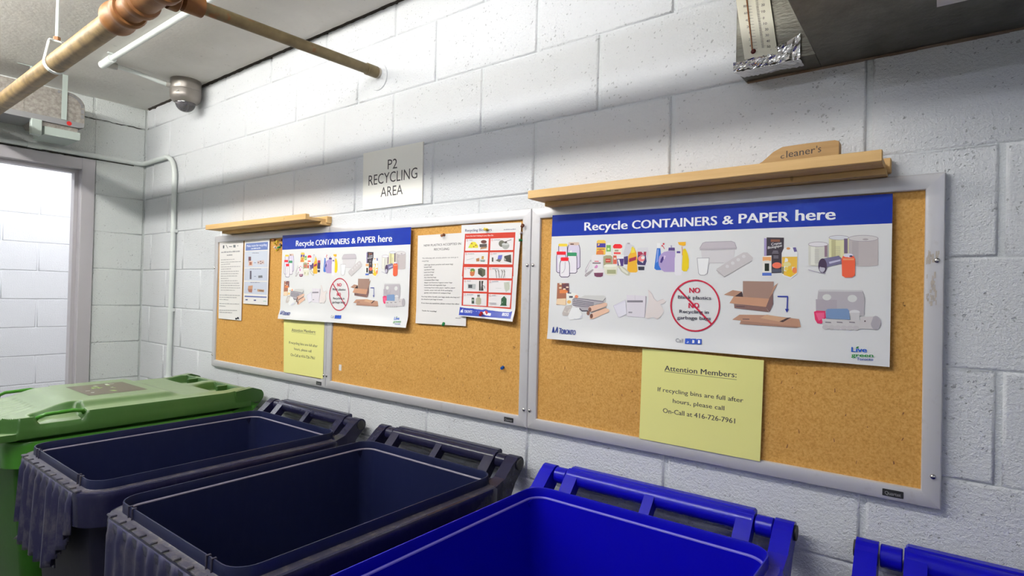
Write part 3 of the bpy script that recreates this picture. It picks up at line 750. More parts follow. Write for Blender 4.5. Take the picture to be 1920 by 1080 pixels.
('prohibition_sign',"""p|198 31 64|5234 -989 5230 -1082 5262 -1083 5266 -990
p|198 31 64|5232 -1061 5217 -1153 5249 -1158 5264 -1066
p|198 31 64|5222 -1131 5195 -1221 5226 -1230 5253 -1140
p|198 31 64|5203 -1200 5165 -1286 5195 -1299 5232 -1213
p|198 31 64|5175 -1267 5128 -1347 5156 -1363 5203 -1283
p|198 31 64|5140 -1329 5083 -1402 5108 -1422 5166 -1349
p|198 31 64|5098 -1386 5032 -1451 5054 -1475 5120 -1409
p|198 31 64|5048 -1437 4975 -1493 4994 -1519 5068 -1463
p|198 31 64|4993 -1481 4913 -1527 4929 -1556 5009 -1509
p|198 31 64|4933 -1517 4847 -1553 4859 -1584 4945 -1548
p|198 31 64|4869 -1546 4779 -1569 4787 -1602 4876 -1578
p|198 31 64|4801 -1565 4709 -1577 4712 -1610 4804 -1598
p|198 31 64|4732 -1575 4639 -1574 4637 -1608 4730 -1609
p|198 31 64|4662 -1576 4569 -1562 4563 -1596 4655 -1610
p|198 31 64|4592 -1567 4502 -1541 4491 -1574 4581 -1600
p|198 31 64|4523 -1549 4437 -1510 4422 -1542 4508 -1580
p|198 31 64|4457 -1521 4377 -1471 4358 -1500 4438 -1550
p|198 31 64|4396 -1484 4323 -1424 4299 -1450 4373 -1511
p|198 31 64|4339 -1439 4274 -1369 4248 -1392 4313 -1463
p|198 31 64|4289 -1387 4234 -1308 4204 -1328 4259 -1407
p|198 31 64|4245 -1327 4201 -1241 4169 -1257 4214 -1343
p|198 31 64|4210 -1262 4177 -1170 4143 -1182 4176 -1274
p|198 31 64|4183 -1192 4162 -1097 4127 -1105 4148 -1200
p|198 31 64|4166 -1119 4157 -1022 4122 -1025 4130 -1123
p|198 31 64|4158 -1045 4162 -947 4126 -945 4122 -1044
p|198 31 64|4160 -969 4177 -873 4141 -867 4124 -964
p|198 31 64|4171 -895 4200 -801 4166 -791 4137 -885
p|198 31 64|4192 -823 4233 -734 4200 -720 4159 -809
p|198 31 64|4222 -754 4274 -672 4243 -654 4191 -736
p|198 31 64|4260 -690 4322 -616 4294 -594 4232 -669
p|198 31 64|4306 -633 4377 -567 4352 -542 4282 -607
p|198 31 64|4359 -582 4437 -526 4416 -499 4338 -554
p|198 31 64|4417 -538 4501 -495 4485 -464 4401 -508
p|198 31 64|4480 -504 4569 -472 4557 -440 4468 -472
p|198 31 64|4547 -478 4639 -459 4631 -425 4539 -445
p|198 31 64|4616 -462 4709 -455 4706 -421 4613 -428
p|198 31 64|4687 -455 4779 -461 4781 -427 4688 -421
p|198 31 64|4757 -458 4847 -476 4854 -443 4763 -425
p|198 31 64|4826 -470 4913 -501 4924 -469 4836 -439
p|198 31 64|4892 -492 4975 -534 4989 -504 4907 -462
p|198 31 64|4956 -522 5032 -574 5050 -547 4974 -495
p|198 31 64|5014 -561 5083 -622 5104 -598 5036 -536
p|198 31 64|5067 -607 5127 -677 5152 -655 5092 -585
p|198 31 64|5114 -659 5165 -737 5192 -719 5142 -641
p|198 31 64|5154 -718 5195 -801 5224 -787 5183 -703
p|198 31 64|5187 -781 5216 -869 5247 -858 5217 -770
p|198 31 64|5211 -848 5230 -939 5261 -932 5242 -841
p|198 31 64|5227 -918 5234 -1011 5266 -1008 5259 -915
p|198 31 64|4272 -632 5066 -1429 5094 -1400 4302 -603
t|198 31 64|4566 -725 4805 -724 115|3|NO
t|60 58 75|4304 -864 5061 -872 74|2|Black plastics
t|198 31 64|4560 -1072 4792 -1067 115|3|NO
t|60 58 75|4346 -1195 5015 -1190 74|2|Recycling in
t|60 58 75|4293 -1339 5063 -1327 74|2|garbage bags"""),
('printed_cardboard_boxes',"""p|164 133 120|5741 -452 6362 -460 6345 -835 5748 -833
p|184 142 120|5338 -754 5529 -650 5722 -679 5570 -789
p|68 52 55|5570 -789 5722 -679 5753 -799
p|135 103 97|5563 -954 6212 -993 6278 -1103 5571 -1042
p|126 97 95|6273 -821 6351 -680 6359 -931 6287 -1103 6212 -997
p|180 140 117|6364 -564 6448 -487 6338 -719 6273 -821
p|202 153 124|5554 -786 6282 -821 6221 -997 5466 -937
p|191 146 122|5683 -1182 6234 -1167 6859 -1224 6895 -1383 5531 -1296
p|169 128 111|5714 -1308 6895 -1380 6819 -1403 5689 -1384
p|209 167 135|6107 -1235 6233 -1159 6635 -1215 6487 -1294
p|71 54 57|6487 -1294 6635 -1207 6713 -1197 6557 -1302
p|68 54 68|5748 -1281 5888 -1279 5888 -1265 5748 -1267
p|68 54 68|5609 -1010 5788 -1013 5789 -1001 5609 -998
p|44 58 158|6444 -783 6643 -779 6642 -754 6444 -758
p|44 58 158|6625 -759 6620 -1034 6643 -1035 6647 -759
p|44 58 158|6591 -1023 6665 -1024 6628 -1101"""),
('printed_egg_cartons',"""p|189 183 189|7201 -633 7958 -632 7998 -776 7988 -1113 7184 -1128 7187 -796
p|211 210 211|7217 -614 7950 -618 7958 -646 7209 -655
p|180 171 180|7159 -811 7531 -815 7535 -1041 7166 -1055
p|224 225 222|7432 -764 7426 -788 7410 -809 7385 -823 7355 -828 7326 -824 7300 -811 7283 -791 7276 -768 7282 -744 7299 -723 7324 -709 7353 -704 7383 -708 7408 -721 7425 -741
p|224 225 222|7872 -779 7866 -807 7849 -830 7824 -847 7793 -853 7762 -848 7736 -833 7718 -811 7712 -783 7717 -756 7734 -732 7760 -716 7791 -710 7822 -715 7848 -730 7865 -752
p|231 58 109|7130 -1065 7182 -1039 7330 -1040 7345 -1176 7269 -1299 7195 -1294 7152 -1222
p|243 103 146|7159 -1088 7314 -1075 7315 -1178 7219 -1246
p|126 153 193|7345 -1021 7377 -996 7710 -981 7741 -1016 7760 -1194 7348 -1194
p|229 228 229|7923 -1044 7917 -1062 7898 -1078 7869 -1089 7835 -1094 7801 -1092 7772 -1083 7752 -1069 7745 -1051 7752 -1033 7771 -1017 7800 -1006 7834 -1001 7868 -1004 7897 -1013 7916 -1027
p|213 210 211|7758 -1060 7919 -1053 7913 -1205 7775 -1211
p|211 207 207|7275 -1198 7944 -1203 7946 -1362 7302 -1371
p|204 198 200|7401 -1360 7390 -1388 7361 -1407 7325 -1409 7296 -1394 7284 -1366 7295 -1338 7324 -1319 7360 -1317 7389 -1333
p|204 198 200|7506 -1358 7496 -1386 7467 -1405 7432 -1407 7403 -1391 7391 -1364 7402 -1336 7430 -1317 7466 -1315 7495 -1331
p|204 198 200|7611 -1356 7600 -1384 7572 -1403 7537 -1405 7508 -1389 7497 -1362 7507 -1334 7536 -1315 7571 -1313 7599 -1329
p|204 198 200|7714 -1354 7704 -1382 7676 -1400 7641 -1402 7612 -1387 7601 -1360 7612 -1332 7640 -1313 7674 -1312 7703 -1327
p|204 198 200|7816 -1352 7806 -1380 7778 -1398 7744 -1400 7716 -1385 7705 -1358 7715 -1330 7743 -1312 7777 -1310 7805 -1325
p|204 198 200|7917 -1350 7907 -1378 7880 -1396 7846 -1398 7818 -1383 7807 -1356 7817 -1328 7844 -1310 7878 -1308 7906 -1323
p|135 128 135|7333 -1254 7433 -1254 7440 -1278 7336 -1276
p|135 128 135|7533 -1244 7631 -1245 7638 -1268 7537 -1266
p|135 128 135|7745 -1234 7840 -1235 7847 -1258 7748 -1255
p|213 207 207|7927 -1133 8167 -1114 8171 -1359 7931 -1363
p|180 174 180|8263 -1232 8258 -1283 8241 -1326 8216 -1357 8185 -1368 8155 -1360 8128 -1333 8110 -1290 8104 -1240 8109 -1188 8126 -1144 8151 -1114 8182 -1103 8212 -1112 8238 -1139 8256 -1181
p|95 81 86|8022 -1212 8020 -1221 8013 -1227 8005 -1228 7998 -1222 7995 -1213 7998 -1204 8004 -1198 8013 -1197 8020 -1203"""),
('printed_city_logo',"""t|44 63 140|1086 -1868 1162 -1871 146|3|T
t|44 63 140|1158 -1874 1602 -1874 121|3|ORONTO
p|44 63 140|879 -1854 900 -1712 923 -1694 960 -1849
p|213 216 224|899 -1832 913 -1745 925 -1745 935 -1830
p|44 63 140|960 -1852 1020 -1688 1041 -1704 1051 -1850 1025 -1852 1015 -1774 984 -1854"""),
('printed_phone_number',"""t|109 110 124|4279 -1872 4455 -1874 85|0|Call
p|33 81 191|4498 -1775 4619 -1767 4621 -1889 4501 -1898
p|33 81 191|4629 -1773 4748 -1765 4751 -1886 4632 -1895
p|33 81 191|4759 -1772 4876 -1764 4879 -1884 4761 -1892
t|243 243 243|4538 -1871 4583 -1868 75|3|3
t|243 243 243|4669 -1869 4713 -1866 74|3|1
t|243 243 243|4798 -1866 4841 -1863 74|3|1"""),
('printed_green_slogan',"""t|35 97 202|7794 -1817 8043 -1808 92|3|Live
t|39 142 64|7795 -1912 8151 -1893 71|3|green
t|46 81 169|7885 -1973 8152 -1960 53|2|Toronto
p|39 142 64|7866 -1751 7875 -1718 7917 -1701 7903 -1737"""),
]
ART['yellow']=[
('notice_lettering',"""t|64 62 66|4004 -2565 5639 -2553 118|1.6|Attention Members:
p|64 62 66|3998 -2592 5644 -2603 5645 -2595 3999 -2583
t|64 62 66|3845 -3068 5789 -3076 96|1.2|If recycling bins are full after
t|64 62 66|4221 -3292 5393 -3301 96|1.2|hours, please call
t|64 62 66|3984 -3554 5627 -3553 107|1.2|On-Call at 416-726-7961"""),
]
ART['sign']=[
('sign_lettering',"""t|58 55 57|-6179 3365 -5692 3351 334|0|P2
t|58 55 57|-7187 2895 -4689 2910 357|0|RECYCLING
t|58 55 57|-6514 2432 -5381 2435 333|0|AREA"""),
]
ART['plastics']=[
('note_heading',"""t|70 65 68|-4181 615 -2584 625 66|1.6|NEW PLASTICS ACCEPTED IN
t|70 65 68|-3714 478 -3069 474 69|1.6|RECYCLING"""),
('note_paragraph',"""t|72 65 68|-4243 221 -2684 225 37|1.2|The following soft, stretchy plastics can now go in
t|72 65 68|-4248 129 -3948 133 38|1.2|recycling:"""),
('note_list',"""t|72 65 68|-4143 7 -2891 15 38|1.3|milk bags (inner pouches and outer bag)
t|72 65 68|-4140 -75 -3801 -58 38|1.3|bread bags
t|72 65 68|-4137 -157 -3676 -143 38|1.3|sandwich bags
t|72 65 68|-4134 -239 -3689 -227 38|1.3|bulk food bags
t|72 65 68|-4131 -321 -3727 -311 38|1.3|produce bags
t|72 65 68|-4128 -402 -3594 -394 38|1.3|dry cleaning bags
t|72 65 68|-4125 -484 -3479 -477 38|1.3|newspaper/flyer bags
t|72 65 68|-4122 -566 -2902 -556 37|1.3|diaper and feminine hygiene outer bags
t|72 65 68|-4119 -648 -3164 -640 38|1.3|frozen fruit and vegetable bags
t|72 65 68|-4116 -729 -2774 -718 37|1.3|overwrap from toilet paper, napkins, paper
t|72 65 68|-4114 -811 -2894 -801 37|1.3|towels, water and soft drink packaging
t|72 65 68|-4111 -893 -2953 -883 37|1.3|garden soil, manure or compost bags"""),
('note_closing',"""t|72 65 68|-4240 -1019 -2598 -1006 37|1.3|You may either bundle your bags inside one bag and
t|72 65 68|-4237 -1102 -3282 -1093 38|1.3|tie closed or put bags in loose."""),
('note_contact',"""t|72 65 68|-4225 -1225 -2598 -1212 37|1.3|If you have any questions, please contact the office
t|72 65 68|-4199 -1472 -3541 -1471 38|1.3|Thanks for recycling!
p|149 146 149|-2721 -1616 -2657 -1615 -2656 -1638 -2721 -1639
p|149 146 149|-2650 -1619 -2584 -1618 -2584 -1636 -2650 -1637
p|149 146 149|-2578 -1614 -2541 -1613 -2540 -1635 -2578 -1636
p|149 146 149|-2534 -1616 -2510 -1616 -2509 -1635 -2534 -1635"""),
]
ART['bloopers']=[
('printed_panel',"""p|202 62 45|-2388 945 -471 905 -495 -39 -488 -347 -2468 -347 -2423 220
p|202 62 45|-2446 -21 -505 -59 -504 -536 -537 -1279 -2455 -1247
p|37 60 164|-2521 -1275 -482 -1305 -480 -1548 -2523 -1527
p|235 231 231|-2347 785 -1444 761 -1457 414 -2363 430
p|235 231 231|-1372 759 -522 748 -534 401 -1382 412
p|235 231 231|-2376 377 -1456 360 -1472 9 -2387 28
p|235 231 231|-1389 355 -532 339 -536 -12 -1405 2
p|235 231 231|-2394 -68 -1484 -80 -1474 -393 -2394 -391
p|235 231 231|-1411 -81 -539 -92 -543 -407 -1407 -402
p|235 231 231|-2392 -447 -1472 -454 -1465 -801 -2390 -800
p|235 231 231|-1406 -460 -543 -472 -560 -817 -1403 -819
p|235 231 231|-2388 -856 -1472 -856 -1473 -1219 -2394 -1212
p|235 231 231|-1397 -864 -554 -879 -586 -1232 -1407 -1227"""),
('heading_lettering',"""t|64 66 109|-2377 1007 -1337 985 77|2|Recycling Bloopers
p|166 167 180|-892 1009 -854 1009 -853 981 -891 981
p|166 167 180|-848 1004 -815 1003 -814 980 -847 980
p|166 167 180|-809 1009 -748 1008 -747 979 -808 980
p|166 167 180|-742 1007 -688 1006 -688 978 -741 979
p|166 167 180|-682 1004 -657 1004 -656 978 -681 978
p|166 167 180|-650 1000 -583 999 -582 976 -649 977
p|166 167 180|-577 1008 -514 1007 -513 975 -576 976
p|166 167 180|-507 1004 -482 1004 -481 975 -507 975
p|166 167 180|-476 1003 -460 1003 -459 975 -475 975
t|241 227 221|-2334 854 -1270 830 40|2|Items that don't belong in your Blue Bin"""),
('printed_items',"""p|227 215 62|-2223 514 -2174 622 -2104 690 -1960 677 -1844 564 -1852 500
p|202 215 72|-2244 515 -2194 584 -2077 502
p|147 90 62|-2069 634 -2079 621 -2102 616 -2125 623 -2136 636 -2126 649 -2103 654 -2079 648
p|147 90 62|-1984 538 -1993 525 -2016 520 -2040 526 -2050 540 -2041 553 -2017 558 -1994 551
p|147 90 62|-1904 582 -1913 569 -1936 564 -1959 570 -1969 584 -1960 597 -1937 601 -1914 595
p|102 60 55|-1521 668 -1528 649 -1552 633 -1588 623 -1631 620 -1674 626 -1710 638 -1735 656 -1745 677 -1737 696 -1713 712 -1677 722 -1634 725 -1591 719 -1554 706 -1530 689
p|94 88 86|-1795 609 -1515 615 -1502 507 -1782 516
p|172 131 98|-1770 454 -1731 514 -1532 524 -1511 477
p|59 52 51|-1798 556 -1508 560 -1509 572 -1799 569
p|108 107 94|-838 591 -845 555 -869 525 -905 505 -949 499 -993 508 -1030 530 -1056 562 -1066 599 -1059 635 -1035 666 -998 685 -954 691 -910 682 -873 660 -847 628
p|172 173 168|-673 526 -682 488 -710 456 -753 435 -805 429 -857 438 -902 462 -932 496 -944 535 -935 573 -906 605 -862 626 -811 632 -759 622 -714 599 -684 565
p|206 207 205|-687 571 -697 559 -725 549 -767 543 -817 543 -868 547 -911 555 -941 567 -951 580 -941 592 -913 602 -870 608 -819 608 -769 604 -726 595 -697 584
p|78 72 68|-860 628 -599 692 -605 707 -867 642
p|88 84 78|-758 625 -762 614 -773 605 -790 599 -810 597 -830 600 -847 608 -859 618 -863 629 -860 640 -849 650 -832 656 -811 657 -791 654 -774 647 -762 637
p|172 173 176|-2297 142 -2001 196 -2004 205 -2300 151
p|172 121 78|-1913 179 -1792 200 -1779 100 -1900 94
p|202 161 92|-1693 252 -1613 250 -1620 158 -1710 168
p|147 161 153|-1760 146 -1560 142 -1578 74 -1738 84
p|82 84 74|-1310 206 -1251 205 -1247 79 -1306 80
p|108 111 194|-1065 261 -913 268 -947 139 -1091 149
p|108 105 98|-1167 112 -1072 156 -947 131 -1012 65
p|70 68 62|-846 234 -604 273 -578 36 -846 100
p|147 145 137|-639 126 -643 105 -656 88 -676 77 -700 73 -725 78 -746 90 -760 107 -766 128 -761 148 -748 165 -728 177 -704 180 -679 176 -658 164 -644 146
p|186 187 180|-835 174 -769 173 -767 113 -833 114
p|196 111 72|-2148 -204 -1944 -189 -1972 -319 -2057 -351 -2129 -319
p|102 131 62|-1947 -165 -1953 -183 -1973 -199 -2003 -209 -2040 -213 -2076 -209 -2107 -198 -2129 -182 -2136 -163 -2130 -145 -2110 -129 -2079 -119 -2043 -115 -2006 -119 -1975 -130 -1954 -146
p|221 191 82|-2010 -197 -2012 -204 -2018 -211 -2028 -215 -2040 -216 -2051 -215 -2061 -210 -2068 -204 -2070 -197 -2068 -189 -2062 -183 -2052 -179 -2041 -177 -2029 -179 -2019 -183 -2013 -189
p|94 97 80|-1828 -125 -1713 -94 -1544 -151 -1543 -311 -1652 -371 -1824 -271
p|64 66 55|-1828 -125 -1679 -175 -1652 -371 -1824 -271
p|90 84 76|-1163 -159 -1138 -278 -1120 -276 -1145 -157
p|90 84 76|-1140 -269 -1114 -396 -1096 -394 -1122 -267
p|90 84 76|-1185 -163 -1109 -231 -1100 -225 -1176 -157
p|90 84 76|-1063 -159 -1037 -278 -1020 -276 -1045 -158
p|90 84 76|-1039 -270 -1014 -396 -996 -394 -1021 -268
p|90 84 76|-1084 -163 -1009 -231 -1000 -225 -1075 -157
p|90 84 76|-923 -160 -898 -278 -880 -276 -905 -159
p|90 84 76|-897 -267 -940 -393 -923 -397 -880 -271
p|90 84 76|-944 -164 -869 -232 -860 -226 -935 -158
p|90 84 76|-843 -161 -818 -279 -801 -277 -826 -159
p|90 84 76|-818 -267 -860 -392 -843 -396 -801 -271
p|90 84 76|-864 -165 -790 -232 -782 -226 -855 -159
p|147 145 143|-1025 -241 -969 -385 -961 -384 -1017 -239
p|147 145 143|-816 -241 -787 -385 -779 -384 -808 -240
p|186 189 188|-2223 -573 -1910 -578 -1916 -732 -2219 -720
p|72 76 80|-2194 -597 -2038 -599 -2039 -697 -2191 -695
p|59 54 51|-1775 -484 -1718 -483 -1709 -770 -1766 -771
p|68 64 62|-1690 -483 -1606 -483 -1634 -592 -1597 -768 -1702 -770 -1676 -609
p|68 64 62|-1643 -612 -1553 -655 -1545 -644 -1634 -601
p|68 64 62|-1562 -644 -1560 -707 -1543 -707 -1545 -644
p|200 203 188|-823 -523 -618 -506 -611 -722 -736 -802 -798 -694
p|176 191 153|-712 -523 -617 -619 -608 -614 -702 -517
p|176 191 153|-620 -611 -627 -725 -615 -726 -608 -612
p|186 187 184|-1140 -693 -914 -695 -914 -689 -1140 -687
p|72 86 74|-2051 -995 -1950 -993 -1945 -1163 -2046 -1166
p|166 177 164|-2041 -1035 -1960 -1033 -1958 -1082 -2040 -1084
p|59 56 53|-2039 -986 -1965 -985 -1965 -1008 -2038 -1009
p|184 181 156|-1879 -1015 -1823 -969 -1738 -967 -1680 -1011 -1680 -1155 -1731 -1197 -1826 -1195 -1878 -1161
p|117 113 107|-1832 -893 -1734 -891 -1732 -957 -1830 -959
p|51 88 62|-908 -992 -801 -912 -707 -987 -709 -1158 -685 -1191 -952 -1190 -913 -1149
p|147 171 153|-841 -1092 -847 -1107 -860 -1114 -875 -1108 -881 -1093 -876 -1077 -862 -1071 -848 -1077
p|202 111 113|-2256 741 -2260 723 -2250 721 -2245 739
p|202 111 113|-2257 729 -2270 716 -2262 711 -2248 724
p|202 111 113|-2263 719 -2282 715 -2279 707 -2259 712
p|202 111 113|-2273 715 -2293 720 -2296 713 -2276 707
p|202 111 113|-2285 716 -2299 730 -2308 726 -2293 712
p|202 111 113|-2296 724 -2301 743 -2311 741 -2306 723
p|202 111 113|-2301 736 -2297 754 -2307 756 -2311 738
p|202 111 113|-2300 749 -2287 762 -2295 767 -2308 754
p|202 111 113|-2294 758 -2274 762 -2278 770 -2297 765
p|202 111 113|-2284 763 -2264 757 -2261 764 -2281 770
p|202 111 113|-2271 761 -2257 747 -2249 751 -2263 765
p|202 111 113|-2261 753 -2255 735 -2245 736 -2251 754
p|166 165 170|-2204 751 -2172 750 -2171 731 -2203 733
p|166 165 170|-2167 749 -2143 748 -2143 730 -2167 731
p|166 165 170|-2139 750 -2097 748 -2097 728 -2139 730
p|166 165 170|-2093 744 -2074 743 -2074 728 -2092 728
p|166 165 170|-2070 744 -2058 744 -2058 727 -2069 727
p|202 111 113|-1287 716 -1291 699 -1281 697 -1277 714
p|202 111 113|-1287 704 -1300 691 -1292 687 -1280 699
p|202 111 113|-1293 695 -1311 691 -1308 683 -1290 688
p|202 111 113|-1303 690 -1321 696 -1324 689 -1306 683
p|202 111 113|-1314 692 -1327 705 -1335 701 -1322 688
p|202 111 113|-1324 700 -1329 717 -1338 716 -1333 699
p|202 111 113|-1329 711 -1325 729 -1334 730 -1338 713
p|202 111 113|-1328 723 -1315 736 -1323 741 -1336 728
p|202 111 113|-1322 732 -1304 736 -1307 744 -1325 739
p|202 111 113|-1313 737 -1294 731 -1291 738 -1310 744
p|202 111 113|-1301 735 -1288 722 -1280 726 -1294 739
p|202 111 113|-1291 727 -1286 710 -1277 711 -1282 728
p|166 165 170|-1238 722 -1176 719 -1176 705 -1237 708
p|166 165 170|-1169 723 -1115 721 -1114 703 -1169 705
p|166 165 170|-1108 718 -1060 716 -1060 701 -1107 703
p|166 165 170|-1053 719 -1020 718 -1019 699 -1053 701
p|166 165 170|-1013 713 -1006 713 -1006 699 -1013 699
p|202 111 113|-2284 334 -2289 316 -2278 314 -2274 332
p|202 111 113|-2285 322 -2299 308 -2290 303 -2277 317
p|202 111 113|-2291 312 -2311 308 -2307 300 -2288 305
p|202 111 113|-2301 307 -2321 313 -2324 306 -2305 300
p|202 111 113|-2314 309 -2328 323 -2336 318 -2322 304
p|202 111 113|-2324 317 -2330 335 -2340 334 -2335 315
p|202 111 113|-2330 329 -2325 347 -2336 348 -2340 330
p|202 111 113|-2329 341 -2315 354 -2324 359 -2337 346
p|202 111 113|-2322 350 -2303 355 -2307 362 -2326 358
p|202 111 113|-2312 355 -2293 350 -2289 357 -2309 362
p|202 111 113|-2300 354 -2286 340 -2278 344 -2292 358
p|202 111 113|-2290 346 -2284 328 -2274 329 -2279 347
p|166 165 170|-2232 344 -2191 343 -2190 325 -2231 326
p|166 165 170|-2183 340 -2147 339 -2147 324 -2183 325
p|166 165 170|-2140 342 -2074 341 -2073 322 -2140 324
p|166 165 170|-2066 340 -2008 339 -2007 321 -2066 322
p|166 165 170|-2001 337 -1984 337 -1983 320 -2000 321
p|202 111 113|-1303 313 -1307 296 -1298 294 -1294 311
p|202 111 113|-1304 301 -1317 289 -1309 284 -1296 297
p|202 111 113|-1310 292 -1328 288 -1325 281 -1307 285
p|202 111 113|-1319 288 -1338 293 -1341 286 -1322 281
p|202 111 113|-1331 289 -1344 302 -1352 298 -1339 285
p|202 111 113|-1341 297 -1346 314 -1355 313 -1350 295
p|202 111 113|-1346 308 -1342 325 -1351 327 -1355 310
p|202 111 113|-1345 320 -1332 333 -1340 338 -1353 325
p|202 111 113|-1339 329 -1321 334 -1324 341 -1342 336
p|202 111 113|-1330 334 -1311 328 -1308 335 -1327 341
p|202 111 113|-1318 332 -1305 319 -1297 323 -1311 337
p|202 111 113|-1308 325 -1303 307 -1294 309 -1299 326
p|166 165 170|-1255 324 -1213 323 -1213 305 -1254 306
p|166 165 170|-1209 320 -1167 319 -1166 304 -1209 305
p|166 165 170|-1163 322 -1139 321 -1138 303 -1163 304
p|166 165 170|-1135 319 -1119 318 -1119 303 -1134 303
p|202 111 113|-2298 -111 -2302 -130 -2292 -132 -2287 -113
p|202 111 113|-2299 -124 -2313 -138 -2304 -143 -2290 -129
p|202 111 113|-2305 -134 -2326 -139 -2322 -147 -2302 -142
p|202 111 113|-2316 -139 -2337 -134 -2340 -142 -2319 -147
p|202 111 113|-2329 -138 -2344 -124 -2352 -129 -2337 -143
p|202 111 113|-2340 -130 -2346 -111 -2356 -113 -2351 -132
p|202 111 113|-2345 -118 -2341 -99 -2352 -97 -2356 -116
p|202 111 113|-2344 -105 -2330 -91 -2339 -86 -2353 -100
p|202 111 113|-2338 -95 -2317 -90 -2321 -82 -2342 -87
p|202 111 113|-2327 -90 -2307 -95 -2303 -87 -2324 -82
p|202 111 113|-2314 -91 -2300 -105 -2291 -100 -2306 -86
p|202 111 113|-2303 -99 -2298 -118 -2287 -116 -2293 -98
p|166 165 170|-2243 -97 -2200 -97 -2200 -119 -2243 -118
p|166 165 170|-2193 -97 -2124 -98 -2123 -119 -2192 -119
p|166 165 170|-2116 -104 -2077 -104 -2077 -120 -2115 -119
p|166 165 170|-2070 -105 -1994 -105 -1993 -120 -2069 -120
p|166 165 170|-1987 -102 -1983 -102 -1982 -121 -1986 -121
p|202 111 113|-1322 -123 -1326 -141 -1316 -143 -1312 -125
p|202 111 113|-1323 -135 -1336 -149 -1328 -154 -1315 -140
p|202 111 113|-1329 -145 -1348 -150 -1344 -157 -1325 -152
p|202 111 113|-1339 -150 -1358 -145 -1361 -152 -1342 -157
p|202 111 113|-1351 -149 -1365 -135 -1373 -140 -1359 -153
p|202 111 113|-1361 -141 -1366 -122 -1376 -124 -1371 -142
p|202 111 113|-1366 -129 -1362 -111 -1372 -109 -1376 -127
p|202 111 113|-1365 -116 -1352 -103 -1360 -98 -1374 -112
p|202 111 113|-1359 -107 -1340 -102 -1344 -94 -1363 -99
p|202 111 113|-1349 -102 -1330 -107 -1327 -100 -1346 -94
p|202 111 113|-1337 -103 -1323 -117 -1316 -112 -1329 -98
p|202 111 113|-1327 -111 -1322 -129 -1312 -128 -1317 -109
p|166 165 170|-1271 -110 -1226 -110 -1225 -130 -1270 -130
p|166 165 170|-1219 -111 -1145 -112 -1145 -131 -1218 -130
p|166 165 170|-1138 -112 -1081 -113 -1081 -131 -1138 -131
p|166 165 170|-1074 -114 -1039 -115 -1038 -131 -1074 -131
p|166 165 170|-1032 -117 -1028 -117 -1028 -132 -1031 -131
p|202 111 113|-2297 -490 -2301 -508 -2290 -510 -2286 -491
p|202 111 113|-2298 -502 -2312 -517 -2303 -522 -2289 -507
p|202 111 113|-2304 -512 -2324 -518 -2321 -526 -2300 -520
p|202 111 113|-2315 -518 -2335 -513 -2339 -520 -2318 -526
p|202 111 113|-2327 -517 -2342 -503 -2351 -508 -2336 -522
p|202 111 113|-2339 -509 -2344 -490 -2355 -492 -2349 -510
p|202 111 113|-2344 -496 -2340 -477 -2350 -476 -2355 -495
p|202 111 113|-2343 -484 -2329 -469 -2338 -464 -2352 -479
p|202 111 113|-2337 -473 -2316 -468 -2320 -460 -2340 -466
p|202 111 113|-2326 -468 -2305 -473 -2302 -466 -2323 -460
p|202 111 113|-2313 -469 -2298 -483 -2290 -478 -2305 -464
p|202 111 113|-2302 -477 -2296 -496 -2286 -494 -2291 -476
p|166 165 170|-2242 -477 -2194 -477 -2194 -496 -2241 -496
p|166 165 170|-2190 -480 -2165 -480 -2165 -495 -2189 -496
p|166 165 170|-2161 -477 -2131 -477 -2130 -495 -2160 -495
p|166 165 170|-2126 -479 -2109 -479 -2108 -495 -2126 -495
p|166 165 170|-2105 -476 -2090 -476 -2089 -495 -2104 -495
p|202 111 113|-1316 -501 -1321 -519 -1311 -520 -1306 -502
p|202 111 113|-1317 -513 -1330 -527 -1322 -531 -1309 -518
p|202 111 113|-1323 -523 -1342 -528 -1339 -535 -1320 -530
p|202 111 113|-1333 -528 -1353 -523 -1356 -530 -1336 -535
p|202 111 113|-1345 -527 -1359 -513 -1367 -518 -1353 -532
p|202 111 113|-1356 -519 -1361 -501 -1371 -503 -1366 -521
p|202 111 113|-1361 -507 -1356 -489 -1367 -487 -1371 -506
p|202 111 113|-1360 -495 -1347 -481 -1355 -476 -1368 -490
p|202 111 113|-1354 -485 -1335 -480 -1338 -472 -1357 -478
p|202 111 113|-1344 -480 -1325 -485 -1321 -477 -1341 -472
p|202 111 113|-1332 -481 -1318 -495 -1310 -490 -1324 -476
p|202 111 113|-1322 -489 -1316 -507 -1306 -505 -1312 -487
p|166 165 170|-1265 -492 -1198 -492 -1198 -506 -1265 -507
p|166 165 170|-1191 -488 -1155 -488 -1154 -506 -1190 -506
p|166 165 170|-1148 -488 -1118 -488 -1117 -506 -1147 -506
p|166 165 170|-1111 -485 -1083 -485 -1082 -506 -1110 -506
p|166 165 170|-1076 -488 -1023 -488 -1022 -505 -1075 -506
p|202 111 113|-2292 -897 -2297 -916 -2286 -917 -2281 -898
p|202 111 113|-2293 -910 -2307 -924 -2298 -929 -2284 -915
p|202 111 113|-2300 -920 -2320 -926 -2316 -933 -2296 -928
p|202 111 113|-2310 -925 -2331 -921 -2334 -928 -2313 -933
p|202 111 113|-2323 -925 -2338 -911 -2346 -916 -2332 -930
p|202 111 113|-2334 -917 -2340 -898 -2351 -900 -2345 -918
p|202 111 113|-2340 -904 -2335 -885 -2346 -884 -2350 -903
p|202 111 113|-2338 -892 -2324 -877 -2333 -872 -2347 -887
p|202 111 113|-2332 -881 -2312 -876 -2316 -868 -2336 -874
p|202 111 113|-2322 -876 -2301 -881 -2297 -873 -2318 -868
p|202 111 113|-2309 -877 -2294 -891 -2285 -886 -2300 -872
p|202 111 113|-2298 -885 -2292 -903 -2281 -902 -2287 -883
p|166 165 170|-2237 -887 -2160 -885 -2159 -901 -2237 -902
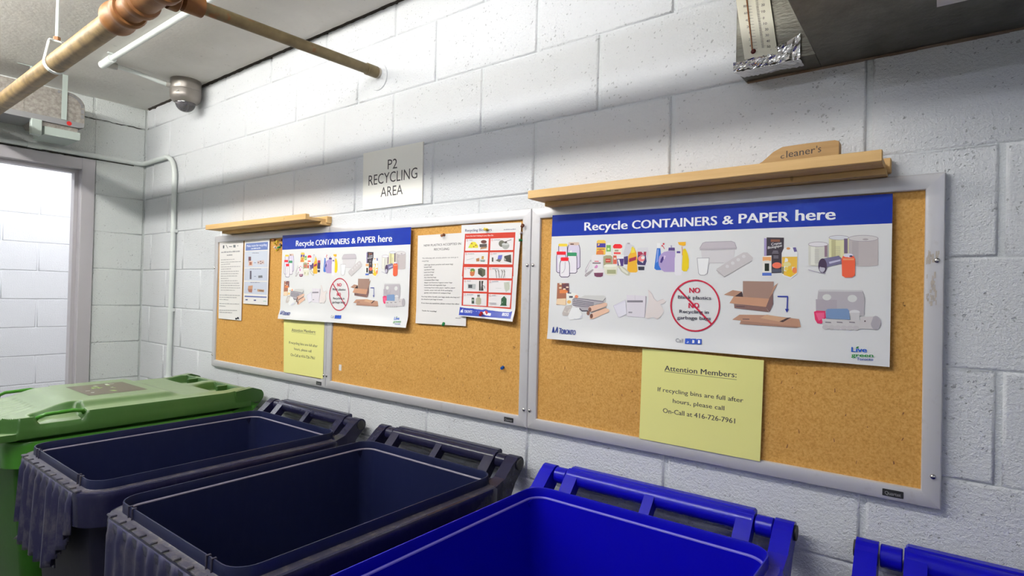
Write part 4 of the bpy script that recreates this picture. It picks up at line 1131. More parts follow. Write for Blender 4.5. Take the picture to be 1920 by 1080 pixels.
p|166 165 170|-2152 -886 -2078 -884 -2077 -899 -2152 -901
p|166 165 170|-2070 -883 -2013 -882 -2012 -898 -2070 -899
p|166 165 170|-2005 -879 -1977 -879 -1977 -897 -2004 -898
p|202 111 113|-1308 -903 -1312 -922 -1302 -923 -1298 -905
p|202 111 113|-1309 -916 -1322 -930 -1314 -934 -1301 -920
p|202 111 113|-1315 -926 -1334 -931 -1330 -939 -1312 -933
p|202 111 113|-1325 -931 -1344 -926 -1347 -934 -1328 -938
p|202 111 113|-1337 -930 -1351 -917 -1359 -922 -1345 -935
p|202 111 113|-1347 -922 -1353 -904 -1363 -906 -1357 -924
p|202 111 113|-1352 -911 -1348 -892 -1358 -891 -1362 -909
p|202 111 113|-1351 -898 -1338 -884 -1347 -880 -1360 -894
p|202 111 113|-1345 -888 -1326 -883 -1330 -876 -1349 -881
p|202 111 113|-1336 -883 -1316 -888 -1313 -880 -1332 -876
p|202 111 113|-1324 -884 -1310 -897 -1302 -892 -1316 -879
p|202 111 113|-1313 -892 -1308 -910 -1298 -908 -1303 -890
p|166 165 170|-1257 -894 -1238 -893 -1237 -908 -1257 -909
p|166 165 170|-1234 -889 -1208 -889 -1207 -908 -1233 -908
p|166 165 170|-1204 -892 -1183 -891 -1183 -907 -1203 -908
p|166 165 170|-1179 -889 -1142 -888 -1141 -906 -1179 -907
p|166 165 170|-1138 -889 -1115 -889 -1115 -906 -1137 -906
p|172 171 176|-1357 -1113 -1313 -1113 -1312 -1126 -1356 -1127
p|172 171 176|-1305 -1113 -1247 -1113 -1247 -1126 -1305 -1126
p|172 171 176|-1240 -1110 -1198 -1110 -1197 -1126 -1240 -1126
p|172 171 176|-1191 -1109 -1150 -1109 -1150 -1126 -1190 -1126
p|172 171 176|-1143 -1112 -1089 -1111 -1088 -1125 -1143 -1126
p|172 171 176|-1356 -1146 -1323 -1146 -1323 -1161 -1355 -1162
p|172 171 176|-1316 -1147 -1258 -1147 -1257 -1161 -1316 -1161
p|172 171 176|-1251 -1145 -1219 -1144 -1219 -1161 -1250 -1161
p|172 171 176|-1212 -1145 -1155 -1145 -1154 -1160 -1212 -1161
p|172 171 176|-1148 -1144 -1110 -1144 -1110 -1160 -1147 -1160
p|172 171 176|-1103 -1147 -1083 -1147 -1083 -1160 -1103 -1160"""),
('footer_logos',"""t|235 237 243|-2329 -1447 -1998 -1450 82|2|TORONTO
p|221 225 237|-2479 -1443 -2464 -1360 -2424 -1375 -2386 -1324 -2360 -1446
p|235 231 239|-1649 -1456 -1634 -1398 -1546 -1399 -1526 -1374 -1390 -1417 -1257 -1424 -1259 -1499 -1440 -1491
p|166 24 41|-1514 -1366 -1444 -1349 -1376 -1416 -1411 -1473 -1462 -1452
p|231 233 243|-824 -1395 -753 -1392 -751 -1473 -822 -1476
p|231 233 243|-738 -1396 -667 -1394 -665 -1474 -735 -1477
p|231 233 243|-651 -1398 -582 -1395 -579 -1475 -649 -1478
t|37 60 164|-803 -1460 -771 -1458 47|2|3
t|37 60 164|-716 -1461 -685 -1459 46|2|1
t|37 60 164|-630 -1462 -599 -1460 46|2|1"""),
]
ART['letter']=[
('letter_print',"""p|86 91 99|-17473 1089 -17330 1092 -17338 952 -17464 948
p|96 101 108|-17200 1104 -17021 939 -16980 948 -17159 1113
p|86 89 95|-16903 1031 -16625 1022 -16623 992 -16901 1001
p|125 130 134|-16522 1088 -16324 1081 -16317 959 -16515 966
p|144 150 155|-16187 1054 -16082 1050 -16080 1012 -16185 1016
p|164 162 165|-17631 789 -17377 790 -17375 743 -17628 742
p|164 162 165|-17350 806 -17127 807 -17123 745 -17347 743
p|164 162 165|-17099 796 -16904 797 -16901 746 -17096 745
p|164 162 165|-16878 809 -16743 809 -16739 747 -16874 746
p|164 162 165|-16715 795 -16587 795 -16584 748 -16712 747
p|164 162 165|-16561 814 -16336 815 -16332 749 -16557 748
p|164 162 165|-16309 806 -16214 806 -16211 750 -16306 749
p|164 162 165|-16188 808 -15943 810 -15940 751 -16185 750
p|164 162 165|-17068 654 -16985 655 -16982 597 -17065 596
p|164 162 165|-16970 645 -16899 646 -16896 598 -16968 597
p|164 162 165|-16885 658 -16752 659 -16749 599 -16881 598
p|164 162 165|-16738 658 -16621 659 -16618 600 -16734 599
p|164 162 165|-16607 654 -16573 654 -16570 601 -16604 600
p|169 166 167|-17626 434 -17449 436 -17447 404 -17624 401
p|169 166 167|-17421 435 -17136 439 -17134 408 -17419 404
p|169 166 167|-17109 438 -16888 441 -16886 411 -17107 408
p|169 166 167|-16860 439 -16725 440 -16724 413 -16859 411
p|169 166 167|-16698 437 -16553 439 -16551 416 -16697 414
p|169 166 167|-16526 444 -16378 445 -16377 418 -16525 416
p|169 166 167|-17619 323 -17322 324 -17321 294 -17617 293
p|169 166 167|-17294 319 -17141 319 -17139 295 -17293 295
p|169 166 167|-17113 324 -16929 324 -16927 296 -17112 295
p|169 166 167|-16902 321 -16795 321 -16794 297 -16900 296
p|169 166 167|-16769 326 -16650 327 -16648 297 -16767 297
p|169 166 167|-16623 327 -16365 328 -16363 298 -16622 297
p|169 166 167|-16338 326 -16058 327 -16057 299 -16337 298
p|169 166 167|-16032 325 -15825 326 -15823 300 -16031 299
p|169 166 167|-17612 209 -17371 215 -17369 191 -17611 185
p|169 166 167|-17346 222 -17217 225 -17215 195 -17344 192
p|169 166 167|-17192 225 -17084 228 -17083 198 -17190 195
p|169 166 167|-17060 232 -16961 234 -16959 201 -17058 198
p|169 166 167|-16935 230 -16748 234 -16747 205 -16934 201
p|169 166 167|-17606 103 -17322 104 -17321 79 -17605 77
p|169 166 167|-17295 103 -17026 105 -17025 81 -17293 79
p|169 166 167|-16999 107 -16790 108 -16789 82 -16997 81
p|169 166 167|-16764 111 -16618 112 -16617 83 -16762 82
p|169 166 167|-16591 113 -16454 113 -16452 84 -16590 83
p|169 166 167|-16427 111 -16214 112 -16213 85 -16426 84
p|169 166 167|-16188 112 -16019 113 -16018 86 -16186 85
p|169 166 167|-15993 110 -15865 111 -15864 87 -15992 86
p|169 166 167|-17600 -6 -17469 -3 -17468 -28 -17598 -30
p|169 166 167|-17441 3 -17271 6 -17269 -25 -17440 -28
p|169 166 167|-17243 2 -17106 4 -17105 -22 -17241 -24
p|169 166 167|-17079 8 -16834 12 -16832 -17 -17077 -22
p|169 166 167|-16807 11 -16659 14 -16657 -14 -16805 -17
p|169 166 167|-17594 -109 -17366 -108 -17364 -137 -17592 -138
p|169 166 167|-17338 -107 -17138 -105 -17137 -135 -17336 -137
p|169 166 167|-17111 -110 -16917 -108 -16915 -134 -17109 -135
p|169 166 167|-16890 -104 -16746 -103 -16744 -133 -16888 -134
p|169 166 167|-16719 -106 -16475 -105 -16474 -131 -16717 -132
p|169 166 167|-16449 -101 -16278 -100 -16276 -129 -16447 -131
p|169 166 167|-16251 -97 -16112 -96 -16110 -128 -16250 -129
p|169 166 167|-16086 -99 -15972 -99 -15970 -127 -16084 -128
p|169 166 167|-17587 -215 -17383 -214 -17382 -245 -17585 -246
p|169 166 167|-17356 -214 -17203 -213 -17202 -243 -17354 -244
p|169 166 167|-17176 -213 -16901 -211 -16899 -241 -17174 -243
p|169 166 167|-16873 -215 -16736 -214 -16734 -240 -16872 -241
p|169 166 167|-16709 -216 -16561 -215 -16560 -239 -16707 -240
p|169 166 167|-16535 -215 -16251 -213 -16250 -237 -16533 -239
p|169 166 167|-16225 -208 -16078 -207 -16076 -235 -16223 -236
p|169 166 167|-16051 -211 -15995 -210 -15994 -235 -16050 -235
p|169 166 167|-17581 -320 -17351 -318 -17349 -352 -17579 -354
p|169 166 167|-17322 -328 -17033 -325 -17031 -350 -17321 -352
p|169 166 167|-17006 -317 -16862 -316 -16860 -348 -17004 -349
p|169 166 167|-16835 -317 -16633 -316 -16631 -347 -16833 -348
p|169 166 167|-16606 -317 -16335 -315 -16333 -344 -16604 -346
p|169 166 167|-16308 -318 -16109 -316 -16107 -342 -16307 -344
p|169 166 167|-17574 -432 -17392 -429 -17390 -459 -17573 -462
p|169 166 167|-17371 -431 -17195 -429 -17193 -457 -17369 -459
p|169 166 167|-17174 -429 -17034 -427 -17033 -454 -17172 -456
p|169 166 167|-17014 -430 -16866 -428 -16865 -452 -17012 -454
p|169 166 167|-17568 -540 -17365 -538 -17364 -568 -17566 -569
p|169 166 167|-17337 -542 -17233 -542 -17231 -567 -17336 -568
p|169 166 167|-17206 -534 -16973 -533 -16971 -565 -17204 -567
p|169 166 167|-16946 -532 -16790 -531 -16788 -563 -16944 -565
p|169 166 167|-16762 -538 -16528 -537 -16526 -561 -16761 -563
p|169 166 167|-16501 -535 -16301 -533 -16299 -560 -16500 -561
p|169 166 167|-16275 -529 -16147 -528 -16145 -559 -16273 -560
p|169 166 167|-16120 -533 -16052 -533 -16050 -558 -16119 -558
p|169 166 167|-17561 -653 -17415 -652 -17413 -676 -17560 -677
p|169 166 167|-17387 -651 -17173 -649 -17172 -674 -17386 -676
p|169 166 167|-17146 -643 -16914 -642 -16913 -672 -17144 -674
p|169 166 167|-16887 -647 -16622 -646 -16621 -670 -16885 -672
p|169 166 167|-16595 -646 -16387 -645 -16386 -668 -16594 -670
p|169 166 167|-16361 -640 -16206 -639 -16204 -667 -16360 -668
p|169 166 167|-16180 -638 -15917 -636 -15916 -665 -16178 -667
p|169 166 167|-17555 -753 -17416 -752 -17414 -783 -17553 -785
p|169 166 167|-17388 -754 -17208 -752 -17206 -782 -17387 -783
p|169 166 167|-17180 -756 -16939 -755 -16938 -780 -17178 -782
p|169 166 167|-16912 -750 -16705 -748 -16703 -778 -16911 -780
p|169 166 167|-16678 -746 -16478 -745 -16476 -776 -16676 -778
p|169 166 167|-16451 -749 -16254 -748 -16252 -774 -16450 -776
p|169 166 167|-16228 -744 -16118 -743 -16117 -773 -16226 -774
p|169 166 167|-16092 -749 -15861 -747 -15860 -771 -16090 -773
p|169 166 167|-17549 -861 -17418 -860 -17416 -891 -17547 -892
p|169 166 167|-17390 -863 -17239 -861 -17237 -890 -17388 -891
p|169 166 167|-17211 -860 -17033 -858 -17031 -888 -17210 -889
p|169 166 167|-17006 -862 -16795 -861 -16794 -886 -17004 -888
p|169 166 167|-16768 -855 -16636 -854 -16634 -885 -16767 -886
p|169 166 167|-16609 -856 -16423 -855 -16422 -883 -16607 -884
p|169 166 167|-16397 -856 -16283 -855 -16282 -882 -16395 -883
p|169 166 167|-16257 -856 -16157 -856 -16156 -881 -16255 -882
p|169 166 167|-16131 -856 -15933 -854 -15932 -879 -16130 -881
p|169 166 167|-15908 -847 -15811 -847 -15809 -878 -15906 -879
p|169 166 167|-17542 -973 -17329 -972 -17327 -998 -17541 -1000
p|169 166 167|-17301 -974 -17083 -973 -17082 -997 -17300 -998
p|169 166 167|-17056 -968 -16770 -966 -16768 -995 -17054 -997
p|169 166 167|-16742 -971 -16476 -969 -16475 -993 -16741 -995
p|169 166 167|-16449 -970 -16338 -969 -16336 -992 -16448 -993
p|169 166 167|-16311 -969 -16252 -969 -16251 -992 -16310 -992
p|162 160 161|-17657 -1202 -17437 -1200 -17436 -1227 -17655 -1229
p|162 160 161|-17409 -1202 -17183 -1200 -17182 -1225 -17408 -1227
p|162 160 161|-17156 -1192 -16903 -1190 -16901 -1223 -17154 -1225
p|162 160 161|-16876 -1192 -16746 -1191 -16745 -1222 -16874 -1223
p|162 160 161|-16719 -1192 -16477 -1190 -16475 -1219 -16718 -1221
p|162 160 161|-16450 -1191 -16277 -1189 -16275 -1218 -16448 -1219
p|162 160 161|-16250 -1189 -16036 -1187 -16034 -1216 -16249 -1218
p|162 160 161|-16010 -1187 -15807 -1186 -15805 -1214 -16008 -1216
p|162 160 161|-17651 -1304 -17496 -1303 -17494 -1329 -17649 -1330
p|162 160 161|-17468 -1305 -17221 -1303 -17220 -1327 -17466 -1329
p|162 160 161|-17194 -1303 -17032 -1301 -17030 -1325 -17192 -1327
p|162 160 161|-17004 -1296 -16720 -1294 -16718 -1323 -17003 -1325
p|162 160 161|-16693 -1292 -16597 -1291 -16595 -1322 -16691 -1323
p|162 160 161|-16570 -1294 -16454 -1293 -16452 -1321 -16568 -1322
p|162 160 161|-16427 -1292 -16232 -1290 -16231 -1319 -16426 -1321
p|162 160 161|-16206 -1286 -16099 -1285 -16097 -1318 -16204 -1319
p|162 160 161|-17645 -1408 -17379 -1408 -17377 -1432 -17643 -1432
p|162 160 161|-17353 -1408 -17249 -1409 -17248 -1432 -17352 -1432
p|162 160 161|-17225 -1399 -17057 -1399 -17055 -1433 -17223 -1432
p|162 160 161|-17031 -1409 -16814 -1409 -16812 -1433 -17030 -1433
p|162 160 161|-16789 -1408 -16777 -1408 -16775 -1433 -16787 -1433
p|162 160 161|-17634 -1594 -17450 -1591 -17448 -1624 -17632 -1627
p|162 160 161|-17422 -1595 -17137 -1591 -17136 -1618 -17420 -1623
p|162 160 161|-17110 -1590 -16944 -1588 -16943 -1615 -17108 -1618
p|162 160 161|-16917 -1582 -16704 -1579 -16702 -1611 -16915 -1615
p|162 160 161|-16677 -1586 -16414 -1582 -16412 -1606 -16675 -1611
p|162 160 161|-16387 -1583 -16257 -1581 -16255 -1604 -16386 -1606
p|162 160 161|-16231 -1573 -16046 -1570 -16044 -1600 -16229 -1603
p|162 160 161|-16020 -1577 -15844 -1574 -15843 -1597 -16018 -1600
p|162 160 161|-17627 -1700 -17509 -1701 -17507 -1729 -17626 -1728
p|162 160 161|-17492 -1701 -17340 -1702 -17338 -1730 -17490 -1729
p|162 160 161|-17323 -1700 -17239 -1701 -17237 -1731 -17321 -1730
p|162 160 161|-17222 -1703 -17125 -1704 -17123 -1732 -17220 -1731
p|162 160 161|-17108 -1707 -17039 -1707 -17038 -1733 -17106 -1732
p|162 160 161|-17615 -1903 -17398 -1899 -17396 -1926 -17614 -1930
p|162 160 161|-17370 -1900 -17215 -1897 -17214 -1922 -17369 -1925
p|162 160 161|-17187 -1896 -17010 -1892 -17008 -1917 -17186 -1921
p|162 160 161|-16983 -1886 -16881 -1883 -16879 -1914 -16981 -1917
p|162 160 161|-16853 -1886 -16664 -1882 -16663 -1910 -16852 -1914
p|162 160 161|-16638 -1879 -16536 -1877 -16534 -1907 -16636 -1909
p|162 160 161|-16509 -1876 -16407 -1874 -16405 -1904 -16508 -1906
p|162 160 161|-16381 -1873 -16190 -1869 -16188 -1899 -16379 -1903
p|162 160 161|-16164 -1867 -16021 -1864 -16019 -1895 -16162 -1899
p|162 160 161|-17610 -1998 -17325 -1992 -17323 -2026 -17607 -2032
p|162 160 161|-17297 -1995 -17112 -1992 -17111 -2022 -17295 -2026
p|162 160 161|-17085 -1990 -16853 -1986 -16851 -2017 -17083 -2022
p|162 160 161|-16826 -1985 -16575 -1981 -16574 -2012 -16824 -2017
p|162 160 161|-16548 -1984 -16436 -1981 -16435 -2009 -16547 -2012"""),
]
ART['leaflet']=[
('leaflet_print',"""p|112 131 189|-15409 1110 -13571 1116 -13580 783 -15420 791
p|206 212 225|-15491 755 -13577 740 -13554 48 -15480 41
p|200 206 221|-15463 4 -13552 9 -13537 -537 -15463 -531
p|200 206 221|-15460 -583 -13548 -580 -13546 -1125 -15460 -1103
p|97 113 173|-15382 -1198 -13555 -1203 -13566 -1253 -15393 -1258
t|233 235 241|-15313 943 -13655 948 98|2|Make room for recycling
p|219 225 237|-14939 877 -14722 878 -14721 845 -14937 843
p|219 225 237|-14699 889 -14509 891 -14507 846 -14697 845
p|219 225 237|-14485 883 -14319 884 -14317 848 -14483 846
p|219 225 237|-14296 892 -14181 893 -14179 849 -14294 848
p|219 225 237|-14157 883 -14135 883 -14133 849 -14156 849
p|146 147 164|-14843 684 -14765 682 -14763 656 -14842 658
p|146 147 164|-14748 688 -14645 685 -14643 653 -14746 655
p|146 147 164|-14628 680 -14546 678 -14544 650 -14627 652
p|146 147 164|-14529 681 -14380 677 -14379 646 -14527 650
p|146 147 164|-14364 676 -14273 673 -14272 643 -14362 646
p|146 147 164|-15003 -6 -14802 -8 -14800 -38 -15002 -37
p|146 147 164|-14777 -7 -14600 -8 -14598 -40 -14775 -39
p|146 147 164|-14575 -13 -14404 -15 -14402 -42 -14574 -40
p|146 147 164|-14380 -11 -14252 -12 -14250 -43 -14378 -42
p|146 147 164|-14228 -15 -14046 -16 -14045 -44 -14226 -43
p|146 147 164|-14914 -599 -14740 -598 -14739 -630 -14912 -631
p|146 147 164|-14717 -598 -14587 -597 -14585 -629 -14715 -630
p|146 147 164|-14563 -597 -14328 -595 -14326 -627 -14562 -629
p|146 147 164|-14305 -599 -14187 -599 -14186 -626 -14303 -627
p|146 147 164|-14164 -601 -14110 -600 -14108 -626 -14163 -626
p|107 74 83|-15146 517 -14919 513 -14905 263 -15132 266
p|225 196 183|-15108 340 -14754 326 -14756 107 -15123 104
p|171 108 86|-15048 283 -14835 280 -14842 152 -15041 155
p|210 192 189|-14378 320 -13836 347 -13800 175 -14343 175
p|116 78 83|-14224 253 -14239 238 -14277 232 -14316 239 -14333 254 -14318 270 -14280 275 -14240 268
p|116 78 83|-14049 293 -14064 278 -14102 273 -14141 279 -14158 295 -14143 310 -14104 316 -14066 309
p|116 78 83|-13885 248 -13900 233 -13937 227 -13976 234 -13993 249 -13977 264 -13940 270 -13901 263
p|116 78 83|-14017 199 -14032 184 -14070 179 -14109 185 -14125 201 -14110 216 -14072 222 -14034 215
p|89 84 100|-14984 -103 -14843 -104 -14823 -470 -14978 -470
p|116 117 125|-14261 -317 -13936 -303 -13904 -403 -14242 -418
p|194 147 115|-15076 -765 -14696 -739 -14714 -907 -15124 -913
p|161 110 92|-15124 -913 -14714 -907 -14748 -1054 -15032 -1037
p|184 147 115|-14313 -895 -13756 -916 -13764 -1015 -14280 -1002
p|116 88 77|-14146 -935 -13808 -945 -13833 -988 -14110 -985
p|77 94 144|-14647 235 -14473 233 -14474 251 -14648 254
p|77 94 144|-14615 -355 -14442 -355 -14443 -337 -14616 -337
p|77 94 144|-14584 -922 -14411 -919 -14412 -901 -14585 -904
p|77 86 135|-15301 -1352 -15101 -1347 -15098 -1398 -15298 -1403
p|77 86 135|-14578 -1356 -14385 -1351 -14382 -1402 -14575 -1407
p|146 186 154|-13798 -1385 -13754 -1385 -13752 -1415 -13797 -1415
p|146 186 154|-13747 -1386 -13675 -1385 -13673 -1414 -13745 -1414
p|146 186 154|-13668 -1386 -13611 -1386 -13610 -1413 -13666 -1413
p|146 186 154|-13604 -1388 -13569 -1387 -13568 -1412 -13603 -1413
p|146 186 154|-13562 -1390 -13558 -1390 -13557 -1412 -13561 -1412"""),
]
ART['thermometer']=[
('scale_print',"""t|84 71 73|5821 5214 5885 5201 48|1.5|80
t|84 71 73|5838 5064 5901 5052 48|1.5|60
t|84 71 73|5869 4908 5932 4896 48|1.5|40
t|84 71 73|5896 4764 5959 4752 48|1.5|20
t|84 71 73|5944 4629 5976 4627 48|1.5|0
t|84 71 73|5940 4490 6003 4480 48|1.5|20
t|84 71 73|5956 4354 6019 4344 48|1.5|40
t|84 71 73|5983 4222 6046 4213 48|1.5|60
t|84 71 73|6170 5139 6235 5126 48|1.5|20
t|84 71 73|6183 5001 6247 4988 48|1.5|10
t|84 71 73|6206 4860 6236 4857 47|1.5|0
t|84 71 73|6221 4743 6286 4731 47|1.5|10
t|84 71 73|6251 4617 6315 4605 47|1.5|20
t|84 71 73|6263 4496 6327 4485 47|1.5|30
t|84 71 73|6285 4371 6349 4360 47|1.5|40
t|84 71 73|6297 4256 6361 4245 47|1.5|50
p|84 71 73|5900 5210 5985 5191 5984 5198 5900 5216
p|84 71 73|5935 5138 5993 5127 5993 5132 5935 5143
p|84 71 73|5919 5079 6003 5061 6003 5067 5919 5086
p|84 71 73|5954 5008 6012 4997 6012 5001 5953 5012
p|84 71 73|5938 4948 6022 4931 6021 4937 5937 4955
p|84 71 73|5972 4877 6030 4867 6030 4871 5972 4881
p|84 71 73|5957 4818 6040 4801 6040 4808 5956 4824
p|84 71 73|5991 4747 6049 4738 6049 4742 5991 4751
p|84 71 73|5975 4688 6059 4671 6058 4678 5975 4694
p|84 71 73|6010 4617 6067 4608 6067 4612 6009 4622
p|84 71 73|5994 4558 6077 4542 6077 4549 5993 4564
p|84 71 73|6028 4488 6086 4479 6085 4483 6028 4492
p|84 71 73|6012 4428 6096 4413 6095 4420 6012 4435
p|84 71 73|6047 4359 6104 4350 6104 4354 6046 4363
p|84 71 73|6031 4299 6114 4285 6114 4291 6030 4306
p|84 71 73|6065 4230 6123 4222 6122 4226 6065 4234
p|84 71 73|6056 5284 6104 5278 6103 5284 6055 5290
p|84 71 73|6059 5271 6106 5265 6105 5268 6058 5274
p|84 71 73|6061 5256 6108 5250 6107 5253 6060 5259
p|84 71 73|6063 5241 6110 5235 6109 5238 6062 5244
p|84 71 73|6065 5226 6112 5220 6111 5224 6064 5230
p|84 71 73|6067 5211 6114 5205 6113 5209 6067 5215
p|84 71 73|6069 5197 6147 5182 6146 5185 6069 5200
p|84 71 73|6071 5182 6118 5176 6117 5179 6071 5185
p|84 71 73|6073 5167 6120 5161 6119 5164 6073 5170
p|84 71 73|6075 5152 6122 5146 6121 5150 6075 5156
p|84 71 73|6077 5136 6125 5130 6124 5136 6076 5142
p|84 71 73|6079 5123 6126 5117 6126 5120 6079 5126
p|84 71 73|6081 5108 6128 5102 6128 5105 6081 5111
p|84 71 73|6084 5093 6130 5087 6130 5091 6083 5096
p|84 71 73|6086 5078 6132 5073 6132 5076 6085 5082
p|84 71 73|6088 5063 6134 5058 6134 5061 6087 5067
p|84 71 73|6090 5049 6167 5034 6167 5038 6089 5052
p|84 71 73|6092 5034 6138 5028 6138 5032 6091 5037
p|84 71 73|6094 5019 6140 5014 6140 5017 6093 5023
p|84 71 73|6096 5004 6142 4999 6142 5002 6095 5008
p|84 71 73|6097 4988 6145 4983 6144 4989 6097 4994
p|84 71 73|6100 4975 6147 4969 6146 4973 6100 4978
p|84 71 73|6102 4960 6149 4955 6148 4958 6102 4964
p|84 71 73|6104 4945 6151 4940 6150 4943 6104 4949
p|84 71 73|6106 4931 6153 4925 6152 4929 6106 4934
p|84 71 73|6108 4916 6155 4911 6154 4914 6108 4919
p|84 71 73|6110 4901 6188 4887 6187 4891 6110 4905
p|84 71 73|6112 4886 6159 4881 6158 4885 6112 4890
p|84 71 73|6114 4872 6161 4867 6160 4870 6114 4875
p|84 71 73|6116 4857 6163 4852 6162 4855 6116 4860
p|84 71 73|6118 4841 6166 4836 6165 4842 6117 4847
p|84 71 73|6121 4828 6167 4822 6166 4826 6120 4831
p|84 71 73|6123 4813 6169 4808 6169 4811 6122 4816
p|84 71 73|6125 4798 6171 4793 6171 4796 6124 4801
p|84 71 73|6127 4783 6173 4778 6173 4782 6126 4787
p|84 71 73|6129 4769 6175 4764 6175 4767 6128 4772
p|84 71 73|6131 4754 6208 4741 6208 4744 6130 4757
p|84 71 73|6133 4739 6179 4734 6179 4738 6132 4743
p|84 71 73|6135 4725 6181 4720 6181 4723 6134 4728
p|84 71 73|6137 4710 6183 4705 6183 4709 6136 4713
p|84 71 73|6139 4694 6186 4689 6185 4695 6138 4700
p|84 71 73|6141 4681 6187 4676 6187 4679 6141 4684
p|84 71 73|6143 4666 6189 4661 6189 4665 6143 4669
p|84 71 73|6145 4651 6191 4647 6191 4650 6145 4655
p|84 71 73|6147 4636 6194 4632 6193 4635 6147 4640
p|84 71 73|6149 4622 6196 4617 6195 4621 6149 4625
p|84 71 73|6151 4607 6228 4595 6228 4598 6151 4611
p|84 71 73|6153 4592 6200 4588 6199 4591 6153 4596
p|84 71 73|6155 4578 6202 4573 6201 4577 6155 4581
p|84 71 73|6157 4563 6204 4559 6203 4562 6157 4567
p|84 71 73|6159 4547 6207 4543 6206 4549 6158 4553
p|84 71 73|6162 4534 6208 4530 6207 4533 6161 4537
p|84 71 73|6164 4519 6210 4515 6209 4518 6163 4523
p|84 71 73|6166 4505 6212 4500 6211 4504 6165 4508
p|84 71 73|6168 4490 6214 4486 6213 4489 6167 4493
p|84 71 73|6170 4475 6216 4471 6215 4474 6169 4479
p|84 71 73|6172 4461 6248 4449 6248 4452 6171 4464
p|84 71 73|6174 4446 6220 4442 6219 4445 6173 4449
p|84 71 73|6176 4431 6222 4427 6221 4431 6175 4435
p|84 71 73|6178 4417 6224 4413 6223 4416 6177 4420
p|84 71 73|6179 4401 6227 4397 6226 4403 6178 4407
p|84 71 73|6182 4388 6228 4384 6228 4387 6181 4391
p|84 71 73|6184 4373 6230 4369 6230 4372 6183 4376
p|84 71 73|6186 4358 6232 4354 6232 4358 6186 4362
p|84 71 73|6188 4344 6234 4340 6234 4343 6188 4347
p|84 71 73|6190 4329 6236 4325 6236 4329 6190 4332
p|84 71 73|6192 4315 6269 4303 6268 4306 6192 4318
p|84 71 73|6194 4300 6240 4296 6240 4300 6194 4303
p|84 71 73|6196 4285 6242 4282 6242 4285 6196 4289
p|84 71 73|6198 4271 6244 4267 6244 4270 6198 4274"""),
]
ART['block']=[
('handwritten_lettering',"""t|82 73 68|6534 1988 6605 1996 98|1|c
t|82 73 68|6642 1999 7161 2025 136|0.6|leaner
t|82 73 68|7182 2022 7266 2039 134|0.4|'s"""),
]
ART['badge']=[
('badge_lettering',"""t|204 204 204|8400 -4475 8619 -4463 48|1|Quartet"""),
]
# ================================================================== THE SETTING
# --- painted block walls: a mortar slab with every block a piece of its own
_blk = {}
def block_mesh(wd, hg, gx=0.0125, gz=0.0045, d=0.0055, key=''):
    k = (round(wd, 4), round(hg, 4), key)
    if k in _blk: return _blk[k]
    hw, hh = (wd-gx)/2, (hg-gz)/2; L = []
    for (ins, y) in ((-0.0014, 0.0), (0.0, -d*0.5), (0.0014, -d*0.88), (0.0042, -d)):
        L.append([(-hw+ins, y, -hh+ins), (hw-ins, y, -hh+ins), (hw-ins, y, hh-ins), (-hw+ins, y, hh-ins)])
    v = [q for R in L for q in R]; f = [(i*4+j, i*4+(j+1) % 4, (i+1)*4+(j+1) % 4, (i+1)*4+j) for i in range(3) for j in range(4)] + [(12, 13, 14, 15)]
    me = bpy.data.meshes.new('block'); me.from_pydata(v, [], f)
    me.polygons.foreach_set('use_smooth', [True]*12+[False]); me.update(); _blk[k] = me; return me
def lay_blocks(wall, m, axis, plane, a0, a1, zlo, zhi, off_even, off_odd, hole=None, key=''):
    """axis 'x': wall along x facing -y at y = plane; axis 'y': wall along y facing +x at x = plane"""
    k = math.ceil(zlo/0.2 - 1e-6)
    rows = []
    if k*0.2 - zlo > 0.03: rows.append((zlo, k*0.2, k))
    while k*0.2 < zhi - 0.03:
        rows.append((k*0.2, min((k+1)*0.2, zhi), k+1)); k += 1
    for (z0, z1, top) in rows:
        off = off_even if top % 2 == 0 else off_odd
        n0 = math.floor((a0-off)/0.4)
        n = n0
        while off+n*0.4 < a1-1e-6:
            s0, s1 = max(a0, off+n*0.4), min(a1, off+(n+1)*0.4); n += 1
            segs = [(s0, s1)]
            if hole and z0 < hole[2]-0.02:
                segs = []
                if s0 < hole[0]: segs.append((s0, min(s1, hole[0])))
                if s1 > hole[1]: segs.append((max(s0, hole[1]), s1))
            for (b0, b1) in segs:
                if b1-b0 < 0.03: continue
                me = block_mesh(b1-b0, z1-z0, key=key)
                if not me.materials: me.materials.append(m)
                o = bpy.data.objects.new('block', me); COL.objects.link(o); o.parent = wall
                j = rnd.uniform(-0.0004, 0.0004); c = (b0+b1)/2
                if axis == 'x': o.location = (c, plane+j, (z0+z1)/2+ZO)
                else: o.location = (plane+j, c, (z0+z1)/2+ZO); o.rotation_euler = (0, 0, math.pi/2)
JD = 0.0055
mb = MB().box(XL-0.3, XR+0.2, JD, 0.2, FLOOR-0.1, CEIL+0.1)
wall_back = struct('wall_back', mb, M_MORTAR)
lay_blocks(wall_back, M_WALL, 'x', JD, XL, XR, FLOOR, CEIL, 0.0, 0.2, key='b')

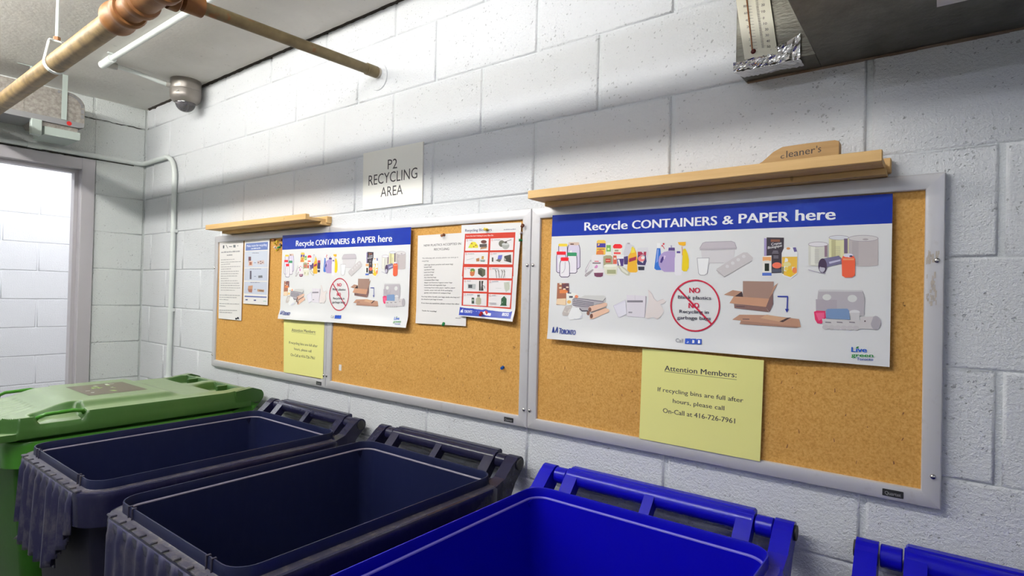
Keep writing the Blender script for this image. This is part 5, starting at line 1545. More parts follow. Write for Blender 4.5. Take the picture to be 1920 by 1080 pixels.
DY0, DY1, DZ = -0.243, -1.262, 0.576           # rough opening of the doorway in the left wall
mb = MB()
mb.box(XL-0.14, XL-JD, DY0, JD, FLOOR-0.1, DZ).box(XL-0.14, XL-JD, YF, DY1, FLOOR-0.1, DZ).box(XL-0.14, XL-JD, YF, JD, DZ, CEIL+0.1)
wall_left = struct('wall_left', mb, M_WALL2)
lay_blocks(wall_left, M_WALL2, 'y', XL-JD, YF, 0.0, FLOOR, CEIL, -0.25, -0.25, hole=(DY1, DY0, DZ), key='l')
mb = MB().box(-4.4, -4.2-JD, -3.2, 2.2, FLOOR-0.1, CEIL+0.1)
wall_corridor = struct('wall_corridor', mb, M_CORR)
lay_blocks(wall_corridor, M_CORR, 'y', -4.2-JD, -3.1, 2.0, FLOOR, CEIL, -0.325, -0.125, key='c')
struct('wall_right', MB().box(XR, XR+0.15, YF, 0.2, FLOOR-0.1, CEIL+0.1), M_WALL2)
struct('wall_front', MB().box(-4.4, XR+0.15, YF-0.15, YF, FLOOR-0.1, CEIL+0.1), M_WALL2)
struct('wall_corridor_end', MB().box(-4.4, XL-0.14, 2.0, 2.15, FLOOR-0.1, CEIL+0.1), M_CORR)
struct('wall_corridor_side', MB().box(XL-0.30, XL-0.14, JD, 2.0, FLOOR-0.1, CEIL+0.1), M_CORR)
struct('floor', MB().box(-4.4, XR+0.15, YF-0.15, 2.15, FLOOR-0.12, FLOOR), M_FLOOR)
ceiling = struct('ceiling', MB().box(-4.4, XR+0.15, YF-0.15, 2.15, CEIL, CEIL+0.12), M_CEIL)

# open, ragged joint between ceiling slab and board wall, and the cracked joint over the door
def ragged(x0, x1, fn, n, wmin, wmax, seed):
    r = random.Random(seed); mb = MB(); prev = None
    for i in range(n+1):
        t = i/n; c = x0+(x1-x0)*t; wv = r.uniform(wmin, wmax) if 0 < i < n else wmin*0.3
        cur = (fn(c, -wv), fn(c, wv))
        if prev: mb.face([prev[0], cur[0], cur[1], prev[1]])
        prev = cur
    return mb
r1 = random.Random(3)
mb = MB(); prev = None
for i in range(241):
    x = XL+0.03+(2.6+2.65)*i/240; lo = 0.9085+r1.uniform(-0.0022, 0.0022)-0.002*math.sin(x*2.1); y = -0.0085-r1.uniform(0, 0.0025)
    cur = [(x, 0.006, lo), (x, -0.0015, lo), (x, y, CEIL-0.0002), (x, 0.006, CEIL-0.0002)]
    if prev:
        for k in range(4): mb.face([prev[k], cur[k], cur[(k+1) % 4], prev[(k+1) % 4]])
    prev = cur
o = make('ceiling_joint_gap', mb, M_DARKGAP, ceiling); o['label'] = 'dark ragged open joint between ceiling slab and block wall'
mb = ragged(-0.02, -0.72, lambda y, d: (XL+0.0008, y, 0.8+0.002*math.sin(y*55)+0.0012*math.sin(y*160)+d), 60, 0.0007, 0.0026, 5)
make('cracked_joint', mb, M_DARKGAP, wall_left)
mb = ragged(0.035, 0.012, lambda q, d: (XL+q, -0.0009, 0.795+q*0.3+d), 6, 0.001, 0.002, 8)
make('cracked_joint', mb, M_DARKGAP, wall_back)

# --- steel door frame in the left wall
mb = MB()
J, P = 0.060, XL+0.012                       # face width, projection in front of the block
def jamb(y_out, sgn, z1):
    # cross-section (x, y) of a pressed frame: face, soffit with a stop, corridor-side face
    yo, yi = y_out, y_out - sgn*J
    sec = [(P, yo), (P+0.001, yo-sgn*0.004), (P+0.001, yi+sgn*0.003), (P-0.002, yi), (P-0.050, yi), (P-0.052, yi-sgn*0.016), (P-0.098, yi-sgn*0.016), (P-0.100, yi), (XL-0.150, yi), (XL-0.153, yi+sgn*0.003), (XL-0.153, yo), (XL-0.141, yo), (XL-0.141, yi+sgn*0.02), (XL, yi+sgn*0.02), (XL, yo)]
    return sec
door = thing('door_frame', 'grey painted steel door frame around the bright doorway', 'door frame', (XL, (DY0+DY1)/2, FLOOR))
door['kind'] = 'structure'; door.name = 'door_1'
make('jamb', MB().prism(jamb(DY0, 1, 0), FLOOR, DZ-0.0003, 'z'), M_FRAME, door, 35)
make('jamb', MB().prism([(a, b) for a, b in jamb(DY1, -1, 0)], FLOOR, DZ-0.0003, 'z'), M_FRAME, door, 35)
yo = DZ
sec = [(P, DZ), (P+0.001, DZ-0.004), (P+0.001, DZ-0.055), (P-0.002, DZ-0.058), (P-0.050, DZ-0.058), (P-0.052, DZ-0.074), (P-0.098, DZ-0.074), (P-0.100, DZ-0.058), (XL-0.150, DZ-0.058), (XL-0.153, DZ-0.055), (XL-0.153, DZ), (XL-0.141, DZ), (XL-0.141, DZ-0.03), (XL, DZ-0.03), (XL, DZ)]
make('head', MB().prism([(a, b) for a, b in sec], DY1+J-0.001, DY0-J+0.001, 'y'), M_FRAME, door, 35)
for o in (door,):
    del o['category']
mb = ragged(-0.30, -1.26, lambda y, d: (P+0.0013, y, 0.5775+d), 50, 0.0008, 0.0022, 9)
make('dark_gap', mb, M_DARKGAP, door)

# ================================================================== THE LAMPS (outside the picture; the far right one is added for ambient light)
def strip_light(x0, x1, y, z, mtube, label, axis='x'):
    t = thing('strip_light', label, 'lamp', ((x0+x1)/2, y, z) if axis == 'x' else (y, (x0+x1)/2, z))
    B = MB(); T = MB(); K = MB()
    def A(a, b, c): return (a, b, c) if axis == 'x' else (b, a, c)
    def bx(mb, a0, a1, b0, b1, z0, z1):
        if axis == 'x': mb.box(a0, a1, b0, b1, z0, z1)
        else: mb.box(b0, b1, a0, a1, z0, z1)
    bx(B, x0-0.03, x1+0.03, y-0.035, y+0.035, z+0.03, CEIL)
    bx(K, x0-0.03, x0-0.005, y-0.03, y+0.03, z-0.03, z+0.03); K2 = MB(); bx(K2, x1+0.005, x1+0.03, y-0.03, y+0.03, z-0.03, z+0.03)
    T.tube([A(x0, y, z), A(x1, y, z)], 0.019, 12)
    make('housing', B, M_HOUSING, t); make('lamp_holder', K, M_HOUSING, t); make('lamp_holder', K2, M_HOUSING, t); make('tube', T, mtube, t, 40)
strip_light(-2.50, 0.42, -1.236, 0.868, M_TUBE, 'long fluorescent strip light on the ceiling above the bins')
strip_light(-1.9, 1.2, -3.45, 0.862, M_TUBE2, 'fluorescent strip light on the corridor ceiling', 'y')
strip_light(-0.75, 0.25, -1.92, 0.862, M_TUBE3, 'shorter fluorescent strip light on the ceiling behind the camera')
strip_light(1.5, 2.8, -3.1, 0.862, M_AMBTUBE, 'added ambient strip light at the right end of the room')

# ================================================================== OVERHEAD: pipes, conduits, ducts, camera
PX, PY, PZ, PR = -0.67, -0.722, 0.657, 0.0305
main = thing('main_pipe', 'thick yellowish brown oxidised pipe running along under the ceiling', 'pipe', (-1.6, PY, PZ))
mb = MB().tube([(XL+0.004, PY, PZ), (-0.90, PY, PZ)], PR, 24).tube([(-0.612, PY, PZ), (XR-0.01, PY, PZ)], PR, 24)
make('pipe_run', mb, M_PIPE, main, 40)
def bead(x, r, w): return [(PR*1.0, x-w), (r*0.97, x-w), (r, x-w*0.6), (r, x+w*0.6), (r*0.97, x+w), (PR, x+w)]
fit = MB()
fit.lathe([(PR+.001, -0.06), (0.043, -0.06), (0.0455, -0.052), (0.0455, -0.040), (0.043, -0.034), (0.042, 0.0), (0.0435, 0.018), (0.046, 0.022), (0.046, 0.034), (0.042, 0.040), (PR+.001, 0.041)], (-0.875, PY, PZ), 30, 'x')
make('coupling', fit, M_FITTING, main, 35, label='rusty orange pipe coupling with raised rims')
tee = MB()
tee.lathe([(PR+.0005, -0.005), (0.0355, -0.004), (0.0355, 0.05), (0.0365, 0.055), (0.0435, 0.058), (0.0455, 0.064), (0.0455, 0.078), (0.0435, 0.085), (0.037, 0.089), (0.037, 0.19), (0.0435, 0.194), (0.0455, 0.20), (0.0455, 0.215), (0.0435, 0.222), (PR+.0005, 0.224)], (-0.83, PY, PZ), 30, 'x')
make('tee_fitting', tee, M_FITTING, main, 35)
make('tee_outlet', MB().lathe([(0.0315, 0.0), (0.0315, 0.022), (0.030, 0.024), (0.019, 0.025)], (PX-0.002, PY+0.030, PZ+0.001), 22, 'y'), M_FITTING, main, 35)
br = thing('branch_pipe', 'thinner brown pipe from the tee fitting into the white block wall', 'pipe', (PX, -0.35, 0.67))
p0, p1 = Vector((PX-0.002, PY+0.0565, PZ+0.0045)), Vector((-0.681, -0.002, 0.6855))
d = p1-p0
make('pipe_run', MB().tube([p0+d*0.03, p1-d*0.055], 0.0172, 20), M_PIPE2, br, 40)
make('threaded_collar', MB().tube([p0, p0+d*0.012, p0+d*0.013, p0+d*0.085, p0+d*0.09], 0.02, 20, radii=[0.019, 0.0265, 0.0275, 0.0275, 0.019]), M_FITTING, br, 35)
make('wall_sleeve', MB().tube([p1-d*0.085, p1-d*0.083, p1-d*0.02, p1-d*0.018], 0.02, 20, radii=[0.0175, 0.0202, 0.0202, 0.018]), M_PIPE2, br, 35)
make('painted_end', MB().tube([p1-d*0.0195, p1], 0.0185, 20), mat('paint_smeared_metal', (0.55, 0.50, 0.42), 0.5), br, 35)
make('wall_collar', MB().lathe([(0.0200, -0.0045), (0.040, -0.0045), (0.046, -0.003), (0.047, 0.0)], (-0.6835, -0.0005, 0.672), 36, 'y'), M_WALL, br, 30, label='white painted round collar on the wall')
# clevis hanger on the main pipe
hg = thing('pipe_hanger', 'white rod and loop hanger carrying the thick pipe', 'hanger', (-1.475, PY, CEIL))
hx = -1.475
make('rod', MB().tube([(hx, PY, CEIL-0.001), (hx, PY, PZ+0.085)], 0.0052, 10), M_PIPEWHITE, hg, 40)
loop = [(hx, PY-0.010, PZ+0.074), (hx, PY-0.022, PZ+0.070)]
for k in range(13):
    a = math.radians(165+210*k/12); loop.append((hx, PY+(PR+0.0028)*math.cos(a), PZ+(PR+0.0028)*math.sin(a)))
loop += [(hx, PY+0.022, PZ+0.070), (hx, PY+0.010, PZ+0.074)]
L = []
for i, p in enumerate(loop):
    q = Vector(p); a = Vector(loop[max(i-1, 0)]); b = Vector(loop[min(i+1, len(loop)-1)]); t = (b-a).normalized(); nrm = Vector((0, t.z, -t.y))*0.0016
    L.append([(q.x-0.0095, q.y+nrm.y, q.z+nrm.z), (q.x+0.0095, q.y+nrm.y, q.z+nrm.z), (q.x+0.0095, q.y-nrm.y, q.z-nrm.z), (q.x-0.0095, q.y-nrm.y, q.z-nrm.z)])
make('loop_strap', MB().loops(L, True, True), M_PIPEWHITE, hg, 30)
make('nut', MB().lathe([(0.0105, -0.006), (0.0105, 0.006)], (hx, PY, PZ+0.083), 6, 'z'), mat('rusty_nut', (0.25, 0.12, 0.05), 0.6, 0.3), hg)
make('top_bar', MB().box(hx-0.0095, hx+0.0095, PY-0.0225, PY+0.0225, PZ+0.070, PZ+0.076), M_PIPEWHITE, hg)

# ceiling conduit with elbow body and bent flexible tail to the camera
cc = thing('ceiling_conduit', 'white conduit along the ceiling towards the dome camera', 'conduit', (-1.6, -0.405, 0.898))
make('conduit_run', MB().tube([(-0.40, -0.40, 0.899), (-1.99, -0.4065, 0.899)], 0.0115, 16), M_PIPEWHITE, cc, 40)
make('elbow_body', MB().tube([(-1.985, -0.4065, 0.899), (-1.992, -0.4065, 0.899), (-2.045, -0.407, 0.897), (-2.085, -0.407, 0.896), (-2.09, -0.407, 0.896)], 0.016, 16, radii=[0.013, 0.0165, 0.0165, 0.0175, 0.014]), M_PIPEWHITE, cc, 35)
make('ring_nut', MB().lathe([(0.0145, -0.004), (0.0175, -0.003), (0.0175, 0.003), (0.0145, 0.004)], (-1.975, -0.4065, 0.899), 18, 'x'), M_PIPEWHITE, cc, 35)
make('elbow_outlet', MB().tube([(-2.062, -0.400, 0.896), (-2.062, -0.372, 0.897), (-2.062, -0.360, 0.898)], 0.0145, 14), M_CONDSTEEL, cc, 35)
tail = [(-2.062, -0.365, 0.8985)]
for k in range(1, 15):
    t = k/14; y = -0.365+t*0.212; s = t*t*(3-2*t)
    tail.append((-2.062+0.012*s, y, 0.899-0.020*s+0.003*math.sin(t*math.pi)))
make('bent_tail', MB().tube(tail, 0.0095, 14), M_PIPEWHITE, cc, 40)
make('strap_clip', MB().box(-1.955, -1.943, -0.432, -0.39, 0.9085, 0.9135), M_PIPEWHITE, cc)

dc = thing('dome_camera', 'round warm grey security dome camera hanging from the ceiling', 'camera', (-2.035, -0.078, CEIL))
C = (-2.030, -0.080, CEIL-0.0005)
SC = 0.88
def lathe_s(prof, c, n): return MB().lathe([(r*SC, h*0.93) for r, h in prof], c, n)
make('base_ring', lathe_s([(0.0765, 0.0), (0.0765, -0.050), (0.0755, -0.0525)], C, 40), M_DOME, dc, 30)
make('housing', lathe_s([(0.0745, -0.0525), (0.0745, -0.0535), (0.0775, -0.055), (0.0775, -0.078), (0.0755, -0.092), (0.0700, -0.104), (0.0620, -0.113), (0.0515, -0.118), (0.0505, -0.1165)], C, 40), M_DOME, dc, 30)
dm = [(0.0502, -0.1165)]
for k in range(1, 9): a = math.radians(90*k/8.2); dm.append((0.0502*math.cos(a), -0.1165-0.046*math.sin(a)))
make('dome_glass', lathe_s(dm, C, 36), M_GLASS, dc, 60, label='smoked clear dome')
ins = []
for k in range(0, 9): a = math.radians(90*k/8.2); ins.append((0.040*math.cos(a), -0.115-0.034*math.sin(a)))
ob = make('lens_module', lathe_s([(r*0.72, h) for r, h in ins], (C[0]-0.008, C[1]-0.012, C[2]-0.002), 24), M_DOMEDARK, dc, 50)
make('status_window', MB().box(-1.994, -1.976, -0.1375, -0.1345, CEIL-0.074, CEIL-0.0705), mat('small_bright_window', (0.7, 0.68, 0.62), 0.2), dc)
make('cable_gland', MB().tube([(-2.050, -0.162, 0.880), (-2.049, -0.151, 0.880), (-2.047, -0.141, 0.880)], 0.0125, 14, radii=[0.0115, 0.0135, 0.0115]), M_CONDSTEEL, dc, 35)

# white conduit: above the door, round the corner, down the board wall
wc = thing('wall_conduit', 'white painted conduit above the door and down the block wall', 'conduit', (-2.30, -0.02, -0.5))
cr = 0.0125; zc = 0.5985
pts = [(XL+0.0155, -2.2, zc-0.004), (XL+0.0155, -0.30, zc), (XL+0.0155, -0.05, zc+0.001)]
for k in range(0, 7):
    a = math.radians(90*k/6); pts.append((XL+0.0155+0.033*(1-math.cos(a)), -0.05+0.033*math.sin(a), zc+0.001))
pts += [(-2.55, -0.0165, zc+0.003), (-2.40, -0.0165, zc+0.004)]
for k in range(1, 10):
    a = math.radians(90*k/9); pts.append((-2.40+0.115*math.sin(a), -0.0165, zc+0.004-0.115*(1-math.cos(a))))
pts += [(-2.280, -0.0165, 0.20), (-2.283, -0.0165, -0.22), (-2.288, -0.0165, -0.56)]
make('conduit_run', MB().tube(pts, cr, 16), M_PIPEWHITE, wc, 50)
for (x, z) in ((-2.279, 0.202), (-2.284, -0.209), ):
    mb = MB()
    arc = [(x-0.030, -0.0015), (x-0.016, -0.0015)] + [(x-0.0145*math.cos(math.radians(180*k/8)), -0.0165-0.0145*math.sin(math.radians(180*k/8))) for k in range(9)] + [(x+0.0155, -0.002)]
    Ls = [[(a, b-0.0009, z-0.008), (a, b-0.0009, z+0.008), (a, b+0.0009, z+0.008), (a, b+0.0009, z-0.008)] for a, b in arc]
    make('strap_clip', mb.loops(Ls, True, True), M_PIPEWHITE, wc, 35)
    make('screw', MB().lathe([(0.0045, -0.0035), (0.0045, 0.0)], (x-0.024, -0.0015, z), 10, 'y'), M_CONDSTEEL, wc)
make('end_fitting', MB().lathe([(0.013, -0.007), (0.018, -0.006), (0.018, 0.006), (0.013, 0.007)], (-2.288, -0.0185, -0.560), 18, 'z'), M_PIPEWHITE, wc, 35)
make('coupling', MB().lathe([(0.0127, -0.03), (0.0148, -0.029), (0.0148, 0.029), (0.0127, 0.03)], (XL+0.0155, -0.50, zc-0.0005), 16, 'y'), M_PIPEWHITE, wc, 35)
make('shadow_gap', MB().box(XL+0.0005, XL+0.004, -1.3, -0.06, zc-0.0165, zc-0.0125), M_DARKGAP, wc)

# small galvanised duct with a rounded end in front of the door wall
gd = thing('ventilation_duct', 'mottled galvanised duct with a rounded end above the doorway', 'duct', (-2.55, -0.9, 0.70))
X0, X1, ZB, ZT, YE = -2.66, -2.45, 0.700, 0.838, -0.366
poly = [(-2.2, ZB), (YE, ZB), (YE, ZT-0.060)]
for k in range(1, 9):
    a = math.radians(90*k/8); poly.append((YE-0.075*(1-math.cos(a)), ZT-0.060+0.060*math.sin(a)))
poly += [(-2.2, ZT)]
make('casing', MB().prism(poly, X0, X1, 'x'), M_GALV, gd)
# folded rim along the curved end
rim = MB(); arc = [(YE-0.115, ZT-0.004)] + [(YE-0.075*(1-math.cos(math.radians(90*k/12)))-0.004, ZT-0.060+0.060*math.sin(math.radians(90*k/12))-0.002) for k in range(12, -1, -1)] + [(YE-0.003, ZB+0.012)]
for i in range(len(arc)-1):
    (a, b), (c, e) = arc[i], arc[i+1]; t = Vector((c-a, e-b)).normalized(); nx, nz = t.y, -t.x
    if (nx*(YE-0.1-a) + nz*(ZT-0.1-b)) < 0: nx, nz = -nx, -nz
    for s in (0.15, 0.55):
        qa = (a+(c-a)*s, b+(e-b)*s); qb = (a+(c-a)*(s+0.28), b+(e-b)*(s+0.28))
        rim.prism([(qa[0], qa[1]), (qb[0], qb[1]), (qb[0]+nx*0.012, qb[1]+nz*0.012), (qa[0]+nx*0.012, qa[1]+nz*0.012)], X1, X1+0.0018, 'x')
make('notched_rim', rim, M_GALVGREY, gd)
make('seam', MB().box(X1, X1+0.0025, -0.602, -0.598, ZB+0.002, ZT-0.001), M_GALV, gd)
make('bottom_flange', MB().prism([(-0.672, ZB), (YE-0.0005, ZB), (YE-0.004, ZB-0.020), (YE-0.03, ZB-0.026), (-0.672, ZB-0.026)], X0+0.003, X1+0.004, 'x'), M_GALVGREY, gd)
make('red_paint_mark', MB().lathe([(0.002, 0.0), (0.0105, 0.0), (0.009, 0.0006)], (X1+0.0045, -0.428, ZB-0.013), 12, 'x'), M_RED, gd)
make('lower_neck', MB().prism([(-0.56, ZB-0.026), (-0.385, ZB-0.026), (-0.395, ZB-0.048), (-0.55, ZB-0.048)], X0+0.02, X1-0.01, 'x'), M_GALV, gd)
make('lower_trough', MB().prism([(-0.52, ZB-0.048), (-0.382, ZB-0.048), (-0.382, ZB-0.082), (-0.388, ZB-0.086), (-0.52, ZB-0.086)], X0+0.02, X1, 'x'), M_PALEGREEN, gd)
make('square_plate', MB().rbox(X1-0.02, X1+0.012, -0.572, -0.532, 0.604, 0.675, 0.002), M_PALEGREEN, gd)
for (y0, wd) in ((-0.450, 0.021), (-0.575, 0.014)):
    s = thing('hanging_strap', 'pale strap in front of the galvanised duct, the one nearer its rounded end' if wd > 0.02 else 'thin pale strap with bent foot on the ceiling left of the duct end', 'strap', (X1+0.008, y0, CEIL))
    make('strap', MB().box(X1+0.0065, X1+0.0095, y0-wd/2, y0+wd/2, ZB-0.001 if wd > 0.02 else ZT-0.04, CEIL-0.001), M_PALEGREEN, s)
    make('bent_foot', MB().box(X1+0.0065, X1+0.0095, y0-wd/2-0.045, y0-wd/2, CEIL-0.004, CEIL-0.001), M_PALEGREEN, s)

# big dull duct at the upper right, with the shallow box the thermometer hangs on
DZB, DD, DX0, DX1 = 0.394, 0.080, 0.567, 0.716
bd = thing('large_duct', 'large dull dark metal duct at the top right of the board wall', 'duct', (1.6, -0.18, DZB))
make('casing', MB().rbox(DX1, XR-0.002, -0.36, -0.0005, DZB, CEIL-0.002, 0.0015), M_DUCT, bd)
make('end_box', MB().rbox(DX0, DX1+0.001, -DD, -0.0005, DZB, CEIL-0.002, 0.0012), M_DUCT, bd)
mb = MB(); r2 = random.Random(11)
for i in range(60):
    x = DX0+0.004+i*(XR-0.02-DX0)/60; w2 = (XR-0.02-DX0)/60
    mb.box(x, x+w2, -0.006-r2.uniform(0, 0.003), 0.0, DZB-0.0022-r2.uniform(0, 0.0012), DZB-0.0001)
make('stained_sealant_edge', mb, M_DUCTEDGE, bd)
make('white_tape', MB().box(0.906, 0.985, -0.235, -0.172, DZB-0.0012, DZB-0.0002), M_PAPER, bd)
fo = MB()
r3 = random.Random(4); nU, nV = 26, 8
def foilp(u, v):
    x = 0.5635+u*0.127; zt = 0.4095+0.006*u+0.018*max(0, u-0.42)/0.58*1.35; zb = DZB-0.002
    z = zb+(zt-zb)*v; k = random.Random(int(u*1000)*31+int(v*1000)).uniform(0, 1)
    return (x+0.001*(k-0.5), -DD-0.002-0.0055*k*(0.4+math.sin(u*9+v*5)**2), z+0.0014*(k-0.5))
fo.grid(foilp, nU, nV)
def foilb(u, v):
    x = 0.5635+u*0.127; k = random.Random(int(u*1000)*17+int(v*1000)+5).uniform(0, 1)
    return (x+0.012*v*(1-u), -DD-0.003+v*0.040, DZB-0.0025-0.0025*k)
fo.grid(foilb, nU, 4)
fs = make('foil_strip', fo, M_FOIL, None, None, loc=(0.627, -DD, DZB)); tag(fs, 'crinkled silver foil strip folded over the duct edge below the thermometer', 'foil')
sm = fs.modifiers.new('thick', 'SOLIDIFY'); sm.thickness = 0.0004
tm = thing('thermometer', 'cream strip thermometer with black scale hanging on the dark duct', 'thermometer', (0.62, -DD, 0.45))
tp = [(0.5865, 0.4115), (0.6500, 0.4090), (0.6325, 0.5250), (0.6010, 0.735), (0.532, 0.735), (0.5665, 0.544)]
mb = MB().prism([tp[0], tp[1], (0.6325+0.0005, 0.526), (0.6010, 0.735), (0.535, 0.735), (0.5668, 0.541)], -DD-0.0065, -DD-0.0006, 'y')
make('scale_plate', mb, M_THERMO, tm)
make('glass_tube', MB().tube([(0.6015, -DD-0.0075, 0.428), (0.5875, -DD-0.0075, 0.545), (0.5655, -DD-0.0075, 0.72)], 0.0014, 10), M_LINER, tm, 40)
make('bulb', MB().lathe([(0.0, -0.0035), (0.0032, -0.0028), (0.0052, 0.0), (0.0, 0.003)], (0.6035, -DD-0.0068, 0.4245), 14, 'y'), M_BULB, tm, 50)
print_groups('thermometer', tm, -DD-0.0065)

# ================================================================== BOARDS
BF = -0.018           # front plane of the aluminium frames
def board(x0, x1, label, badge_x, screws, miter=True):
    z0, z1 = -0.4555, 0.1545; fw = 0.030
    b = thing('cork_board', label, 'board', ((x0+x1)/2, 0, z0), 'framed cork boards on the block wall')
    mb = MB().box(x0+0.004, x1-0.004, -0.0100, -0.0005, z0+0.004, z1-0.004)
    make('cork_panel', mb, M_CORK, b)
    A, B_, Cc, D = (x0, z0), (x1, z0), (x1, z1), (x0, z1); a, bb, c, d = (x0+fw, z0+fw), (x1-fw, z0+fw), (x1-fw, z1-fw), (x0+fw, z1-fw)
    for (o1, o2, i2, i1) in ((A, B_, bb, a), (B_, Cc, c, bb), (Cc, D, d, c), (D, A, a, d)):
        # profile: outer edge, rounded face, inner lip down to the cork
        def lp(t, y): return [(o1[0]+(i1[0]-o1[0])*t, y, o1[1]+(i1[1]-o1[1])*t), (o2[0]+(i2[0]-o2[0])*t, y, o2[1]+(i2[1]-o2[1])*t)]
        rows = [lp(0, -0.0005), lp(0, -0.0140), lp(0.06, -0.0168), lp(0.2, BF), lp(0.8, BF+0.0004), lp(0.95, -0.0168), lp(1, -0.0150), lp(1, -0.0095)]
        m2 = MB()
        for i in range(len(rows)-1): m2.face([rows[i][0], rows[i][1], rows[i+1][1], rows[i+1][0]])
        m2.face([r[0] for r in rows]); m2.face([r[1] for r in rows][::-1])
        make('frame_rail', m2, M_ALU, b, 40)
    bx, bz = badge_x, -0.4415
    bg = make('maker_badge', MB().rbox(bx-0.0165, bx+0.0165, BF-0.0012, BF+0.0005, bz-0.0065, bz+0.0065, 0.0008), M_BADGE, b, label='small black oval badge')
    key = MB(); g, data = ART['badge'][0]; p = data.split('|'); c = [int(q)*1e-4 for q in p[2].split()]
    put_text(key, p[4], bx-0.0125, bz-0.0035, bx+0.0125, bz-0.0035, 0.0062, 1, lambda x, z: (x, BF-0.0014, z), 0)
    make('badge_lettering', key, ink('154 154 154'), bg, recalc=False)
    for (sx, sz) in screws:
        s = make('screw', MB().lathe([(0.0048, 0.0), (0.0046, -0.0016), (0.0032, -0.0030), (0.0, -0.0034)], (sx, BF-0.0002, sz), 14, 'y'), M_STEEL, b, 50)
    return b
S1, S2 = -0.927, 0.0055
board(-1.826, S1-0.0004, 'left framed cork board, with the letter and blue leaflet on it', -0.966, [(-1.815, 0.005), (-1.814, -0.402), (S1-0.009, -0.4085)])
board(S1+0.0004, S2-0.0005, 'middle framed cork board, with the red panelled poster on it', -0.0565, [(S1+0.009, -0.4085), (S2-0.0095, -0.004), (S2-0.0095, -0.4055)])
board(S2+0.0005, 0.9215, 'right framed cork board under the long wooden ledge', 0.8495, [(S2+0.0100, -0.004), (S2+0.0100, -0.4055), (0.9105, -0.006), (0.9095, -0.3975)])

right_board = [o for o in bpy.data.objects if o.get('category') == 'board'][-1]
rg = random.Random(21); mb = MB()
for i in range(46):
    top = i < 20
    x = rg.uniform(0.895, 0.914) if top else 0.899+0.010*rg.random()+0.004*math.sin(i); z = rg.uniform(-0.008, 0.010) if top else -0.030-0.055*rg.random()
    w_, h_ = rg.uniform(0.0006, 0.0016), rg.uniform(0.002, 0.007)
    mb.face([(x-w_, BF-0.0003-i*8e-6, z-h_), (x+w_, BF-0.0003-i*8e-6, z-h_*0.8), (x+w_*1.1, BF-0.0003-i*8e-6, z+h_), (x-w_*0.8, BF-0.0003-i*8e-6, z+h_*0.9)])
o = make('glue_residue', mb, mat('brownish_glue_residue', (0.50, 0.44, 0.38), 0.7), right_board, recalc=False); o['kind'] = 'stuff'
for bd_, x0_, x1_ in zip([o for o in bpy.data.objects if o.get('category') == 'board'], (-1.79, -0.89, 0.04), (-0.96, -0.03, 0.88)):
    mb = MB()
    for i in range(34):
        x, z = rg.uniform(x0_, x1_), -0.21-0.21*rg.random()**0.7; w_, h_ = rg.uniform(0.0006, 0.0015), rg.uniform(0.0015, 0.005); sk_ = rg.uniform(-0.002, 0.002)
        mb.face([(x-w_, -0.0103, z-h_), (x+w_, -0.0103, z-h_*0.6), (x+w_+sk_, -0.0103, z+h_), (x-w_*0.5+sk_, -0.0103, z+h_*0.8)])
    o = make('cork_nicks', mb, mat('torn_cork_dark', (0.22, 0.09, 0.03), 0.8), bd_, recalc=False); o['kind'] = 'stuff'

# ================================================================== SHEETS ON THE BOARDS
def sheet(name, label, cat, quad, y, m, warp=None, nx=24, nz=12, group=None):
    """quad: TL, TR, BR, BL as (x, z)"""
    (ax, az), (bx, bz), (cx, cz), (dx, dz) = quad
    t = thing(name, label, cat, ((ax+cx)/2, y, (az+cz)/2), group)
    def P(u, v, off=0.0):
        x = (1-v)*((1-u)*ax+u*bx)+v*((1-u)*dx+u*cx); z = (1-v)*((1-u)*az+u*bz)+v*((1-u)*dz+u*cz)
        return (x, y - off - (warp(x, z) if warp else 0), z)
    o = make('paper', MB().grid(P, nx, nz), m, t, 60, recalc=False)
    md = o.modifiers.new('thick', 'SOLIDIFY'); md.thickness = 0.0003; md.offset = 0.0
    es = o.modifiers.new('crisp_edges', 'EDGE_SPLIT'); es.split_angle = math.radians(50)
    return t, P
def smooth01(t): t = max(0.0, min(1.0, t)); return t*t*(3-2*t)

def warpR(x, z):
    w = 0.0008*math.sin(x*9.0+1.0)*smooth01((0.13-z)/0.1)+0.0006*math.sin(x*23+z*14)
    w += 0.010*smooth01((-0.168-z)/0.04)*(0.35+0.65*abs(math.sin((x-0.07)*7.4)))*smooth01((0.78-x)/0.2)
    w += 0.006*smooth01((0.11-x)/0.05)*smooth01((-0.05-z)/0.12)
    return w
PR_Q = [(0.0775, 0.1300), (0.8420, 0.1213), (0.8414, -0.2055), (0.0743, -0.2030)]
PL_Q = [(-1.2375, 0.1325), (-0.4707, 0.1266), (-0.4764, -0.2035), (-1.2395, -0.2080)]
def big_poster(quad, y, label, warp, mapf):
    t, P = sheet('recycling_poster', label, 'poster', quad, y, M_POSTER, warp, 60, 26, 'large blue headed recycling posters')
    # the blue header band follows the sheet
    def Hd(u, v): return P(u, v*0.1725, 2.2e-4)
    make('header_band', MB().grid(Hd, 60, 6), M_HEADER, t, 60, recalc=False)
    print_groups('poster', t, y, warp, mapf, 0.3)
    return t
big_poster(PR_Q, -0.0205, 'large blue headed recycling poster on the right board', warpR, None)
def mapL(x, z):
    u = (x-0.0760)/0.7660; zt = 0.1300-0.0087*u; zb = -0.2030-0.0025*u; v = (zt-z)/(zt-zb)
    xl = -1.2375-0.002*v+u*(0.7668-0.0037*v); zt2 = 0.1325-0.0059*u; zb2 = -0.2080+0.0045*u
    return xl, zt2+(zb2-zt2)*v
def warpL(x, z):
    w = 0.0012*math.sin(x*11)+0.0007*math.sin(x*27+z*18)
    w += 0.012*smooth01((-0.165-z)/0.04)*(0.3+0.7*abs(math.sin((x+0.88)*6.5)))
    w += 0.004*math.exp(-((x+0.925)/0.03)**2)
    return w+0.0012
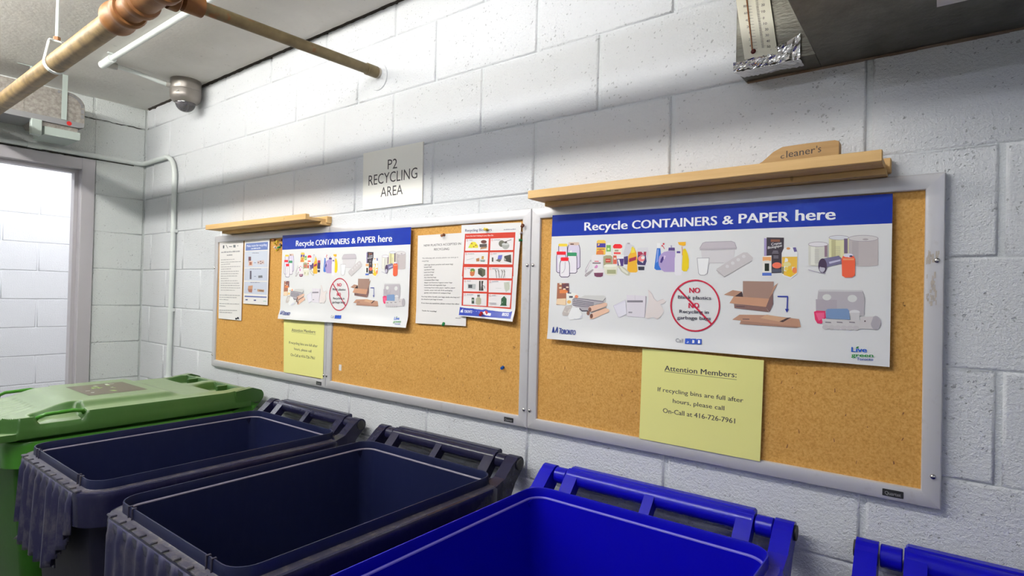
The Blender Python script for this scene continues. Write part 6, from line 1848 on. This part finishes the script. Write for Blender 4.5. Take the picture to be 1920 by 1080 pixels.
big_poster(PL_Q, -0.0215, 'large blue headed recycling poster across the seam of the left and middle boards', warpL, mapL)

def warpY(x, z): return 0.0006*math.sin(x*14)+0.0015*smooth01((-0.37-z)/0.06)
t, P = sheet('yellow_notice', 'yellow paper notice taped to the right board', 'notice', [(0.3436, -0.2085), (0.6191, -0.2128), (0.6154, -0.4269), (0.3403, -0.4257)], -0.0186, M_YELLOW, warpY, 16, 12, 'yellow attention notices')
print_groups('yellow', t, -0.0186, warpY, None, 0.6)
def mapY(x, z): return x-1.5585, z+0.0015
t, P = sheet('yellow_notice', 'yellow paper notice hanging below the poster on the left board', 'notice', [(-1.2160, -0.2070), (-0.9395, -0.2017), (-0.9396, -0.4215), (-1.2070, -0.4240)], -0.0188, M_YELLOW, lambda x, z: 0.0007*math.sin(x*13), 16, 12, 'yellow attention notices')
print_groups('yellow', t, -0.0188, lambda x, z: 0.0007*math.sin(x*13), mapY, 0.6)

wp = lambda x, z: 0.0009*math.sin(x*17+2)+0.002*smooth01((-0.14-z)/0.05)
t, P = sheet('plastics_note', 'white typed note about new plastics, half behind the red poster', 'note', [(-0.4475, 0.0985), (-0.2330, 0.0985), (-0.2290, -0.1855), (-0.4466, -0.1873)], -0.0150, M_PAPER, wp, 14, 14)
print_groups('plastics', t, -0.0150, wp, None, 0.6)
def wb(x, z):
    return 0.0045*smooth01((x+0.14)/0.12)*smooth01((0.10-z)/0.2)+0.010*smooth01((-0.125-z)/0.04)*(0.5+0.5*smooth01((x+0.25)/0.2))
t, P = sheet('bloopers_poster', 'small white poster with red framed pictures on the middle board', 'poster', [(-0.2538, 0.1218), (-0.0276, 0.1169), (-0.0401, -0.1625), (-0.2534, -0.1549)], -0.0190, M_POSTER, wb, 20, 24)
print_groups('bloopers', t, -0.0190, wb, None, 0.35, 9e-6)
wl = lambda x, z: 0.001*math.sin(x*21)
t, P = sheet('typed_letter', 'long white typed letter at the left end of the boards', 'letter', [(-1.7815, 0.1240), (-1.5657, 0.1238), (-1.5643, -0.2315), (-1.7705, -0.2307)], -0.0150, M_PAPER, wl, 14, 16)
print_groups('letter', t, -0.0150, wl, None, 0.6)
t, P = sheet('blue_leaflet', 'white leaflet with a pale blue heading beside the typed letter', 'leaflet', [(-1.5518, 0.1240), (-1.3454, 0.1238), (-1.3474, -0.1557), (-1.5500, -0.1548)], -0.0160, M_PAPER, wl, 14, 14)
print_groups('leaflet', t, -0.0160, wl, None, 0.5)
# scrap of tape left on the middle board
o = make('paper_scrap', MB().rbox(-0.8545, -0.8395, -0.0112, -0.0101, -0.382, -0.360, 0.0003), M_PAPER, None, None, loc=(-0.847, -0.0105, -0.371)); tag(o, 'tiny scrap of masking paper stuck on the middle board', 'scrap')

# pushpins: head and collar, with a steel point
def pin(x, z, c, label, yb=-0.0100, tilt=(0.2, -0.15), group=None):
    t = thing('pushpin', label, 'pin', (x, yb, z), group)
    a = Vector((x, yb+0.001, z)); d = Vector((tilt[0], -1, tilt[1])).normalized()
    mb = MB().tube([a+d*0.002, a+d*0.0025, a+d*0.0045, a+d*0.005, a+d*0.0115, a+d*0.012, a+d*0.0145, a+d*0.0150], 0.004, 12, radii=[0.004, 0.0048, 0.0048, 0.0026, 0.0026, 0.0042, 0.0045, 0.0035])
    make('pin_head', mb, PIN[c], t, 35); make('pin_point', MB().tube([a-d*0.001, a+d*0.003], 0.0006, 6), M_STEEL, t)
pin(-0.0230, 0.1100, 'brown', 'brown pushpin at the top right edge of the red poster', -0.0185, (0.5, -0.5))
pin(-0.0240, 0.0860, 'white', 'white pushpin below the brown one at the right of the red poster', tilt=(-0.4, 0.2))
pin(-0.0240, 0.0670, 'green', 'green pushpin lowest of three right of the red poster', tilt=(-0.9, 0.05))
pin(-0.1515, 0.1030, 'yellow', 'yellow pushpin over the heading of the red poster', -0.0192, (0.1, 0.0))
pin(-0.3290, 0.0970, 'brown', 'dark pushpin at the top of the typed plastics note', -0.0155, (0.0, -0.4))
pin(-0.3205, -0.1810, 'green', 'green pushpin at the bottom of the typed plastics note', -0.0175, (0.7, -0.4))
pin(-0.1600, -0.1420, 'red', 'dark red pushpin on the blue footer of the red poster', -0.026, (0.4, -0.5))
pin(-0.0877, -0.2963, 'blue', 'blue pushpin alone in the cork of the middle board', -0.0100, (0.4, -0.1))
for (x, z, c, l, tl) in ((-1.3085, 0.1170, 'brown', 'brown pushpin top left in the small cluster', (0.2, 0.1)), (-1.2905, 0.1115, 'yellow', 'yellow pushpin highest of the two yellow ones in the cluster', (0.5, -0.2)),
      (-1.2640, 0.1170, 'brown', 'dark brown pushpin at the top right of the cluster', (0.7, -0.4)), (-1.3000, 0.0990, 'yellow', 'yellow pushpin lower one in the cluster', (0.1, 0.3)),
      (-1.2650, 0.0935, 'black', 'black pushpin beside the left poster edge', (0.7, 0.3)), (-1.2740, 0.0880, 'green', 'dark green pushpin next to the black one', (0.3, -0.3)),
      (-1.3010, 0.0820, 'white', 'white pushpin at the bottom left of the cluster', (0.3, 0.4)), (-1.2850, 0.0790, 'yellow', 'pale yellow pushpin lowest in the cluster', (0.2, -0.5))):
    pin(x, z, c, l, -0.0100, tl, 'pushpins clustered between leaflet and left poster')
pin(-1.5870, -0.2200, 'black', 'dark pushpin in the lower right corner of the typed letter', -0.0155, (0.1, -0.3))

# ================================================================== LEDGES, BLOCK, SIGN
def ledge(x0, x1, label, zt, inset, yf):
    t = thing('wooden_ledge', label, 'shelf', ((x0+x1)/2, 0, zt-0.03), 'pine ledges above the boards')
    make('front_strip', MB().rbox(x0, x1, yf, yf+0.016, zt-0.021, zt, 0.0012), M_PINE, t)
    make('base_board', MB().rbox(x0+0.0005, x1-0.0005, yf+0.0155, -0.022, zt-0.0215, zt-0.010, 0.0008), M_PINE, t)
    make('back_strip', MB().rbox(x0+inset, x1+0.008, -0.0225, -0.0006, zt-0.026, zt+0.001, 0.0015), M_PINE, t)
    make('under_cleat', MB().rbox(x0+inset, x1+0.002, -0.043, -0.0006, zt-0.0335, zt-0.0218, 0.001), M_PINE, t)
    if x0 > 0: t.rotation_euler = (0, -0.0045, 0); t.location.z -= 0.0016
ledge(-1.722, -0.944, 'shorter pine ledge above the left board', 0.1925, 0.018, -0.108)
ledge(0.0545, 0.8305, 'longer pine ledge above the right board', 0.1885, 0.012, -0.105)
wb_ = thing('wooden_block', 'wedge shaped wooden block with handwriting standing on the long ledge', 'block', (0.68, -0.05, 0.1785))
yb0, yb1 = -0.061, -0.030
prof = [(0.575, 0.1787), (0.757, 0.1787), (0.757, 0.2235), (0.7500, 0.2265), (0.700, 0.2272), (0.657, 0.2262), (0.640, 0.2185), (0.619, 0.2010), (0.600, 0.1905)]
make('wedge_body', MB().prism(prof, yb0, yb1, 'y'), M_OLDWOOD, wb_)
print_groups('block', wb_, yb0, None, lambda x, z: (x, z+0.0035), 0.7)

sg = thing('room_sign', 'square cream metal sign on the block wall above the boards', 'sign', (-0.596, 0, 0.305))
mb = MB().prism([(-0.7480, 0.2045), (-0.4435, 0.2060), (-0.4455, 0.4085), (-0.7525, 0.4095)], -0.0052, -0.0004, 'y')
make('sign_plate', mb, M_SIGN, sg)
print_groups('sign', sg, -0.0050, None, None, 0.4)

# ================================================================== WHEELED BINS
HR = 1.058                      # rim height above the floor
HDP = 0.3765                    # half depth
CY = -0.467
def wheeled_bin(cx, hw, cols, label, group, torn=False, comb=True, lid=False, rot=0.0, cy=CY):
    Mb, Min, Mled, Med = cols
    t = thing('wheeled_bin', label, 'bin', (cx, cy, FLOOR), group, rot)
    hd = HDP; kw = dict(parent=t, local=True)
    def mk(name, mb, m, sm=35, par=None, **k): return make(name, mb, m, par or t, sm, local=True, **k)
    R = 0.075
    def lp(o, z, r=None, ofront=0.0): 
        L = rr(0, ofront/2, hw-o, hd-o-ofront/2, max(0.012, (r if r else R)-o), z); return L
    # body: tapered tub, open at the top
    outer = [lp(0.030, HR-0.040), lp(0.036, HR-0.16), lp(0.055, 0.10, 0.11, 0.045), lp(0.070, 0.055, 0.12, 0.06)]
    inner = [lp(0.078, 0.075, 0.12, 0.06), lp(0.063, 0.11, 0.11, 0.045), lp(0.0445, HR-0.16), lp(0.0400, HR-0.042)]
    b = mk('body', MB().loops(outer+[[(x, y, z) for x, y, z in inner[0]]]), {'dark_navy_plastic': M_NAVYOUT, 'royal_blue_plastic': M_BLUEOUT}.get(Mb.name, M_GREENOUT), 40)
    mk('inside_wall', MB().loops(inner), Min, 40)
    mb = MB().loops([inner[0]], False, False); mb.face(outer[-1]); mb.face(inner[0]); mk('tub_bottom', mb, Min, None)
    # rim: upright inner lip with a shoulder inside, dusty ledge, rounded outer skirt
    lip = [(0.0400, -0.060), (0.0385, -0.0235), (0.0322, -0.0215), (0.0320, -0.0040), (0.0308, -0.0005), (0.0285, -0.0005), (0.0275, -0.004), (0.0270, -0.0225)]
    mk('rim_lip', MB().loops([lp(o, HR+z) for o, z in lip]), Min, 35)
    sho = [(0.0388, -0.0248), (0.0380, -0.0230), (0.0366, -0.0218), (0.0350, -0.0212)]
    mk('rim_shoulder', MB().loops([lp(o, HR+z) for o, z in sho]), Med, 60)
    led = [(0.0270, -0.0220), (0.0245, -0.0235), (0.0110, -0.0235), (0.0085, -0.0230)]
    mk('rim_ledge', MB().loops([lp(o, HR+z) for o, z in led]), Mled, 35)
    sk = [(0.0085, -0.0230), (0.0035, -0.0245), (0.0005, -0.0300), (0.0, -0.038), (0.0015, -0.105), (0.0055, -0.1055), (0.0045, -0.045), (0.012, -0.030), (0.031, -0.030)]
    mk('rim_skirt', MB().loops([lp(o, HR+z) for o, z in sk]), Mb, 35)
    if comb:
        n = 8; x0, x1 = -hw+0.085, hw-0.085; st = (x1-x0)/n
        # raised pads between the slots on the front ledge
        mb = MB(); mb.box(x0-0.004, x1+0.004, -hd+0.0030, -hd+0.0125, HR-0.0240, HR-0.0226); mk('slot_row', mb, M_BLACK, None)
        for i in range(n+1):
            a = x0+st*(i-1)+0.0065 if i else x0-0.030; e = x0+st*i-0.0065 if i < n else x1-0.0065
            if i == 0: e = x0-0.0065+0.0
            mk('ledge_pad', MB().rbox(a, e, -hd+0.0015, -hd+0.0150, HR-0.0245, HR-0.0192, 0.0016), Mled, None)
        mk('ledge_pad', MB().rbox(x1+0.0065, x1+0.030, -hd+0.0015, -hd+0.0150, HR-0.0245, HR-0.0192, 0.0016), Mled, None)
        # little notches standing on the lip
        for x in (-hw+0.105, -hw+0.125, hw-0.125, hw-0.105): mk('lip_rib', MB().rbox(x-0.0022, x+0.0022, -hd+0.0245, -hd+0.0345, HR-0.030, HR+0.0015, 0.0008), Mled, None)
        # ribbed apron hanging from the front rim
        NX, NZ = n*8, 18; dz = 0.222 if torn else 0.27
        def ap(u, v):
            x = x0-0.012+(x1-x0+0.024)*u; ph = ((x-x0)/st) % 1.0; rib = smooth01(abs(ph-0.5)*2.6-0.35)
            z = HR-0.028-dz*v
            y = -hd+0.004-(0.008+(0.016*v if torn else 0))*rib*smooth01(v*9)
            y += (0.004*v if torn else -0.003*v)
            if not torn: y = y*(1-smooth01((v-0.75)/0.25))+(-hd+0.040)*smooth01((v-0.75)/0.25)
            return (x+ (0.012*v*(u-0.5) if torn else 0), y, z)
        g = MB()
        P = [[ap(i/NX, j/NZ) for i in range(NX+1)] for j in range(NZ+1)]
        for j in range(NZ):
            for i in range(NX):
                if torn:
                    u, v = (i+.5)/NX, (j+.5)/NZ
                    if v > 0.44+(1-u)*1.65+0.03*math.sin(i*0.6): continue
                    if u < 0.05 and v > 0.80: continue
                g.face([P[j][i], P[j][i+1], P[j+1][i+1], P[j+1][i]])
        o = mk('ribbed_apron', g, plastic('dusty_apron_plastic_'+Mb.name, tuple(q*1.4 for q in Mb.node_tree.nodes['Principled BSDF'].inputs['Base Color'].default_value[:3])+(1,), (0.17, 0.155, 0.145, 1), 0.5, 0.42) if 'navy' in Mb.name else Mb, 50)
        md = o.modifiers.new('thick', 'SOLIDIFY'); md.thickness = 0.0035; md.offset = 1
        if torn:
            mb = MB(); prev = None
            for i in range(0, int(NX*0.68)):
                p = P[NZ][i]; q = (p[0], -hd+0.004, p[2]+0.014)
                if prev: mb.face([prev[0], p, q, prev[1]])
                prev = (p, q)
            o = mk('apron_bottom_ledge', mb, Mled, 40); md = o.modifiers.new('thick', 'SOLIDIFY'); md.thickness = 0.003
    # rear handle: bar with webs, ears with pins
    hy, hz, br_ = hd+0.047, HR+0.012, 0.0215
    xb = hw-0.082
    if not lid:
        mk('handle_bar', MB().lathe([(0.0, -xb), (br_-0.002, -xb), (br_, -xb+0.002), (br_, xb-0.002), (br_-0.002, xb), (0.0, xb)], (0, hy, hz), 22, 'x'), Mb, 35)
        mk('handle_back_plate', MB().rbox(-xb, xb, hy+0.0015, hy+0.0245, hz-0.006, hz+0.0240, 0.004), Mb, None)
        for x in (-xb+0.016, 0.0, xb-0.016):
            wdt = 0.017 if x else 0.012
            mk('handle_web', MB().prism([(hd-0.020, HR-0.026), (hd-0.010, HR-0.018), (hy-0.010, hz+0.0195), (hy, hz+0.0225), (hy+0.010, hz-0.006), (hy-0.004, hz-0.013), (hd+0.008, HR-0.040), (hd-0.004, HR-0.060)], x-wdt, x+wdt, 'x'), Mb, None)
        for s in (-1, 1):
            a, e = sorted((s*(xb+0.0035), s*(hw-0.0445)))
            mk('hinge_barrel', MB().lathe([(0.0, a), (br_-0.0025, a), (br_-0.0006, a+0.0015), (br_-0.0006, e-0.0015), (br_-0.0025, e), (0.0, e)], (0, hy, hz-0.002), 18, 'x'), Mb, 35)
    for s in (-1, 1):
        a, e = sorted((s*(hw-0.042), s*(hw-0.006)))
        pr = [(hd-0.075, HR-0.030), (hd-0.045, HR-0.0215), (hd-0.016, HR-0.012), (hy-0.026, hz+0.008)]
        for k in range(0, 9):
            an = math.radians(140-k*25); pr.append((hy+0.0215*math.cos(an), hz+0.0215*math.sin(an)))
        pr += [(hd+0.030, HR-0.035), (hd-0.004, HR-0.095), (hd-0.04, HR-0.10)]
        er = mk('hinge_ear', MB().prism(pr, a, e, 'x'), Mb, None)
        mk('hinge_pin', MB().lathe([(0.0, -0.0015), (0.0150, -0.0015), (0.0155, 0.0), (0.0150, 0.004), (0.0, 0.0045)][::1] if s > 0 else [(0.0, -0.0045), (0.0150, -0.004), (0.0155, 0.0), (0.0150, 0.0015), (0.0, 0.0015)], (s*(hw-0.0060), hy, hz), 18, 'x'), M_BLACK, 35, er)
    mk('axle', MB().tube([(-hw+0.06, hd-0.10, 0.10), (hw-0.06, hd-0.10, 0.10)], 0.011, 12), M_STEEL, 40)
    for s in (-1, 1):
        c = (s*(hw-0.045), hd-0.10, 0.10)
        mk('wheel', MB().lathe([(0.02, -0.024), (0.085, -0.024), (0.098, -0.016), (0.0999, 0.0), (0.098, 0.016), (0.085, 0.024), (0.02, 0.024)], c, 26, 'x'), M_BLACK, 35)
    return t
G = 'open wheeled bins in a row along the board wall'
NAVY = (M_NAVY, M_NAVYIN, M_NAVYLEDGE, M_NAVYGLINT); BLUE = (M_BLUE, M_BLUE, M_BLUELEDGE, M_BLUEGLINT); GRN = (M_GREEN, M_GREEN, M_GREEN, M_GREEN)
wheeled_bin(-0.962, 0.290, NAVY, 'open dark navy bin with torn ribbed front, beside the green bin', G, torn=True)
wheeled_bin(-0.283, 0.292, NAVY, 'open dark navy bin in front of the middle board, next to the blue bin', G)
wheeled_bin(0.388, 0.307, BLUE, 'open bright blue bin below the right board', G)
wheeled_bin(1.096, 0.307, BLUE, 'bright blue bin cut off by the lower right picture corner', G)

# green bin with its lid shut
gx, ghw = -1.648, 0.290
gb = wheeled_bin(gx, ghw, GRN, 'green bin with its dusty lid closed at the left end of the row', None, comb=False, lid=True)
lw, lf, lb = 0.296, -0.400, 0.392                      # lid half width, front and back edge
ZL = HR+0.004
def sm2(a, b, t): return smooth01((t-a)/(b-a))
def lid_h(x, y):
    d = min(lw-abs(x), y-lf, lb-y)
    # chamfered front corners
    d = min(d, (lw-abs(x)+y-lf-0.05)*0.7071)
    h = 0.046*sm2(-0.002, 0.013, d)
    h += 0.006*sm2(0.013, 0.060, d)
    if d > 0.015:
        pl = sm2(0.045, 0.085, lw-abs(x))*sm2(lf+0.11, lf+0.22, y)*(1-sm2(0.10, 0.16, y))
        h += 0.016*pl
        h -= 0.020*(1-sm2(lf+0.02, lf+0.20, y))
    # grip recess near the front on the right side, and shallow recess on the left
    g = max(sm2(-0.310, -0.292, y)*(1-sm2(-0.185, -0.165, y))*sm2(0.190, 0.215, x), sm2(-0.30, -0.28, y)*(1-sm2(-0.17, -0.15, y))*sm2(0.190, 0.215, -x))
    h -= 0.026*g*sm2(0.0, 0.012, d)
    # two pockets at the rear
    for c in (-0.135, 0.135):
        q = sm2(c-0.115, c-0.085, x)*(1-sm2(c+0.085, c+0.115, x))*sm2(0.255, 0.335, y)*(1-sm2(0.368, 0.372, y))
        h -= 0.034*q
    h += 0.008*sm2(0.30, 0.38, y)*(1 if d > 0.012 else 0)
    # stiffening grooves in the front slope
    if -0.36 < y < -0.27 and abs(x) < 0.14: h -= 0.0018*(0.5+0.5*math.cos(x*160))
    return max(h, 0.0)
nx, ny = 96, 128
def lp_(u, v):
    # denser sampling toward the edges keeps the lid's side walls crisp
    e = lambda t: t-0.085*math.sin(2*math.pi*t)
    x = -lw+2*lw*e(u); y = lf+(lb-lf)*e(v); return (x, y, ZL+0.004+lid_h(x, y))
top = MB().grid(lp_, nx, ny)
# hanging edge of the lid
ed = [lp_(i/nx, 0) for i in range(nx)]+[lp_(1, j/ny) for j in range(ny)]+[lp_(1-i/nx, 1) for i in range(nx)]+[lp_(0, 1-j/ny) for j in range(ny)]
top.loops([ed, [(x*1.003, y*1.002, z-0.021) for x, y, z in ed]])
ld = make('lid', top, M_GREENTOP, gb, 50, local=True)
sk = MB(); lo = rr(0, -0.004, 0.288, 0.388, 0.05, ZL+0.004); lo2 = rr(0, -0.004, 0.288, 0.388, 0.05, ZL-0.012); li2 = rr(0, -0.004, 0.284, 0.384, 0.046, ZL-0.012)
make('lid_edge', sk.loops([lo, lo2, li2]), M_GREEN, ld, 40, local=True)
# moulded grips
for sx, oy in ((1, 0.0), (-1, 0.012)):
    pts = [(sx*0.262, -0.306+oy, ZL+0.026), (sx*0.276, -0.298+oy, ZL+0.044), (sx*0.279, -0.280+oy, ZL+0.0515), (sx*0.279, -0.205+oy, ZL+0.0545), (sx*0.276, -0.180+oy, ZL+0.050), (sx*0.262, -0.168+oy, ZL+0.032)]
    make('side_grip', MB().tube(pts, 0.0065, 12), M_GREEN, ld, 50, local=True)
for c in (-0.135, 0.135):
    make('hinge_strut', MB().rbox(c-0.012, c+0.004, 0.330, 0.378, ZL+0.015, ZL+0.056, 0.003), M_GREENTOP, ld, local=True)
for s in (-1, 1):
    a, e = sorted((s*0.262, s*0.296))
    pr = [(0.330, ZL+0.004), (0.330, ZL+0.052), (0.400, ZL+0.060)]
    for k in range(0, 8): an = math.radians(80-k*26); pr.append((0.424+0.024*math.cos(an), HR+0.029+0.026*math.sin(an)))
    make('lid_hinge_arm', MB().prism(pr, a, e, 'x'), M_GREENTOP, ld, local=True)
make('rear_bar', MB().rbox(-0.262, 0.262, 0.398, 0.428, HR+0.030, HR+0.050, 0.005), M_GREENTOP, ld, local=True)
# worn label on the lid
zt = lambda x, y, o: (x, y, ZL+0.004+lid_h(x, y)+o)
def patch(poly, m, off, nm, par, nsub=1):
    mb = MB(); cx_ = sum(p[0] for p in poly)/len(poly); cy_ = sum(p[1] for p in poly)/len(poly)
    for i in range(len(poly)):
        a, b = poly[i], poly[(i+1) % len(poly)]; mb.face([zt(cx_, cy_, off), zt(*a, off), zt(*b, off)])
    return make(nm, mb, m, par, local=True, recalc=False)
lab = MB().grid(lambda u, v: zt(-0.13+0.26*u, -0.12+0.19*v, 0.0006), 12, 10); lb_ = make('worn_label', lab, M_STICKER, ld, local=True, recalc=False, label='worn brown printed label')
mb = MB(); mb2 = MB(); r5 = random.Random(12)
for i in range(16):
    x = r5.uniform(-0.10, 0.09); y = r5.uniform(-0.10, 0.045); a = r5.uniform(0, 3.14); l = r5.uniform(0.010, 0.030); wd = r5.uniform(0.005, 0.014)
    ca, sa = math.cos(a), math.sin(a); q = [(x+ca*l*sx-sa*wd*sy, y+sa*l*sx+ca*wd*sy) for sx, sy in ((-.5, -.5), (.5, -.4), (.5, .5), (-.4, .5))]
    (mb if i % 3 else mb2).face([zt(px, py, 0.0012+i*2e-5) for px, py in q])
make('label_print', mb, M_LABELGREEN, lb_, local=True, recalc=False); make('label_print', mb2, M_LABELWHITE, lb_, local=True, recalc=False)
